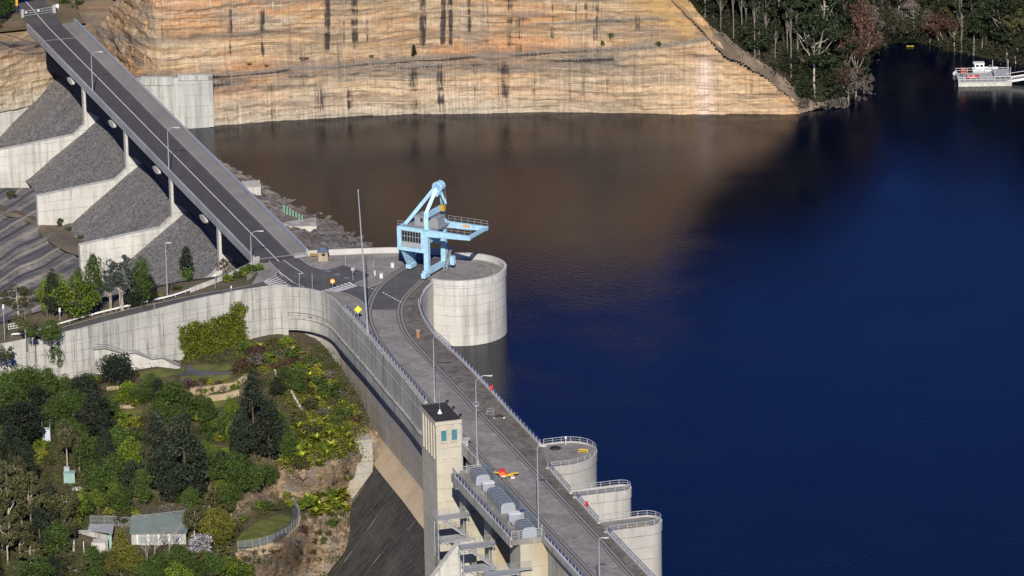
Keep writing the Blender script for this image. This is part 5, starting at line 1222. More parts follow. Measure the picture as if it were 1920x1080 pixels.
# orange machine
t = thing('work_vehicle', P(945, 896, ZD), 'small orange work vehicle with yellow outriggers on the crest by the platform', 'work vehicle'); t.scale = (.78, .78, .78); m_ora = plain('vehicle_orange', (.62, .13, .03), .35, var=.05); m_vy = plain('vehicle_yellow', (.62, .42, .04), .4, var=.05)
b = MB().box((0, 0, .75), (2.2, 1.5, .7)); b.add([(-1.1, -.75, 1.1), (.4, -.75, 1.1), (.4, .75, 1.1), (-1.1, .75, 1.1), (-.9, -.65, 1.6), (.1, -.65, 1.6), (.1, .65, 1.6), (-.9, .65, 1.6)], [(0, 1, 5, 4), (1, 2, 6, 5), (2, 3, 7, 6), (3, 0, 4, 7), (4, 5, 6, 7)]); b.build('body', m_ora, t, local=True)
MB().box((.0, -.78, .65), (1.5, .05, .3)).build('side_panel', m_white, t, local=True); MB().box((-.4, .2, 1.85), (1.5, 1.1, .3)).build('cab_roof', m_red, t, local=True)
MB().beam((-1.0, .5, 1.0), (-2.6, 1.2, 1.15), .3, .3).build('outrigger', m_vy, t, local=True); MB().beam((.9, -.5, 1.0), (3.3, .5, 1.1), .32, .3).build('outrigger', m_vy, t, local=True); MB().beam((.3, -.9, .9), (2.2, -.7, .8), .25, .25).build('outrigger', m_vy, t, local=True)
MB().box((2.0, -.9, .35), (.9, .5, .35)).build('counterweight', m_white, t, local=True)
for x, y in ((-.8, -.8), (.8, -.8), (-.8, .8), (.8, .8)):
    w_ = MB().tube([(x, y-.14, .38), (x, y+.14, .38)], .38, 14).build('wheel', m_black, t, local=True)
    MB().tube([(x, y-.17, .38), (x, y-.13, .38)], .17, 10).build('rim', m_post, w_, local=True)
# things on the widest small bastion
t = thing('yellow_barrier', P(1094, 850, ZD+.01), 'yellow barrier against the railing of the widest small bastion', 'barrier'); t.scale = (.65, .65, .8); b = MB(); b.beam((-1.3, .2, .9), (1.3, -.4, .9), .12, .3); b.beam((-1.3, .2, .4), (1.3, -.4, .4), .1, .2); b.build('board', m_vy, t, local=True)
for x, y in ((-1.2, .15), (1.2, -.35)): MB().beam((x, y, 0), (x, y, 1.1), .1, .1).build('leg', m_vy, t, local=True)
t = thing('tarpaulin_heap', P(1041, 842, ZD+.01), 'dark tarpaulin heap on the widest small bastion', 'heap'); b = MB(); rr = []
for k, (r_, h) in enumerate(((1.0, 0), (.95, .25), (.6, .5), (.15, .62))): rr.append([Vector((r_*math.cos(a)*(1+.2*math.sin(3*a+k)), r_*.7*math.sin(a), h)) for a in np.linspace(0, 2*math.pi, 14)])
b.loft(rr); b.build('tarpaulin', m_black, t, smooth=True, local=True)
t = thing('stake_light', P(1061, 835, ZD+.3), 'small white lamp on a post on the widest bastion railing', 'lamp'); MB().tube([(0, 0, 0), (0, 0, 1.3)], .07, 6).build('pole', m_white, t, local=True); MB().tube([(0, 0, 1.3), (0, 0, 1.7)], .2, 8).build('lamp_head', m_white, t, local=True)
t = thing('timber_sleeper', P(1200, 986, ZD+.05), 'row of yellow marker boards on the lowest small bastion', 'boards')
for k in range(7): MB().box((-2.2+k*.6, -.5+.12*k, .08), (.35, .18, .16)).build('board', m_vy, t, local=True)
# bridge head gate
ga = P(42, 33, ZD); gb_ = P(103, 24, ZD); t = thing('bridge_gate', ga, 'wide galvanised mesh gate across the far end of the bridge', 'gate'); d = gb_-ga
for s, w_ in ((0, .5), (.04, .25), (1.0, .5), (.95, .25)):
    MB().box(ga+d*s+Vector((0, 0, 1.0)), (w_, w_, 2.0)).build('post', m_post, t)
b = MB()
for h in (.35, .9, 1.5): b.tube([ga+Vector((0, 0, h)), gb_+Vector((0, 0, h))], .07, 5)
for s in np.linspace(0, 1, 9): b.tube([ga+d*s+Vector((0, 0, .3)), ga+d*s+Vector((0, 0, 1.5))], .035, 4)
b.build('gate_frame', m_steel, t); MB().box(ga.lerp(gb_, .5)+Vector((0, -.1, 1.2)), (.5, .05, .35)).build('sign_plate', m_white, t); MB().box(ga.lerp(gb_, .12)+Vector((0, -.1, 1.2)), (.35, .05, .35)).build('sign_plate', m_white, t)
t = thing('road_sign', P(32, 20, ZD), 'amber sign on a post left of the bridge gate', 'sign'); MB().tube([(0, 0, 0), (0, 0, 1.4)], .07, 6).build('pole', m_lamp, t, local=True); MB().box((0, 0, 1.9), (.55, .12, 1.6)).build('sign_plate', m_or, t, local=True)
t = thing('white_tank', P(107, 18, ZD), 'round white tank just right of the bridge gate', 'tank'); MB().tube([(-.4, 0, .8), (.5, 0, .8)], .55, 14).build('body', m_white, t, local=True)
for s in (-.25, .3): MB().box((s, 0, .15), (.12, .6, .35)).build('leg', m_steel, t, local=True)
# road beyond the bridge
rd = MB().add([BA-BD*2.4-BN*.9, BA-BD*2.4-BN*8.6, BA-BD*60-BN*12, BA-BD*60-BN*2], [(0, 1, 2, 3)]); o = rd.build('road', m_asph); tag(o, kind='structure'); o.location.z = .04
rg = MB().add([Vector((q.x, q.y, ZD-.06)) for q in (BA-BD*1.5+BN*14, BA-BD*1.5-BN*14, BA-BD*90-BN*22, BA-BD*90+BN*40)], [(0, 1, 2, 3)]); o = rg.build('ground', soil_mat('shoulder_soil', (.16, .12, .08), (.28, .21, .14), (.12, .11, .06), .4)); tag(o, kind='structure')
if o.data.polygons[0].normal.z < 0: o.data.flip_normals()
ribbon('road_line', [BA-BD*2.4-BN*4.8, BA-BD*60-BN*6.5], .2, .06, m_white)
# green tide poles and pale blocks on the rocky bank
t = thing('marker_posts', P(560, 400, 2.2), 'row of green and white stakes on the rocky bank below the bridge', 'stakes')
for k in range(7):
    q = P(533+5.6*k, 400+2.6*k, 2.3)-t.location; MB().box(q+Vector((0, 0, .8)), (.28, .2, 2.2-.15*k)).build('stake', plain('stake_green', (.16, .36, .24), .6) if k == 0 else bpy.data.materials['stake_green'], t, local=True)
for lb, uv, z, hh in (('pale concrete block wall on the rocky bank beside the green stakes', [(527, 417), (592, 408), (594, 424), (545, 424)], 4.2, 2.6), ('pale concrete block wall on the upper part of the rocky bank beside the bridge', [(452, 340), (487, 337), (489, 350), (462, 352)], 3.6, 2.0)):
    q = [P(u, v, z) for u, v in uv]; o = MB().prism(q, z-hh, z).build('block_wall', m_concL); tag(o, lb, 'wall')
# ================================================================ stair wall at left
sw = thing('stair_wall', P(230, 690, 1.0), 'pale concrete stair wall with stepped landings below the curved retaining wall', 'staircase')
top_ = [(112, 646, 8.0), (150, 640, 8.0), (178, 655, 6.4), (198, 653, 6.4), (233, 664, 4.4), (251, 661, 4.4), (283, 673, 2.6), (302, 671, 2.6), (338, 687, .8)]
tp = [Vector(P(u, v, z)) for u, v, z in top_]; pth = [Vector((p.x, p.y, 0)) for p in tp]
# keep the plan straight, in front of the big wall
a0 = pth[0]; a1 = pth[-1]; 
for k, p in enumerate(tp):
    f = (p-a0).dot(a1-a0)/(a1-a0).length_squared; q = a0.lerp(a1, f); q = Vector((q.x, q.y, 0)); tp[k] = Vector((q.x, q.y, zat(q, top_[k][1])))
low_ = [Vector((p.x, p.y, -3)) for p in tp]
nrm = Vector((a1.y-a0.y, -(a1.x-a0.x), 0)).normalized(); 
if nrm.y > 0: nrm = -nrm
b = MB().loft([low_, tp, [p-nrm*2.0 for p in tp]]); b.add([low_[0], tp[0], tp[0]-nrm*2, low_[0]-nrm*2], [(0, 1, 2, 3)]); b.build('wall', m_concL, sw)
b = MB().loft([[p+Vector((0, 0, .03))+nrm*.06 for p in tp], [p+Vector((0, 0, -.22))+nrm*.06 for p in tp]]); b.build('coping', plain('dark_coping', (.11, .11, .11), .8), sw)
b = MB()
for h in (.5, 1.0): b.tube([p+Vector((0, 0, h)) for p in tp], .04, 5)
for p in resamp(tp, 1.6): b.tube([p, p+Vector((0, 0, 1.0))], .04, 4)
b.build('handrail', m_steel, sw)
q = P(151, 690, 2.2); MB().box(q+nrm*-.1, (1.6, .35, 1.7)).build('doorway', plain('doorway_shadow', (.16, .14, .11), .9), sw)
# outer-left retaining wall
q = [(-80, 694, 6.2), (0, 676, 6.6), (90, 652, 7.4), (116, 646, 7.8)]; tp2 = [P(u, v, z) for u, v, z in q]
b = MB().loft([[Vector((p.x, p.y, -3)) for p in tp2], tp2, [p+Vector((0, 1.2, 0)) for p in tp2]]); o = b.build('retaining_wall', m_conc); tag(o, 'grey retaining wall at the left picture edge below the road', 'retaining wall')
yd = [P(u, v, 7.6) for u, v in ((-90, 640), (120, 620), (122, 642), (-90, 690))]; o = MB().add([Vector((p.x, p.y, z)) for p, z in zip(yd, (7.9, 8.4, 7.6, 6.2))], [(0, 1, 2, 3)]).build('verge', m_verge); tag(o, kind='structure')
# ================================================================ garden buildings
m_grn = plain('pale_green_sheet', (.27, .42, .37), .5, var=.12); m_groof = concrete('green_metal_roof', (.17, .215, .20), dark=(.10, .11, .09), streak=.5, lift=0)
g = gpt(131, 906); t = thing('green_cabinet', g, 'pale green metal cabinet standing among the garden shrubs', 'cabinet'); MB().box((0, 0, 1.0), (2.1, 1.6, 2.0)).build('body', m_grn, t, local=True); MB().box((0, 0, 2.05), (2.25, 1.75, .12)).build('lid', m_grn, t, local=True); MB().box((-.55, .75, 2.5), (1.0, .5, .9)).build('vent', m_steel, t, local=True); MB().box((.5, -.82, 1.0), (.06, .04, 1.7)).build('door_seam', m_post, t, local=True)
g = gpt(143, 918); t = thing('concrete_slab', g, 'small pale concrete slab in front of the green cabinet', 'slab'); MB().box((0, 0, .15), (2.0, .9, .5)).build('slab', m_para, t, local=True)
g = gpt(88, 834); t = thing('monument_booth', g, 'narrow white lookout booth with a railed top among the dark trees', 'booth')
MB().box((0, 0, 1.5), (1.6, 1.5, 3.4)).build('body', plain('booth_blue_white', (.50, .54, .60), .5, var=.1), t, local=True); MB().box((0, .5, 2.75), (1.6, 2.2, .15)).build('platform', m_post, t, local=True)
b = MB()
for x in (-.75, .75):
    for y in (-.5, 1.5): b.beam((x, y, 2.8), (x, y, 4.6), .09, .09)
    b.beam((x, -.5, 4.4), (x, 1.5, 4.4), .08, .08); b.beam((x, -.5, 3.6), (x, 1.5, 3.6), .06, .06)
b.beam((-.75, 1.5, 4.4), (.75, 1.5, 4.4), .08, .08); b.build('rail_cage', m_steel, t, local=True)
# depot building
g0 = gpt(298, 1022); t = thing('depot_building', g0, 'long low depot building with pale green roof at the bottom of the garden', 'building')
def lb_(p0, sx, sy, h, name, mat, z=0): return MB().box(Vector(p0)+Vector((0, 0, z+h/2)), (sx, sy, h)).build(name, mat, t, local=True)
m_pw = plain('offwhite_wall', (.40, .40, .37), .7, var=.15)
lb_((0, 3, 0), 10.2, 6, 2.9, 'wall', m_pw, -.4)
MB().slab([(-5.4, -.4, 2.45), (5.4, -.4, 2.45), (5.4, 6.4, 3.7), (-5.4, 6.4, 3.7)], (0, 0, .12)).build('roof', m_groof, t, local=True)
for k in range(5):
    d_ = MB().box((-4+k*2, -.04, 1.1), (.25, .1, 2.6)).build('pilaster', m_white, t, local=True)
for k in range(4): MB().box((-3+k*2, -.03, 1.2), (1.2, .06, 1.2)).build('window', plain('pale_window', (.30, .33, .34), .3), t, local=True)
g1 = gpt(172, 1040); t = thing('plant_enclosure', g1, 'open plant enclosure with grey walls, white posts and a pale block inside', 'enclosure')
MB().box((0, 5.5, 1.2), (6.5, .3, 3.0)).build('wall', m_conc, t, local=True); MB().box((-3.3, 2.5, 1.0), (.3, 6, 2.6)).build('wall', m_conc, t, local=True); MB().box((0, 2.6, -.1), (6.4, 5.8, .3)).build('floor', m_para, t, local=True)
MB().box((1.4, 1.6, 1.1), (2.5, 2.4, 2.2)).build('equipment_block', m_para, t, local=True); MB().beam((-3.5, 5.2, 2.9), (3.4, 5.0, 3.0), .35, .25).build('roof_beam', m_steel, t, local=True)
MB().slab([(-1.0, 5.2, 3.0), (3.8, 3.0, 3.0), (3.9, 6.8, 3.4), (-.8, 7.2, 3.4)], (0, 0, .1)).build('canopy', m_steel, t, local=True); MB().box((3.4, 3.5, 1.5), (.5, 2.2, 2.6)).build('door', m_grn, t, local=True)
for x, y in ((-1.4, -.3), (.2, -1.0), (2.9, .4), (-3.2, -.3)): MB().beam((x, y, 0), (x, y, 2.9), .13, .13).build('post', m_white, t, local=True)
MB().beam((-1.4, -.3, .3), (1.2, -2.6, -.4), .35, .3).build('ramp_edge', m_white, t, local=True)
g2 = gpt(262, 986); 
def mesh_mat():
    t_ = NT('chain_link'); v = t_.obj(); a = t_.math('FRACT', t_.math('MULTIPLY', t_.math('ADD', t_.sep(v)[0], t_.sep(v)[2]), 5)); b_ = t_.math('FRACT', t_.math('MULTIPLY', t_.math('SUBTRACT', t_.sep(v)[0], t_.sep(v)[2]), 5))
    al = t_.math('MAXIMUM', t_.math('LESS_THAN', a, .14), t_.math('LESS_THAN', b_, .14)); t_.col((.35, .37, .38), .5); t_.l(al, t_.b.inputs['Alpha']); return t_.m
m_mesh = mesh_mat(); m_steel2 = plain('dull_fence_steel', (.23, .245, .25), .6)
railing('chain_link_fence', 'chain link fence behind the depot building, right half up to the corner post', [gpt(249, 992), gpt(300, 984), gpt(347, 978)], 2.4, 2.6, 2, mr=m_steel2, mp=m_steel2, group='chain link fences behind the depot', cat='fence', mesh=m_mesh)
railing('chain_link_fence', 'chain link fence behind the plant enclosure, left half', [gpt(170, 985), gpt(210, 986), gpt(249, 990)], 1.9, 2.6, 2, mr=m_steel2, mp=m_steel2, group='chain link fences behind the depot', cat='fence', mesh=m_mesh)
b = [gpt(u, v) for u, v in ((249, 1000), (300, 992), (347, 984))]
parapet('low_wall', 'low grey wall at the foot of the chain link fence behind the green roof', b, .9, .3, m_conc, 'wall')
lp = [(446, 1029), (475, 1028), (510, 1017), (540, 1001), (558, 985), (562, 966), (556, 950), (548, 946)]
railing('loop_fence', 'galvanised mesh fence curving round the lookout loop at the cliff edge', [gpt(u, v) for u, v in lp], 1.5, 1.5, 3, mr=m_steel2, mp=m_steel2, r=.035, cat='fence', mesh=m_mesh)
cw = [gpt(u, v+3) for u, v in lp[:6]]
parapet('low_wall', 'low stone wall under the curved fence of the lookout loop', cw, .25, .5, m_stone, 'wall', z0=-1.6)
# path edging in the upper garden
for pts, lb in (([(531, 686), (540, 712), (548, 740), (560, 762), (568, 772), (577, 790)], 'long white path edging running down the upper garden slope'), ([(513, 692), (521, 714)], 'short white path edging left of the long one'), ([(531, 686), (547, 684)], 'short white edging at the top of the garden path')):
    parapet('path_edging', lb, [gpt(u, v, .1) for u, v in pts], .35, .35, m_white, 'edging', z0=-.5)
# stone terrace walls
for pts, h, lb in (([(357, 737), (400, 735), (440, 728), (462, 712)], 1.2, 'rough brown stone terrace wall above the middle lawn'), ([(385, 752), (420, 749), (448, 740)], 1.1, 'low pale stone terrace wall directly above the small middle lawn'), ([(225, 766), (250, 764)], .5, 'short pale stone edge above the left lawn patch'), ([(200, 730), (240, 727)], .5, 'pale kerb of the gravel patch under the round tree')):
    parapet('terrace_wall', lb, [gpt(u, v) for u, v in pts], h, .5, m_stone, 'wall', z0=-1)
# concrete abutment blocks beside the dark sloping face
for u, v, w_, h, lb in ((668, 838, 5.5, 2.4, 'upper grey concrete abutment block beside the tan curved strip'), (668, 880, 4.6, 3.6, 'lower grey concrete abutment block against the dark sloping face')):
    g = P(u, v, gz(u, v)); o = MB().prism([g+DN*2.4-AX*.2, g-DN*3.2-AX*.2, g-DN*3.2+AX*4.5, g+DN*2.4+AX*4.5], g.z-6, g.z+1.3).build('abutment_block', m_lower); tag(o, lb, 'concrete block')
# ================================================================ barge and boats
bz = 0; b0 = P(1797, 163, 0); t = thing('work_barge', b0, 'flat grey work barge with pale float sides moored near the right edge', 'barge')
m_flt = plain('weathered_float', (.52, .50, .42), .7, var=.25, sc=.9); m_bd = plain('barge_deck', (.40, .41, .42), .6, var=.12)
L = 12.4
MB().box((L/2, .8, .25), (L, 1.5, 1.3)).build('float', m_flt, t, local=True); MB().box((L/2, 7.2, .25), (L, 1.5, 1.3)).build('float', m_flt, t, local=True); MB().box((L/2, 4, 1.0), (L, 8, .25)).build('deck', m_bd, t, local=True)
for y in (.1, 7.9):
    b = MB()
    for h in (.6, 1.15): b.tube([(0, y, 1.1+h), (L, y, 1.1+h)], .045, 4)
    for k in range(10): b.tube([(L*k/9, y, 1.1), (L*k/9, y, 2.25)], .045, 4)
    b.build('handrail', m_white, t, local=True)
MB().box((L-2.0, 4.5, 1.9), (3.9, 6.5, .2)).build('raised_deck', m_bd, t, local=True)
for x in (L-3.8, L-.2):
    for y in (1.4, 7.6): MB().beam((x, y, 1.1), (x, y, 4.2), .14, .14).build('post', m_steel, t, local=True)
for k in range(6): MB().tube([(1+k*1.7, -.05, .1), (1+k*1.7, -.0, .7)], .16, 6).build('fender', m_white, t, local=True)
MB().tube([(.3, .5, 1.1), (.3, .5, 2.0)], .35, 8).build('locker', m_post, t, local=True)
g = thing('gangway', P(1887, 150, .9), 'pale ribbed gangway leading from the barge to the right bank', 'gangway'); b = MB()
gd = P(1960, 138, 2.2)-P(1887, 150, .9); gd.z = 1.2
for y in (-1.4, 1.4): b.beam(Vector((0, y, 0)), gd+Vector((0, y, 0)), .25, .5)
for y in (-1.4, 1.4): b.beam(Vector((0, y, 1.1)), gd+Vector((0, y, 1.1)), .08, .08)
b.build('side_beam', m_white, g, local=True); b = MB()
for k in range(26): b.box(gd*(k/25)+Vector((0, 0, .1)), (.18, 2.8, .08))
b.build('tread', m_bd, g, local=True)
def hull(L, W, H, name, mat, par, z=0, flip=1, off=(0, 0, 0), rim=None):
    rows = []
    for f in np.linspace(0, 1, 11):
        w = W/2*(1-f**3.2)*(.9+.1*min(1, f*5))+.02; sh = H*(1+.25*f**2)
        rows.append([Vector((flip*f*L, w*a, z+c*sh))+Vector(off) for a, c in ((-1, 1), (-.85, .35), (-.3, 0), (.3, 0), (.85, .35), (1, 1))])
    b = MB().loft(rows); b.add(rows[0], [(0, 1, 2, 3, 4, 5)]); b.add([r[0]-Vector((0, 0, .12)) for r in rows]+[r[-1]-Vector((0, 0, .12)) for r in rows][::-1], [tuple(range(22))]); return b.build(name, mat, par, local=True)
wb_ = thing('cabin_boat', P(1822, 148, 1.15), 'white cabin boat with a square wheelhouse beside the barge', 'boat'); wb_.location = P(1823, 138, .3)
hull(6.0, 2.3, 1.2, 'hull', plain('boat_white', (.82, .84, .86), .3, var=.03), wb_)
bw = bpy.data.materials['boat_white']; MB().box((1.6, 0, 1.9), (2.2, 1.7, 1.3)).build('cabin', bw, wb_, local=True); MB().box((1.5, 0, 2.6), (2.6, 1.9, .12)).build('cabin_roof', bw, wb_, local=True)
for x in (1.1, 2.1): MB().box((x, -.87, 2.1), (.7, .04, .5)).build('window', m_glassd, wb_, local=True)
MB().tube([(3.6, -.5, 1.4), (3.9, -.5, 2.1), (4.6, -.5, 2.1), (5.2, -.4, 1.6)], .05, 5).build('bow_rail', m_steel, wb_, local=True); MB().box((-.2, 0, 1.0), (.4, .4, 1.1)).build('outboard_motor', m_black, wb_, local=True)
rb_ = thing('red_boat', P(1813, 146, 1.3), 'low red inflatable boat lying on the barge deck', 'boat'); rows = []
rb_.scale = (.75, .75, .75); mr_ = plain('inflatable_red', (.45, .03, .03), .4, var=.05)
b = MB().tube([(0, -.8, .35), (2.6, -.8, .35), (3.4, -.4, .45), (3.6, 0, .5), (3.4, .4, .45), (2.6, .8, .35), (0, .8, .35)], .32, 8); b.build('tube', mr_, rb_, local=True); MB().box((1.5, 0, .15), (3.0, 1.4, .1)).build('floor', m_black, rb_, local=True)
MB().box((1.8, -1.13, .38), (1.3, .03, .22)).build('side_patch', m_white, rb_, local=True); MB().box((-.1, 0, .5), (.3, .4, .7)).build('outboard_motor', m_black, rb_, local=True); MB().box((1.2, .1, .5), (.6, .6, .5)).build('seat', plain('mauve_cover', (.30, .08, .16), .6), rb_, local=True)
lb2 = thing('life_ring', P(1807, 127+6, 3.1), 'orange life ring on a stand at the left end of the barge', 'life ring'); MB().tube([(.5*math.cos(a), 0, .0+.5*math.sin(a)) for a in np.linspace(0, 2*math.pi, 17)], .13, 6).build('ring', plain('ring_orange', (.75, .12, .04), .5), lb2, local=True); MB().beam((0, .1, -2.0), (0, .1, .3), .1, .1).build('stand', m_post, lb2, local=True)
by_ = thing('mooring_buoy', P(1791, 141, 0), 'round white mooring buoy just left of the barge', 'buoy'); rr = [[Vector((.62*math.sin(a)*math.cos(q), .62*math.sin(a)*math.sin(q), .35-.62*math.cos(a))) for q in np.linspace(0, 2*math.pi, 15)] for a in np.linspace(.1, 3.1, 8)]
MB().loft(rr).build('float', m_white, by_, smooth=True, local=True); MB().tube([(0, 0, .9), (0, 0, 1.15)], .1, 6).build('ring', m_steel, by_, local=True)
dn = thing('dinghy', P(1887, 156, 0), 'small tan dinghy tied under the gangway', 'boat'); hull(2.9, 1.2, .5, 'hull', plain('dinghy_tan', (.50, .40, .26), .5), dn); MB().box((1.2, 0, .42), (.3, 1.0, .06)).build('seat', m_tim, dn, local=True)
ky = thing('kayak', P(1700, 88, 0), 'small yellow kayak floating by the far bank', 'kayak'); b = MB(); rows = []
for f in np.linspace(0, 1, 11): w = .42*math.sin(math.pi*min(max(f, .03), .97)); rows.append([Vector((f*3.4, w*a, .15+.32*c*(1+.5*abs(f-.5)))) for a, c in ((-1, .5), (-.6, 1), (.6, 1), (1, .5), (.5, -.3), (-.5, -.3), (-1, .5))])
ky.scale = (.5, .6, .6); b.loft(rows).build('hull', plain('kayak_ochre', (.55, .40, .03), .5), ky, smooth=True, local=True); MB().box((1.6, 0, .5), (.8, .4, .08)).build('cockpit', m_black, ky, local=True)
# ================================================================ foliage
def leaf_mat(name, c1, c2, c3=None):
    t = NT(name); v = t.obj(); n1 = t.noise(v, .55, 3, .6); g = t.n('ShaderNodeNewGeometry'); ri = g.outputs['Random Per Island']
    oi = t.n('ShaderNodeObjectInfo').outputs['Random']
    b = t.mix(t.rng(n1, .38, .62), c1, c2); b = t.mix(t.rng(ri, .55, 1, 0, .8), b, c3 or tuple(x*1.5 for x in c2)); b = t.mix(t.rng(ri, .0, .25, .45, 0), b, tuple(x*.4 for x in c1))
    sc = t.n('ShaderNodeVectorMath', operation='SCALE'); t.l(b, sc.inputs[0]); t.l(t.rng(oi, 0, 1, .78, 1.25), sc.inputs['Scale'])
    t.col(sc.outputs[0], .6, .25); return t.m
LM = dict(
 dark=leaf_mat('dark_foliage', (.016, .024, .014), (.030, .040, .022), (.05, .06, .035)),
 green=leaf_mat('green_foliage', (.024, .046, .010), (.056, .098, .018), (.13, .18, .035)),
 bright=leaf_mat('bright_foliage', (.055, .090, .010), (.12, .175, .016), (.24, .30, .035)),
 olive=leaf_mat('olive_foliage', (.045, .050, .018), (.085, .085, .032), (.14, .13, .055)),
 blue=leaf_mat('bluish_gum_foliage', (.030, .042, .036), (.060, .078, .062), (.10, .12, .10)),
 yellow=leaf_mat('yellow_green_foliage', (.10, .12, .012), (.20, .21, .025), (.36, .33, .05)),
 red=leaf_mat('russet_foliage', (.050, .030, .020), (.088, .048, .033), (.14, .08, .05)),
 grey=leaf_mat('grey_twig_foliage', (.10, .085, .070), (.17, .15, .13), (.26, .23, .20)),
 yolive=leaf_mat('yellow_olive_foliage', (.07, .075, .012), (.15, .145, .022), (.26, .24, .04)),
 blossom=leaf_mat('pale_blossom', (.22, .20, .22), (.42, .40, .43), (.60, .58, .62)),
 spiky=leaf_mat('sword_leaf', (.14, .18, .015), (.30, .34, .03), (.52, .52, .08)),
 agave=leaf_mat('pale_agave_leaf', (.22, .27, .22), (.38, .42, .36), (.5, .54, .46)),
 forest=leaf_mat('forest_foliage', (.014, .022, .010), (.030, .042, .018), (.06, .075, .035)))
m_bark = plain('brown_bark', (.11, .085, .06), .9, var=.3); m_gumb = plain('pale_gum_bark', (.46, .40, .33), .8, var=.25, sc=1.5); m_gumf = plain('forest_gum_bark', (.20, .18, .155), .8, var=.3, sc=1.2); m_dead = plain('grey_dead_wood', (.30, .26, .22), .9, var=.25)
def leafquads(cen, size, g, up=.35, aspect=.6):
    n = len(cen); nm = g.normal(size=(n, 3)); nm[:, 2] = np.abs(nm[:, 2])+up; nm /= np.linalg.norm(nm, axis=1)[:, None]
    a = np.cross(nm, g.normal(size=(n, 3))); a /= np.linalg.norm(a, axis=1)[:, None]+1e-9; b = np.cross(nm, a)
    s = size*g.uniform(.6, 1.35, (n, 1)); a = a*s; b = b*s*aspect
    V = np.stack([cen-a*.5-b*.3, cen+b*.5-a*.1, cen+a*.55+b*.1, cen-b*.5+a*.15], 1).reshape(-1, 3)
    return V, np.arange(n*4).reshape(n, 4)
def crown_pts(kind, g, H, W, n):
    P_ = []; K = dict(dark=70, green=55, bright=50, olive=34, blue=34, tall=26, cone=60, round=60, bush=22, twig=30).get(kind, 50)
    cs = []
    while len(cs) < K:
        q = g.uniform(-1, 1, 3); r = np.linalg.norm(q)
        if r > 1 or r < .35: continue
        z = (q[2]+1)/2
        if kind == 'cone': w = (1-z)**.75*1.0+.06
        elif kind == 'dark': w = min(1, (1-z)*1.7+.12)*min(1, z*4+.45)
        elif kind == 'tall': w = .55+.45*math.sin(math.pi*z)
        elif kind in ('green', 'bright', 'round'): w = 1
        else: w = 1
        if kind == 'tall': lo = .52
        elif kind in ('olive', 'blue'): lo = .30
        elif kind in ('bush', 'cone'): lo = .02
        elif kind == 'round': lo = .12
        else: lo = .08
        cs.append((q[0]*w*W/2*.86, q[1]*w*W/2*.86, H*(lo+(1-lo)*(.06+.88*z)), .35+.75*g.random()))
    out = []; per = n//K
    for x, y, z, s in cs:
        rad = W*(.17 if kind not in ('olive', 'blue', 'tall') else .13)*s*1.15; rad = max(rad, .25)
        q = g.normal(size=(per, 3)); q /= np.linalg.norm(q, axis=1)[:, None]; q *= rad*g.uniform(.45, 1.0, (per, 1))**.5; q[:, 2] *= .72
        out.append(q+np.array([x, y, z]))
    return np.concatenate(out), cs
PROTO = {}
def make_tree(kind, mat, H, W, n, size, seed, bark=None, trunk=.25, limbs=7, name='tree', multi=1, trunk_h=.8):
    g = np.random.default_rng(seed); root = bpy.data.objects.new(name, None); C.objects.link(root); root['category'] = 'tree'
    pts, cs = crown_pts(kind, g, H, W, n); pts = pts[pts[:, 2] > .02*H]; V, Fq = leafquads(pts, size, g)
    obj_np('crown', V, Fq, LM[mat], root)
    b = MB(); top = H*trunk_h
    for m_ in range(multi):
        dx, dy = (g.uniform(-.12, .12, 2)*W*(1 if multi > 1 else .3)); base = Vector((dx*.5, dy*.5, -.4))
        mid = Vector((dx, dy, top*.5)); tp = Vector((dx*1.8, dy*1.8, top))
        b.tube([base, base.lerp(mid, .5)+Vector((g.uniform(-.15, .15), 0, 0)), mid, mid.lerp(tp, .5)+Vector((g.uniform(-.3, .3), 0, 0)), tp], [trunk*1.2, trunk, trunk*.8, trunk*.55, trunk*.25], 6)
        for k in range(limbs):
            c = cs[g.integers(len(cs))]; f = g.uniform(.35, .85); s = Vector((dx*(.5+f), dy*(.5+f), top*f)); e = Vector(c[:3])
            if e.z < s.z: e.z = s.z+.5
            m2 = s.lerp(e, .5)+Vector((0, 0, -.12*(e-s).length)); b.tube([s, m2, e], [trunk*.45, trunk*.3, trunk*.12], 5)
    b.build('trunk', bark or m_bark, root, local=True)
    return root
def make_spiky(seed, mat='spiky', r=1.0, n=60, name='sword_leaf_plant'):
    g = np.random.default_rng(seed); V = []; Fq = []
    for k in range(n):
        a = g.uniform(0, 2*math.pi); el = g.uniform(.25, 1.35); L = r*g.uniform(.8, 1.3); w = .11*r; d = np.array([math.cos(a), math.sin(a), 0]); s = np.array([-math.sin(a), math.cos(a), 0])*w
        p0 = np.zeros(3); p1 = d*L*.5*math.cos(el)+np.array([0, 0, L*.6*math.sin(el)]); p2 = d*L*(math.cos(el)*.9+.15)+np.array([0, 0, L*(.85*math.sin(el)-.08)]); i = len(V)
        V += [p0-s*.6, p0+s*.6, p1+s, p1-s, p2+s*.15, p2-s*.15]; Fq += [(i, i+1, i+2, i+3), (i+3, i+2, i+4, i+5)]
    V = np.array(V); V[:, 2] += .1
    root = bpy.data.objects.new(name, None); C.objects.link(root); root['category'] = 'plant'; obj_np('leaves', V, Fq, LM[mat], root); return root
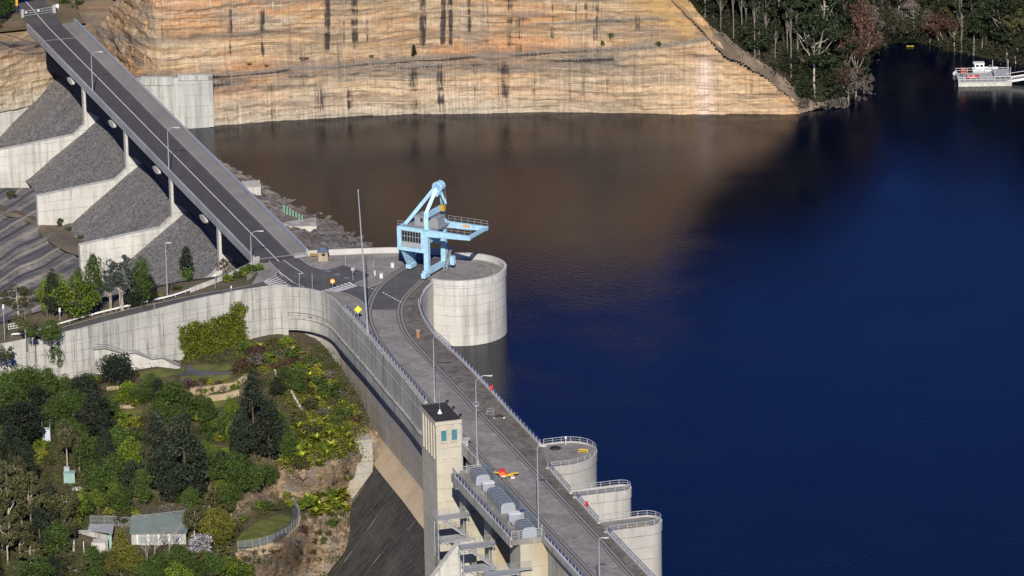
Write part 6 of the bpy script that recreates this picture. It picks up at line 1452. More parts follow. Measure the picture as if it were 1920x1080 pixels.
def make_bare(seed, H, mat, name='bare_tree', n=0, leafm=None, crown=.5):
    g = np.random.default_rng(seed); root = bpy.data.objects.new(name, None); C.objects.link(root); root['category'] = 'tree'; b = MB(); tips = []
    def br(p, d, L, r, lv):
        e = p+d*L; m_ = p.lerp(e, .5)+Vector(g.normal(size=3))*L*.05; b.tube([p, m_, e], [r, r*.8, r*.6], 5); tips.append(e); tips.append(m_)
        if lv == 0: return
        for k in range(4 if lv > 1 else 3):
            nd = (d+Vector(g.normal(size=3))*.42+Vector((0, 0, .15))).normalized(); br(p.lerp(e, g.uniform(.45, 1)), nd, L*g.uniform(.5, .72), r*.5, lv-1)
    br(Vector((0, 0, -.3)), Vector((g.uniform(-.08, .08), 0, 1)), H*.55, H*.017, 3); b.build('trunk', mat, root, local=True)
    if n:
        T = np.array([list(t) for t in tips]); T = T[T[:, 2] > H*.2]; c = T[g.integers(len(T), size=n)]+g.normal(size=(n, 3))*H*.035; V, Fq = leafquads(c, H*.035, g); obj_np('crown', V, Fq, LM[leafm], root)
    return root
PR = dict(
 dark=[make_tree('dark', 'dark', 10, 7, 8500, .30, s, name='dark_casuarina', trunk=.22) for s in (1, 2)],
 green=[make_tree('green', 'green', 8, 8, 7500, .31, s, name='broadleaf_tree') for s in (3, 4)],
 bright=[make_tree('bright', 'bright', 6, 6, 5200, .26, s, name='bright_green_tree') for s in (5,)],
 olive=[make_tree('olive', 'olive', 9, 7, 5200, .27, s, bark=m_gumb, name='olive_gum_tree', trunk=.16, limbs=12) for s in (6, 7)],
 gum=[make_tree('blue', 'blue', 10, 7, 5600, .28, s, bark=m_gumb, name='grey_gum_tree', trunk=.10, limbs=10, multi=3, trunk_h=.6) for s in (8,)],
 fgreen=[make_tree('tall', 'green', 10, 5.5, 2600, .36, 9, bark=m_gumb, name='slender_tree', trunk=.14)],
 round=[make_tree('round', 'green', 6, 7.5, 5200, .30, 10, name='round_tree', trunk=.25)],
 roundd=[make_tree('round', 'dark', 6, 7.5, 5200, .30, 11, name='round_tree', trunk=.25)],
 cone=[make_tree('cone', 'dark', 6, 2.8, 3000, .26, 12, name='cypress', limbs=2, trunk=.1)],
 shrub=[make_tree('bush', 'green', 2.4, 3, 900, .26, s, name='green_shrub', trunk=.06, limbs=4, trunk_h=.5) for s in (13, 14)],
 oshrub=[make_tree('bush', 'olive', 2.2, 2.8, 800, .24, 15, name='olive_shrub', trunk=.06, limbs=4, trunk_h=.5)],
 yshrub=[make_tree('bush', 'yellow', 2.2, 2.8, 800, .26, 16, name='yellow_shrub', trunk=.06, limbs=3, trunk_h=.5)],
 bshrub=[make_tree('bush', 'bright', 2.2, 2.8, 850, .26, 17, name='bright_shrub', trunk=.06, limbs=3, trunk_h=.5)],
 rshrub=[make_tree('bush', 'red', 2.2, 3.0, 800, .22, 18, name='russet_shrub', trunk=.06, limbs=5, trunk_h=.5)],
 gshrub=[make_tree('bush', 'grey', 2.2, 3.0, 600, .22, 19, name='grey_shrub', trunk=.06, limbs=6, trunk_h=.5)],
 blossom=[make_tree('round', 'blossom', 4, 4.4, 2200, .24, 20, name='blossom_tree', trunk=.12)],
 ytree=[make_tree('dark', 'yolive', 9, 6, 5200, .28, 21, name='yellowish_tree', trunk=.16)],
 spiky=[make_spiky(s) for s in (22, 23)], agave=[make_spiky(24, 'agave', 1.3, 40, 'agave')],
 bare=[make_bare(25, 7, m_dead)], redt=[make_bare(26, 12, m_dead, 'russet_tree', 2600, 'red'), make_bare(36, 12, m_dead, 'russet_tree', 2200, 'red')],
 greyt=[make_bare(27, 9, m_dead, 'grey_dead_tree', 1500, 'grey'), make_bare(28, 8, m_dead, 'grey_dead_tree', 1200, 'grey')],
 fgum=[make_tree('tall', 'forest', 20, 7.5, 3200, .55, s, bark=m_gumf, name='tall_gum_tree', trunk=.20, limbs=14, trunk_h=.88) for s in (30, 31, 32)],
 fdense=[make_tree('dark', 'forest', 14, 8.5, 4200, .55, s, name='forest_tree', trunk=.2, limbs=8) for s in (33, 34)],
 forked=[make_tree('blue', 'forest', 19, 11, 3000, .5, 35, bark=m_gumb, name='forked_gum_tree', trunk=.22, limbs=16, multi=1, trunk_h=.75)])
for n_, (k, H, W) in dict(dark=('', 10, 7), green=('', 8, 8), bright=('', 6, 6), olive=('', 9, 7), gum=('', 10, 7), fgreen=('', 10, 5.5), round=('', 6, 7.5), roundd=('', 6, 7.5), cone=('', 6, 2.8), shrub=('', 2.4, 3), oshrub=('', 2.2, 2.8), yshrub=('', 2.2, 2.8), bshrub=('', 2.2, 2.8), rshrub=('', 2.2, 3), gshrub=('', 2.2, 3), blossom=('', 4, 4.4), ytree=('', 9, 6), spiky=('', 1.2, 2.4), agave=('', 1.4, 3), bare=('', 7, 4), redt=('', 12, 5.5), greyt=('', 9, 5.5), fgum=('', 20, 7.5), fdense=('', 14, 8.5), forked=('', 19, 11)).items(): PROTO[n_] = (H, W)
LOOK = dict(dark='near-black feathery casuarina', green='dense green broadleaf tree', bright='bright green bushy tree', olive='olive gum with pale limbs', gum='grey-blue gum with several pale trunks', fgreen='slender green tree with a bare pale stem', round='round clipped green tree', roundd='round dark dome-shaped tree', cone='narrow dark cypress', shrub='low green shrub', oshrub='low olive shrub', yshrub='yellow flowering shrub', bshrub='bright lime shrub', rshrub='reddish brown shrub', gshrub='greyish twiggy shrub', blossom='pale lilac-white blossom tree', ytree='tall yellowish green tree', spiky='yellow-green sword-leaved clump', agave='pale silvery agave', bare='leafless white-stemmed tree', redt='russet dying tree', greyt='grey leafless tree', fgum='tall pale-stemmed forest gum', fdense='dark bushy forest tree', forked='white forked gum')
CATN = dict(shrub='shrub', oshrub='shrub', yshrub='shrub', bshrub='shrub', rshrub='shrub', gshrub='shrub', spiky='plant', agave='plant')
LMK = [((88, 805), 'the white lookout booth'), ((131, 893), 'the green cabinet'), ((220, 700), 'the stair wall door'), ((300, 668), 'the stair wall'), ((398, 700), 'the asphalt footpath'), ((245, 778), 'the left lawn patch'), ((407, 760), 'the small middle lawn'), ((405, 842), 'the lower lawn strip'), ((540, 730), 'the long white path edging'), ((410, 630), 'the ivy on the wall'), ((690, 830), 'the tan curved strip'), ((640, 740), 'the joint of the high grey wall'), ((668, 880), 'the lower abutment block'), ((668, 838), 'the upper abutment block'), ((490, 1000), 'the lookout loop lawn'), ((555, 965), 'the curved loop fence'), ((300, 1000), 'the green-roofed depot'), ((180, 1020), 'the plant enclosure'), ((10, 1060), 'the bottom left corner'), ((430, 1070), 'the bottom edge below the loop'), ((600, 1060), 'the foot of the dark sloping face'), ((20, 600), 'the small white gate'), ((150, 600), 'the middle of the guard rail'), ((290, 560), 'the slim lamp by the guard rail'), ((470, 510), 'the near end of the bridge'), ((60, 700), 'the left retaining wall'), ((0, 880), 'the left edge of the picture'),
 ((1345, 80), 'the top of the cliff end'), ((1500, 200), 'the waterside cliff tip'), ((1440, 145), 'the bare slope above the cliff'), ((1525, 170), 'the white forked gum'), ((1700, 86), 'the yellow kayak'), ((1830, 145), 'the work barge'), ((1890, 60), 'the pale gum by the gangway'), ((1600, 0), 'the top edge above the russet trees'), ((1760, 0), 'the top edge above the cove'), ((1420, 0), 'the top edge right of the cliff'), ((1610, 200), 'the drowned trees at the point')]
USED = {}
DIRS = ['right of', 'up and right of', 'directly above', 'up and left of', 'left of', 'down and left of', 'directly below', 'down and right of']
def plabel(kind, u, v):
    lk = LOOK[kind]; c = []
    for (lu_, lv_), nm in LMK:
        d = math.hypot(u-lu_, v-lv_); a = math.atan2(lv_-v, u-lu_); k = int(round(a/(math.pi/4))) % 8
        c.append((d, nm, DIRS[k] if d > 14 else 'right beside', 'just ' if d < 45 else ('' if d < 90 else 'well ')))
    c.sort()
    for d, nm, r_, q in c[:7]:
        lb = (lk+' '+('' if r_ in ('right beside', 'directly above', 'directly below') else q)+r_+' '+nm).strip()
        if lb not in USED and len(lb.split()) <= 16: USED[lb] = 1; return lb
    for i in range(4):
        for j in range(i+1, 5):
            lb = f'{lk} between {c[i][1]} and {c[j][1]}'
            if len(lb.split()) <= 16 and lb not in USED: USED[lb] = 1; return lb
    for ad in ('smaller', 'larger', 'darker', 'paler', 'sparser', 'fuller', 'leaning', 'lower'):
        lb = f'{ad} {lk} {c[0][3]}{c[0][2]} {c[0][1]}'
        if lb not in USED and len(lb.split()) <= 16: USED[lb] = 1; return lb
    for w_ in ('first', 'second', 'third', 'fourth', 'fifth'):
        lb = f'{w_} more {lk} near {c[0][1]}'
        if lb not in USED and len(lb.split()) <= 16: USED[lb] = 1; return lb
    return lb
first_used = set(); PCOUNT = {}
def put(kind, p, h, w, group, uvp=None):
    H, W = PROTO[kind]; pr = PR[kind][PCOUNT.get(kind, 0) % len(PR[kind])]; PCOUNT[kind] = PCOUNT.get(kind, 0)+1
    u, v = uvp or pix(p+Vector((0, 0, h/2))); lb = plabel(kind, u, v); s = (w/W, w/W, h/H); rz = random.uniform(0, 6.28)
    if pr.name not in first_used:
        first_used.add(pr.name); r_ = pr; r_.location = p; r_.rotation_euler = (0, 0, rz); r_.scale = s; r_['label'] = lb; r_['group'] = group
    else: r_ = dup(pr, p, rz, lb, group, s)
    r_['category'] = CATN.get(kind, 'tree'); return r_
def plant(u, vb, vt, wpx, kind, zf=None, group='garden trees below the curved wall'):
    p = gpt(u, vb) if zf is None else P(u, vb, zf)
    h = zat(p, vt)-p.z; s = F/ (p-Vector((0, 0, HC))).dot(FW); return put(kind, p, h, wpx/s, group, (u, (vb+vt)/2))
# roadside group
RS = 'roadside trees between the guard rail and the spillway'
for a in ((35, 600, 535, 78, 'olive', 9.6), (88, 592, 512, 40, 'bright', 10), (100, 594, 503, 44, 'dark', 10.1), (112, 588, 510, 50, 'bright', 10.2), (146, 598, 528, 82, 'bright', 10.3), (150, 578, 497, 32, 'green', 10.4), (180, 586, 478, 44, 'green', 10.5), (205, 584, 500, 46, 'gum', 10.6), (232, 581, 474, 70, 'gum', 10.7), (268, 576, 477, 44, 'green', 10.9), (282, 572, 512, 36, 'dark', 10.9), (255, 578, 520, 50, 'dark', 10.8), (351, 524, 458, 36, 'cone', 11.1), (353, 527, 500, 40, 'shrub', 11.1), (420, 515, 484, 28, 'rshrub', 11.6), (298, 560, 549, 16, 'yshrub', 11.1), (455, 520, 500, 30, 'bshrub', 12), (470, 514, 494, 30, 'shrub', 12.1), (446, 522, 508, 24, 'oshrub', 12), (484, 510, 494, 26, 'bshrub', 12.2), (428, 528, 514, 26, 'bshrub', 11.9), (330, 545, 534, 24, 'shrub', 11.2), (20, 372, 354, 22, 'oshrub', -7.8), (112, 425, 408, 14, 'shrub', -7.8), (48, 652, 574, 40, 'olive', 9.3), (62, 665, 612, 34, 'fgreen', 8.9), (10, 678, 646, 44, 'oshrub', 8), (96, 648, 600, 44, 'green', 9.3), (72, 640, 606, 40, 'oshrub', 9.3), (128, 432, 422, 14, 'oshrub', -7.8), (150, 448, 438, 14, 'oshrub', -7.8)): plant(*a[:5], zf=a[5], group=RS)
# garden, back to front: (u, base, top, width, kind)
G = [(103, 706, 628, 42, 'green'), (220, 728, 664, 78, 'roundd'), (30, 752, 684, 60, 'green'), (60, 748, 683, 56, 'green'), (88, 750, 690, 44, 'green'), (100, 744, 700, 26, 'ytree'), (120, 738, 700, 30, 'green'), (158, 756, 702, 64, 'roundd'), (10, 770, 700, 50, 'green'), (20, 800, 722, 76, 'green'), (70, 800, 720, 80, 'dark'), (128, 800, 728, 70, 'green'), (40, 838, 750, 110, 'dark'), (98, 822, 752, 46, 'green'), (180, 822, 735, 86, 'dark'), (150, 800, 740, 60, 'green'), (205, 800, 742, 50, 'green'), (20, 870, 790, 70, 'dark'), 
 (243, 758, 722, 50, 'bright'), (262, 764, 720, 44, 'green'), (288, 752, 700, 44, 'green'), (298, 768, 708, 40, 'dark'), (322, 788, 716, 66, 'green'), (352, 792, 734, 56, 'round'), (378, 786, 740, 46, 'green'), (300, 790, 745, 40, 'green'), (335, 812, 760, 50, 'green'), (390, 800, 745, 30, 'green'), (434, 800, 744, 34, 'bright'), (425, 830, 770, 46, 'green'), (440, 845, 780, 30, 'bright'),
 (300, 925, 770, 78, 'dark'), (345, 940, 770, 96, 'dark'), (318, 945, 830, 70, 'dark'), (478, 862, 692, 76, 'dark'), (508, 872, 745, 74, 'dark'), (456, 868, 760, 60, 'dark'), (522, 850, 770, 44, 'green'), (540, 872, 800, 44, 'green'), (372, 940, 862, 50, 'dark'),
 (126, 872, 780, 50, 'olive'), (150, 885, 800, 50, 'olive'), (175, 895, 812, 66, 'green'), (200, 900, 800, 50, 'dark'), (225, 880, 800, 60, 'green'), (245, 900, 815, 50, 'bright'), (215, 930, 850, 56, 'green'), (250, 940, 860, 56, 'dark'), (180, 935, 870, 44, 'green'), (270, 950, 880, 44, 'green'),
 (440, 935, 848, 70, 'green'), (420, 905, 845, 56, 'dark'), (455, 900, 860, 50, 'green'), (430, 960, 900, 50, 'green'), (475, 930, 870, 50, 'green'), (505, 915, 868, 44, 'green'), (400, 960, 905, 40, 'oshrub'),
 (20, 1005, 862, 90, 'olive'), (60, 1010, 880, 80, 'olive'), (95, 1000, 900, 60, 'dark'), (120, 1010, 905, 70, 'olive'), (150, 985, 915, 40, 'bright'), (30, 940, 850, 60, 'olive'), (75, 1045, 950, 60, 'dark'), (15, 1060, 960, 60, 'olive'), (125, 1030, 960, 50, 'olive'), (160, 970, 925, 40, 'green'),
 (230, 1082, 988, 50, 'ytree'), (252, 1088, 1020, 44, 'ytree'), (215, 1090, 1030, 40, 'ytree'), (365, 1010, 945, 54, 'olive'), (395, 1020, 950, 50, 'ytree'), (378, 1050, 1000, 54, 'blossom'), (402, 1072, 1048, 30, 'blossom'), (290, 1060, 985, 44, 'bare'), (318, 1056, 980, 50, 'bare'), (278, 1068, 1010, 36, 'bare'), (300, 1085, 1035, 56, 'green'), (335, 1080, 1025, 60, 'green'), (365, 1100, 1050, 60, 'green'), (410, 1060, 1020, 40, 'olive'), (425, 1090, 1040, 60, 'bright'), (455, 1095, 1050, 50, 'bright'), (100, 1085, 1040, 60, 'dark'), (140, 1095, 1050, 70, 'olive'), (60, 1100, 1060, 60, 'dark'), (180, 1100, 1060, 50, 'green'), (200, 1060, 1030, 30, 'green'), (270, 1100, 1060, 50, 'green'),
 (500, 962, 936, 30, 'shrub'), (600, 735, 700, 34, 'shrub'), (560, 740, 690, 44, 'green'), (632, 745, 718, 40, 'shrub'), (612, 752, 716, 36, 'shrub'), (535, 720, 690, 36, 'green'), (476, 690, 668, 20, 'cone'), (520, 745, 705, 36, 'dark'), (655, 790, 765, 26, 'shrub'), (585, 770, 745, 40, 'oshrub'), (560, 800, 760, 34, 'oshrub')]
G.sort(key=lambda a: a[1])
for a in G: plant(*a)
# shrubs filling the upper right slope, rock edge and gaps
r2 = random.Random(11)
def region(poly, n, kinds, hr, mind=9, grp='shrubs of the terraced garden'):
    done = []; tries = 0
    x0, x1 = min(p[0] for p in poly), max(p[0] for p in poly); y0, y1 = min(p[1] for p in poly), max(p[1] for p in poly)
    while len(done) < n and tries < n*60:
        tries += 1; u = r2.uniform(x0, x1); v = r2.uniform(y0, y1)
        if not inpoly(u, v, poly) or any(math.hypot(u-a, v-b) < mind for a, b in done): continue
        done.append((u, v)); k = r2.choice(kinds); h = r2.uniform(*hr); w = h*r2.uniform(1.1, 1.7)*(1.0 if k not in ('spiky', 'agave') else 1.2)
        p = gpt(u, v); put(k, p, h, w, grp, (u, v-5))
region([(455, 655), (540, 645), (590, 680), (600, 700), (520, 700), (450, 690)], 34, ['yshrub', 'bshrub', 'rshrub', 'oshrub', 'bshrub', 'rshrub', 'shrub', 'gshrub', 'spiky', 'oshrub'], (1.5, 2.6), 8)
region([(560, 690), (605, 695), (640, 745), (680, 800), (660, 820), (600, 790), (580, 740)], 42, ['yshrub', 'bshrub', 'rshrub', 'oshrub', 'spiky', 'spiky', 'yshrub', 'gshrub', 'shrub', 'oshrub'], (1.2, 2.3), 8)
region([(540, 800), (600, 790), (665, 825), (660, 850), (600, 880), (560, 895), (530, 870)], 30, ['spiky', 'spiky', 'bshrub', 'oshrub', 'spiky', 'yshrub', 'spiky'], (1.8, 3.0), 9)
region([(568, 940), (600, 930), (645, 925), (650, 960), (620, 970), (575, 968)], 16, ['spiky', 'spiky', 'bshrub', 'spiky'], (1.8, 3.0), 9, 'sword-leaved plants on the rock')
region([(590, 880), (655, 870), (650, 920), (600, 925)], 9, ['oshrub', 'gshrub', 'spiky', 'rshrub'], (.9, 1.7), 10, 'plants on the rock face')
region([(520, 1060), (600, 1000), (630, 985), (600, 1060)], 12, ['shrub', 'rshrub', 'oshrub'], (1.0, 1.8), 14, 'plants on the rock face')
region([(655, 895), (672, 890), (668, 935), (650, 930)], 4, ['spiky', 'oshrub'], (1.2, 1.8), 8, 'sword-leaved plants on the rock')
region([(225, 735), (290, 740), (270, 765), (225, 762)], 10, ['bshrub', 'yshrub', 'oshrub', 'bshrub'], (1.6, 2.8), 9)
region([(345, 720), (440, 715), (450, 735), (350, 740)], 14, ['oshrub', 'bshrub', 'gshrub', 'yshrub', 'rshrub'], (1.0, 1.8), 9)
region([(350, 780), (440, 780), (445, 830), (380, 835)], 14, ['bshrub', 'yshrub', 'oshrub', 'shrub', 'bshrub'], (1.6, 2.8), 10)
region([(200, 795), (270, 790), (275, 860), (205, 850)], 14, ['shrub', 'bshrub', 'oshrub', 'yshrub'], (1.6, 2.8), 11)
region([(0, 840), (90, 840), (90, 880), (0, 880)], 12, ['yshrub', 'bshrub', 'oshrub', 'yshrub'], (1.8, 3.0), 11)
region([(160, 940), (420, 945), (400, 985), (180, 985)], 26, ['oshrub', 'yshrub', 'shrub', 'bshrub', 'gshrub'], (1.4, 2.6), 11)
region([(140, 700), (200, 715), (190, 740), (130, 730)], 5, ['oshrub', 'bshrub'], (1.2, 2), 9)
region([(400, 985), (440, 1000), (440, 1040), (400, 1050)], 6, ['oshrub', 'shrub', 'yshrub'], (1.6, 2.6), 10)
region([(470, 955), (540, 935), (545, 950), (480, 975), (450, 990)], 8, ['bshrub', 'oshrub', 'yshrub'], (1, 1.8), 9)
region([(450, 1045), (540, 1020), (560, 1000), (560, 1040), (470, 1075)], 12, ['oshrub', 'shrub', 'gshrub', 'rshrub'], (1, 1.8), 10, 'plants on the rock face')
put('agave', gpt(592, 802), 1.6, 3.2, 'shrubs of the terraced garden', (592, 795)); put('yshrub', gpt(600, 748), 2.4, 3.6, 'shrubs of the terraced garden', (600, 740)); put('yshrub', gpt(584, 738), 2.4, 3.0, 'shrubs of the terraced garden', (584, 730)); put('rshrub', gpt(450, 698), 2.2, 4.5, 'shrubs of the terraced garden', (450, 690)); put('rshrub', gpt(485, 668), 2.6, 4.0, 'shrubs of the terraced garden', (485, 660)); put('rshrub', gpt(568, 1000), 1.6, 3.0, 'plants on the rock face', (568, 995))
TG = 'garden trees below the curved wall'
def fill(poly, n, kinds, hr, mind):
    done = [(a[0], a[1]) for a in G]; c = 0; tries = 0; x0, x1 = min(p[0] for p in poly), max(p[0] for p in poly); y0, y1 = min(p[1] for p in poly), max(p[1] for p in poly)
    while c < n and tries < 6000:
        tries += 1; u = r2.uniform(x0, x1); v = r2.uniform(y0, y1)
        if not inpoly(u, v, poly) or any(math.hypot(u-a, (v-b)*1.2) < mind for a, b in done) or (55 < u < 118 and 836 < v < 925) or (105 < u < 155 and 905 < v < 960): continue
        done.append((u, v)); c += 1; k = r2.choice(kinds); h = r2.uniform(*hr); put(k, gpt(u, v), h, h*r2.uniform(.75, 1.0), TG, (u, v-h*5))
fill([(-50, 770), (200, 790), (200, 830), (60, 890), (-50, 900)], 14, ['green', 'dark', 'green', 'olive'], (4.5, 7), 20)
fill([(-60, 900), (110, 900), (130, 1000), (140, 1120), (-60, 1120)], 22, ['olive', 'dark', 'green', 'olive', 'gum'], (4.5, 8), 20)
fill([(200, 840), (290, 900), (270, 960), (180, 960)], 9, ['green', 'bright', 'olive'], (3.5, 5.5), 18)
fill([(150, 1070), (450, 1070), (470, 1120), (140, 1130)], 16, ['green', 'olive', 'bright', 'green'], (3.5, 6), 18)
fill([(370, 860), (520, 880), (500, 930), (400, 960)], 8, ['green', 'green', 'bright'], (3.5, 5.5), 18)
fill([(350, 950), (440, 950), (430, 1000), (400, 1060), (350, 1010)], 8, ['olive', 'green', 'ytree'], (3.5, 5.5), 18)
# ivy on the wall
g = np.random.default_rng(5); pts = []
ivy = [(342, 615), (365, 606), (388, 604), (410, 598), (432, 585), (438, 572), (452, 568), (458, 575), (452, 590), (455, 620), (462, 640), (462, 660), (440, 672), (400, 684), (360, 690), (348, 676), (342, 650)]
seg = [p for p in Dw if 325 < pix(p)[0] < 480]
cc = [(g.uniform(338, 464), g.uniform(568, 690)) for _ in range(900)]; cc = [c for c in cc if inpoly(*c, ivy)]
for u, v in cc:
    i = min(range(len(seg)), key=lambda i: abs(pix((seg[i].x, seg[i].y, 5))[0]-u)); b0 = seg[i]+hnorm(seg, i)*.25; z = zat(b0, v); low = np.clip((v-600)/80, 0, 1)
    q = g.normal(size=(46, 3))*[.42, .42, .38]+[b0.x, b0.y-low*1.6*g.random(), z]; pts.append(q)
pts = np.concatenate(pts); V, Fq = leafquads(pts, .34, g, up=.1)
iv = thing('ivy', seg[len(seg)//2], 'large yellow-green ivy climbing the curved concrete wall above the footpath', 'climbing plant')
L0 = iv.location; o = obj_np('leaves', V-np.array(L0), Fq, leaf_mat('ivy_leaf', (.050, .075, .008), (.13, .16, .014), (.30, .30, .03)), iv)
# ground cover
g = np.random.default_rng(6); pts = []
for _ in range(9000):
    u = g.uniform(-60, 690); v = g.uniform(655, 1120)
    if not keep_g(u, v) : continue
    if noise.noise(Vector((u*.02, v*.035, 3))) < -.12 and u > 200: continue
    if any(inpoly(u, v, q_) for q_ in ([(255, 688), (442, 678), (442, 718), (255, 718)], [(210, 765), (272, 765), (272, 795), (210, 795)], [(388, 745), (425, 745), (425, 770), (388, 770)], [(372, 832), (436, 830), (434, 852), (378, 854)], [(436, 1036), (446, 1000), (500, 965), (552, 940), (566, 960), (560, 990), (500, 1030)], [(150, 985), (352, 975), (352, 1040), (150, 1060)], [(490, 905), (560, 870), (650, 860), (680, 880), (660, 1000), (560, 1085), (470, 1085), (560, 960)])): continue
    p = gpt(u, v); r_ = g.uniform(.4, 1.1); q = g.normal(size=(16, 3))*[r_, r_, .28*r_]+[p.x, p.y, p.z+.3*r_]; pts.append(q)
pl2 = []
for _ in range(6500):
    u = g.uniform(440, 700); v = g.uniform(640, 900)
    if not inpoly(u, v, [(450, 650), (540, 640), (600, 690), (640, 742), (684, 805), (668, 845), (610, 862), (540, 890), (515, 860), (560, 800), (540, 760), (520, 700), (440, 700)]): continue
    if noise.noise(Vector((u*.05, v*.07, 8))) < -.3: continue
    p = gpt(u, v); r_ = g.uniform(.45, 1.1); pl2.append(g.normal(size=(18, 3))*[r_, r_, .35*r_]+[p.x, p.y, p.z+.35*r_])
V, Fq = leafquads(np.concatenate(pl2), .26, g); o = obj_np('ground_cover', V, Fq, leaf_mat('lime_cover_leaf', (.06, .08, .012), (.15, .16, .02), (.33, .30, .05))); tag(o, 'bright lime ground cover on the slope beside the curved wall', 'ground cover', kind='stuff')
pts = np.concatenate(pts); V, Fq = leafquads(pts, .30, g); o = obj_np('ground_cover', V, Fq, leaf_mat('ground_cover_leaf', (.035, .055, .012), (.075, .095, .022), (.16, .16, .04))); tag(o, 'low mixed ground cover between the garden shrubs', 'ground cover', kind='stuff')
# ================================================================ forest on the right
def hpt(u, v): z = hz(u, v); p = P(u, v, z); p.z = z+.35*fbm(p.x*.25, p.y*.25, 3, 4)-.2; return p
FG = 'trees of the forest beyond the cliff'
r3 = random.Random(4)
def fput(u, v, vt, w, k): 
    p = hpt(u, v); h = zat(p, vt)-p.z; s = F/(p-Vector((0, 0, HC))).dot(FW); put(k, p, h, w/s, FG, (u, (v+vt)/2))
for a in ((1416, 112, -60, 40, 'fgum'), (1423, 110, -20, 34, 'fgum'), (1391, 76, -60, 40, 'fgum'), (1398, 74, -40, 30, 'fgum'), (1376, 72, -70, 38, 'fgum'), (1484, 150, -60, 44, 'fgum'), (1477, 125, -30, 36, 'fgum'), (1453, 108, 40, 34, 'fgum'), (1528, 182, 10, 100, 'forked'), (1545, 112, -60, 80, 'forked'), (1352, 60, -40, 34, 'fgum'), (1338, 14, -90, 40, 'fgum'), (1500, 60, -100, 50, 'fgum'), (1890, 112, -10, 90, 'forked'), (1905, 118, 20, 60, 'forked'), (1601, 130, -30, 44, 'redt'), (1592, 212, 128, 44, 'redt'), (1612, 60, -80, 44, 'redt'), (1620, 190, 130, 30, 'greyt'), (1615, 218, 175, 24, 'greyt'), (1604, 196, 60, 46, 'redt'), (1616, 165, 10, 44, 'redt'), (1588, 206, 120, 40, 'greyt'), (1628, 140, -20, 40, 'greyt'), (1608, 100, -60, 40, 'redt'), (1640, 104, 20, 36, 'greyt'), (1665, 92, 30, 36, 'greyt'), (1730, 84, 10, 36, 'greyt'), (1760, 94, 20, 40, 'redt'), (1745, 90, 10, 40, 'greyt'), (1655, 60, -30, 40, 'greyt'), (1790, 100, 34, 36, 'redt'), (1578, 212, 180, 40, 'gshrub'), (1560, 208, 186, 36, 'gshrub'), (1505, 206, 182, 36, 'gshrub'), (1626, 60, -60, 30, 'fgum')): fput(*a)
n_f = 0; pl_ = []
for _ in range(4000):
    if n_f >= 210: break
    u = r3.uniform(1275, 2080); v = r3.uniform(-120, 195)
    if not keep_hill(u, v-4): continue
    if v > np.interp(u, [1275, 1345, 1370, 1400, 1440, 1480, 1500], [-5, 66, 84, 98, 122, 150, 196]): continue
    sv = np.interp(u, [x for x, _ in shore], [y for _, y in shore])
    if v > sv-5 or any(math.hypot(u-a, (v-b)*1.4) < 14 for a, b in pl_): continue
    pl_.append((u, v)); n_f += 1
    cove = 1640 < u < 1800 and v > 20; k = 'greyt' if cove and r3.random() < .75 else r3.choice(['fdense', 'fdense', 'fgum', 'fgum', 'fdense', 'olive' if u > 1700 else 'fdense'])
    p = hpt(u, v); h = {'fdense': r3.uniform(6, 11), 'fgum': r3.uniform(14, 22), 'greyt': r3.uniform(5, 9), 'olive': r3.uniform(7, 11)}[k]; w = h*{'fdense': .75, 'fgum': .38, 'greyt': .7, 'olive': .8}[k]
    put(k, p, h, w, FG, (u, v))
g = np.random.default_rng(9); pts = []
for _ in range(4200):
    u = g.uniform(1270, 2100); v = g.uniform(-140, 205)
    if not keep_hill(u, v-3) or v > np.interp(u, [1275, 1345, 1370, 1400, 1440, 1480, 1500], [0, 70, 88, 104, 130, 160, 205]): continue
    p = hpt(u, v); r_ = g.uniform(.8, 1.7); pts.append(g.normal(size=(22, 3))*[r_, r_, .55*r_]+[p.x, p.y, p.z+.6*r_])
pts = np.concatenate(pts); V, Fq = leafquads(pts, .5, g); o = obj_np('undergrowth', V, Fq, leaf_mat('undergrowth_leaf', (.012, .019, .008), (.026, .032, .014), (.05, .052, .028))); tag(o, 'dense dark undergrowth beneath the forest gums', 'undergrowth', kind='stuff')
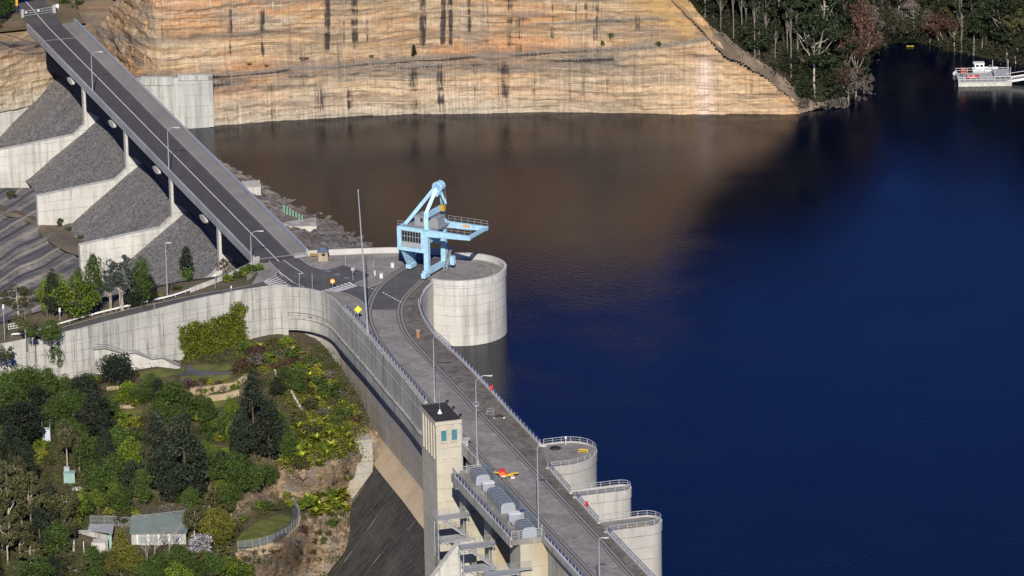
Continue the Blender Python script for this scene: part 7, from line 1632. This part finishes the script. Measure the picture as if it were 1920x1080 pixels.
# small plants on the cliff ledge
def cliffp(u, v):
    d = ray(u, v); dg = bpy.context.evaluated_depsgraph_get(); bpy.context.view_layer.update()
    ok, loc, nr, idx_ = cl.ray_cast(Vector((0, 0, HC)), d.normalized()); return loc if ok else None
for u, v, h, w, k in ((776, 106, 3.2, 1.6, 'cone'), (1145, 75, 2.2, 1.6, 'shrub'), (1130, 86, 1.5, 1.2, 'shrub'), (1235, 86, 1.4, 1.6, 'shrub'), (697, 108, .8, 1.4, 'shrub'), (570, 112, .9, 3.0, 'gshrub'), (500, 125, .7, 1.0, 'shrub'), (468, 122, .9, 1.2, 'oshrub'), (120, 10, 1.8, 3.0, 'shrub'), (138, 18, 1.5, 2.4, 'oshrub'), (150, 8, 1.6, 3, 'shrub')):
    q = cliffp(u, v)
    if q: put(k, q-Vector((0, -.1, .2)), h, w, 'small plants on the cliff ledges', (u, v))
for u, v, h, w in ((-6, 30, 7, 7), (8, 18, 6, 6), (-25, 45, 7, 8)): put('green', P(u, v+14, ZD), h, w, 'trees by the bridge gate', (u, v))
LMK += []
# remove unused prototypes
for k, l in PR.items():
    for o in l:
        if o.name not in first_used:
            for c in list(o.children): bpy.data.objects.remove(c)
            bpy.data.objects.remove(o)
# ================================================================ light
sun_el = R(30.5); az = .005
sd = Vector((math.sin(az)*math.cos(sun_el), -math.cos(az)*math.cos(sun_el), math.sin(sun_el)))
sl = bpy.data.lights.new('sun', 'SUN'); sl.energy = 4.6; sl.angle = R(.5); sl.color = (1, .93, .82)
so = bpy.data.objects.new('sun', sl); C.objects.link(so); so.rotation_euler = sd.to_track_quat('Z', 'Y').to_euler()
w = bpy.data.worlds.new('World'); scene.world = w; w.use_nodes = True; nt = w.node_tree
bg = nt.nodes['Background']; sky = nt.nodes.new('ShaderNodeTexSky'); sky.sky_type = 'NISHITA'; sky.sun_disc = False
sky.sun_elevation = sun_el; sky.sun_rotation = math.pi-az; sky.air_density = 1.0; sky.dust_density = .0; sky.ozone_density = 6.0
hs = nt.nodes.new('ShaderNodeHueSaturation'); hs.inputs['Saturation'].default_value = 1.22; hs.inputs['Hue'].default_value = .53; nt.links.new(sky.outputs[0], hs.inputs['Color']); nt.links.new(hs.outputs[0], bg.inputs[0]); bg.inputs[1].default_value = .072
scene.view_settings.view_transform = 'Standard'; scene.view_settings.look = 'None'; scene.view_settings.exposure = 0.22; scene.view_settings.gamma = 1
scene.cycles.max_bounces = 6; scene.cycles.diffuse_bounces = 3; scene.cycles.glossy_bounces = 3
scene.cycles.caustics_reflective = False; scene.cycles.caustics_refractive = False
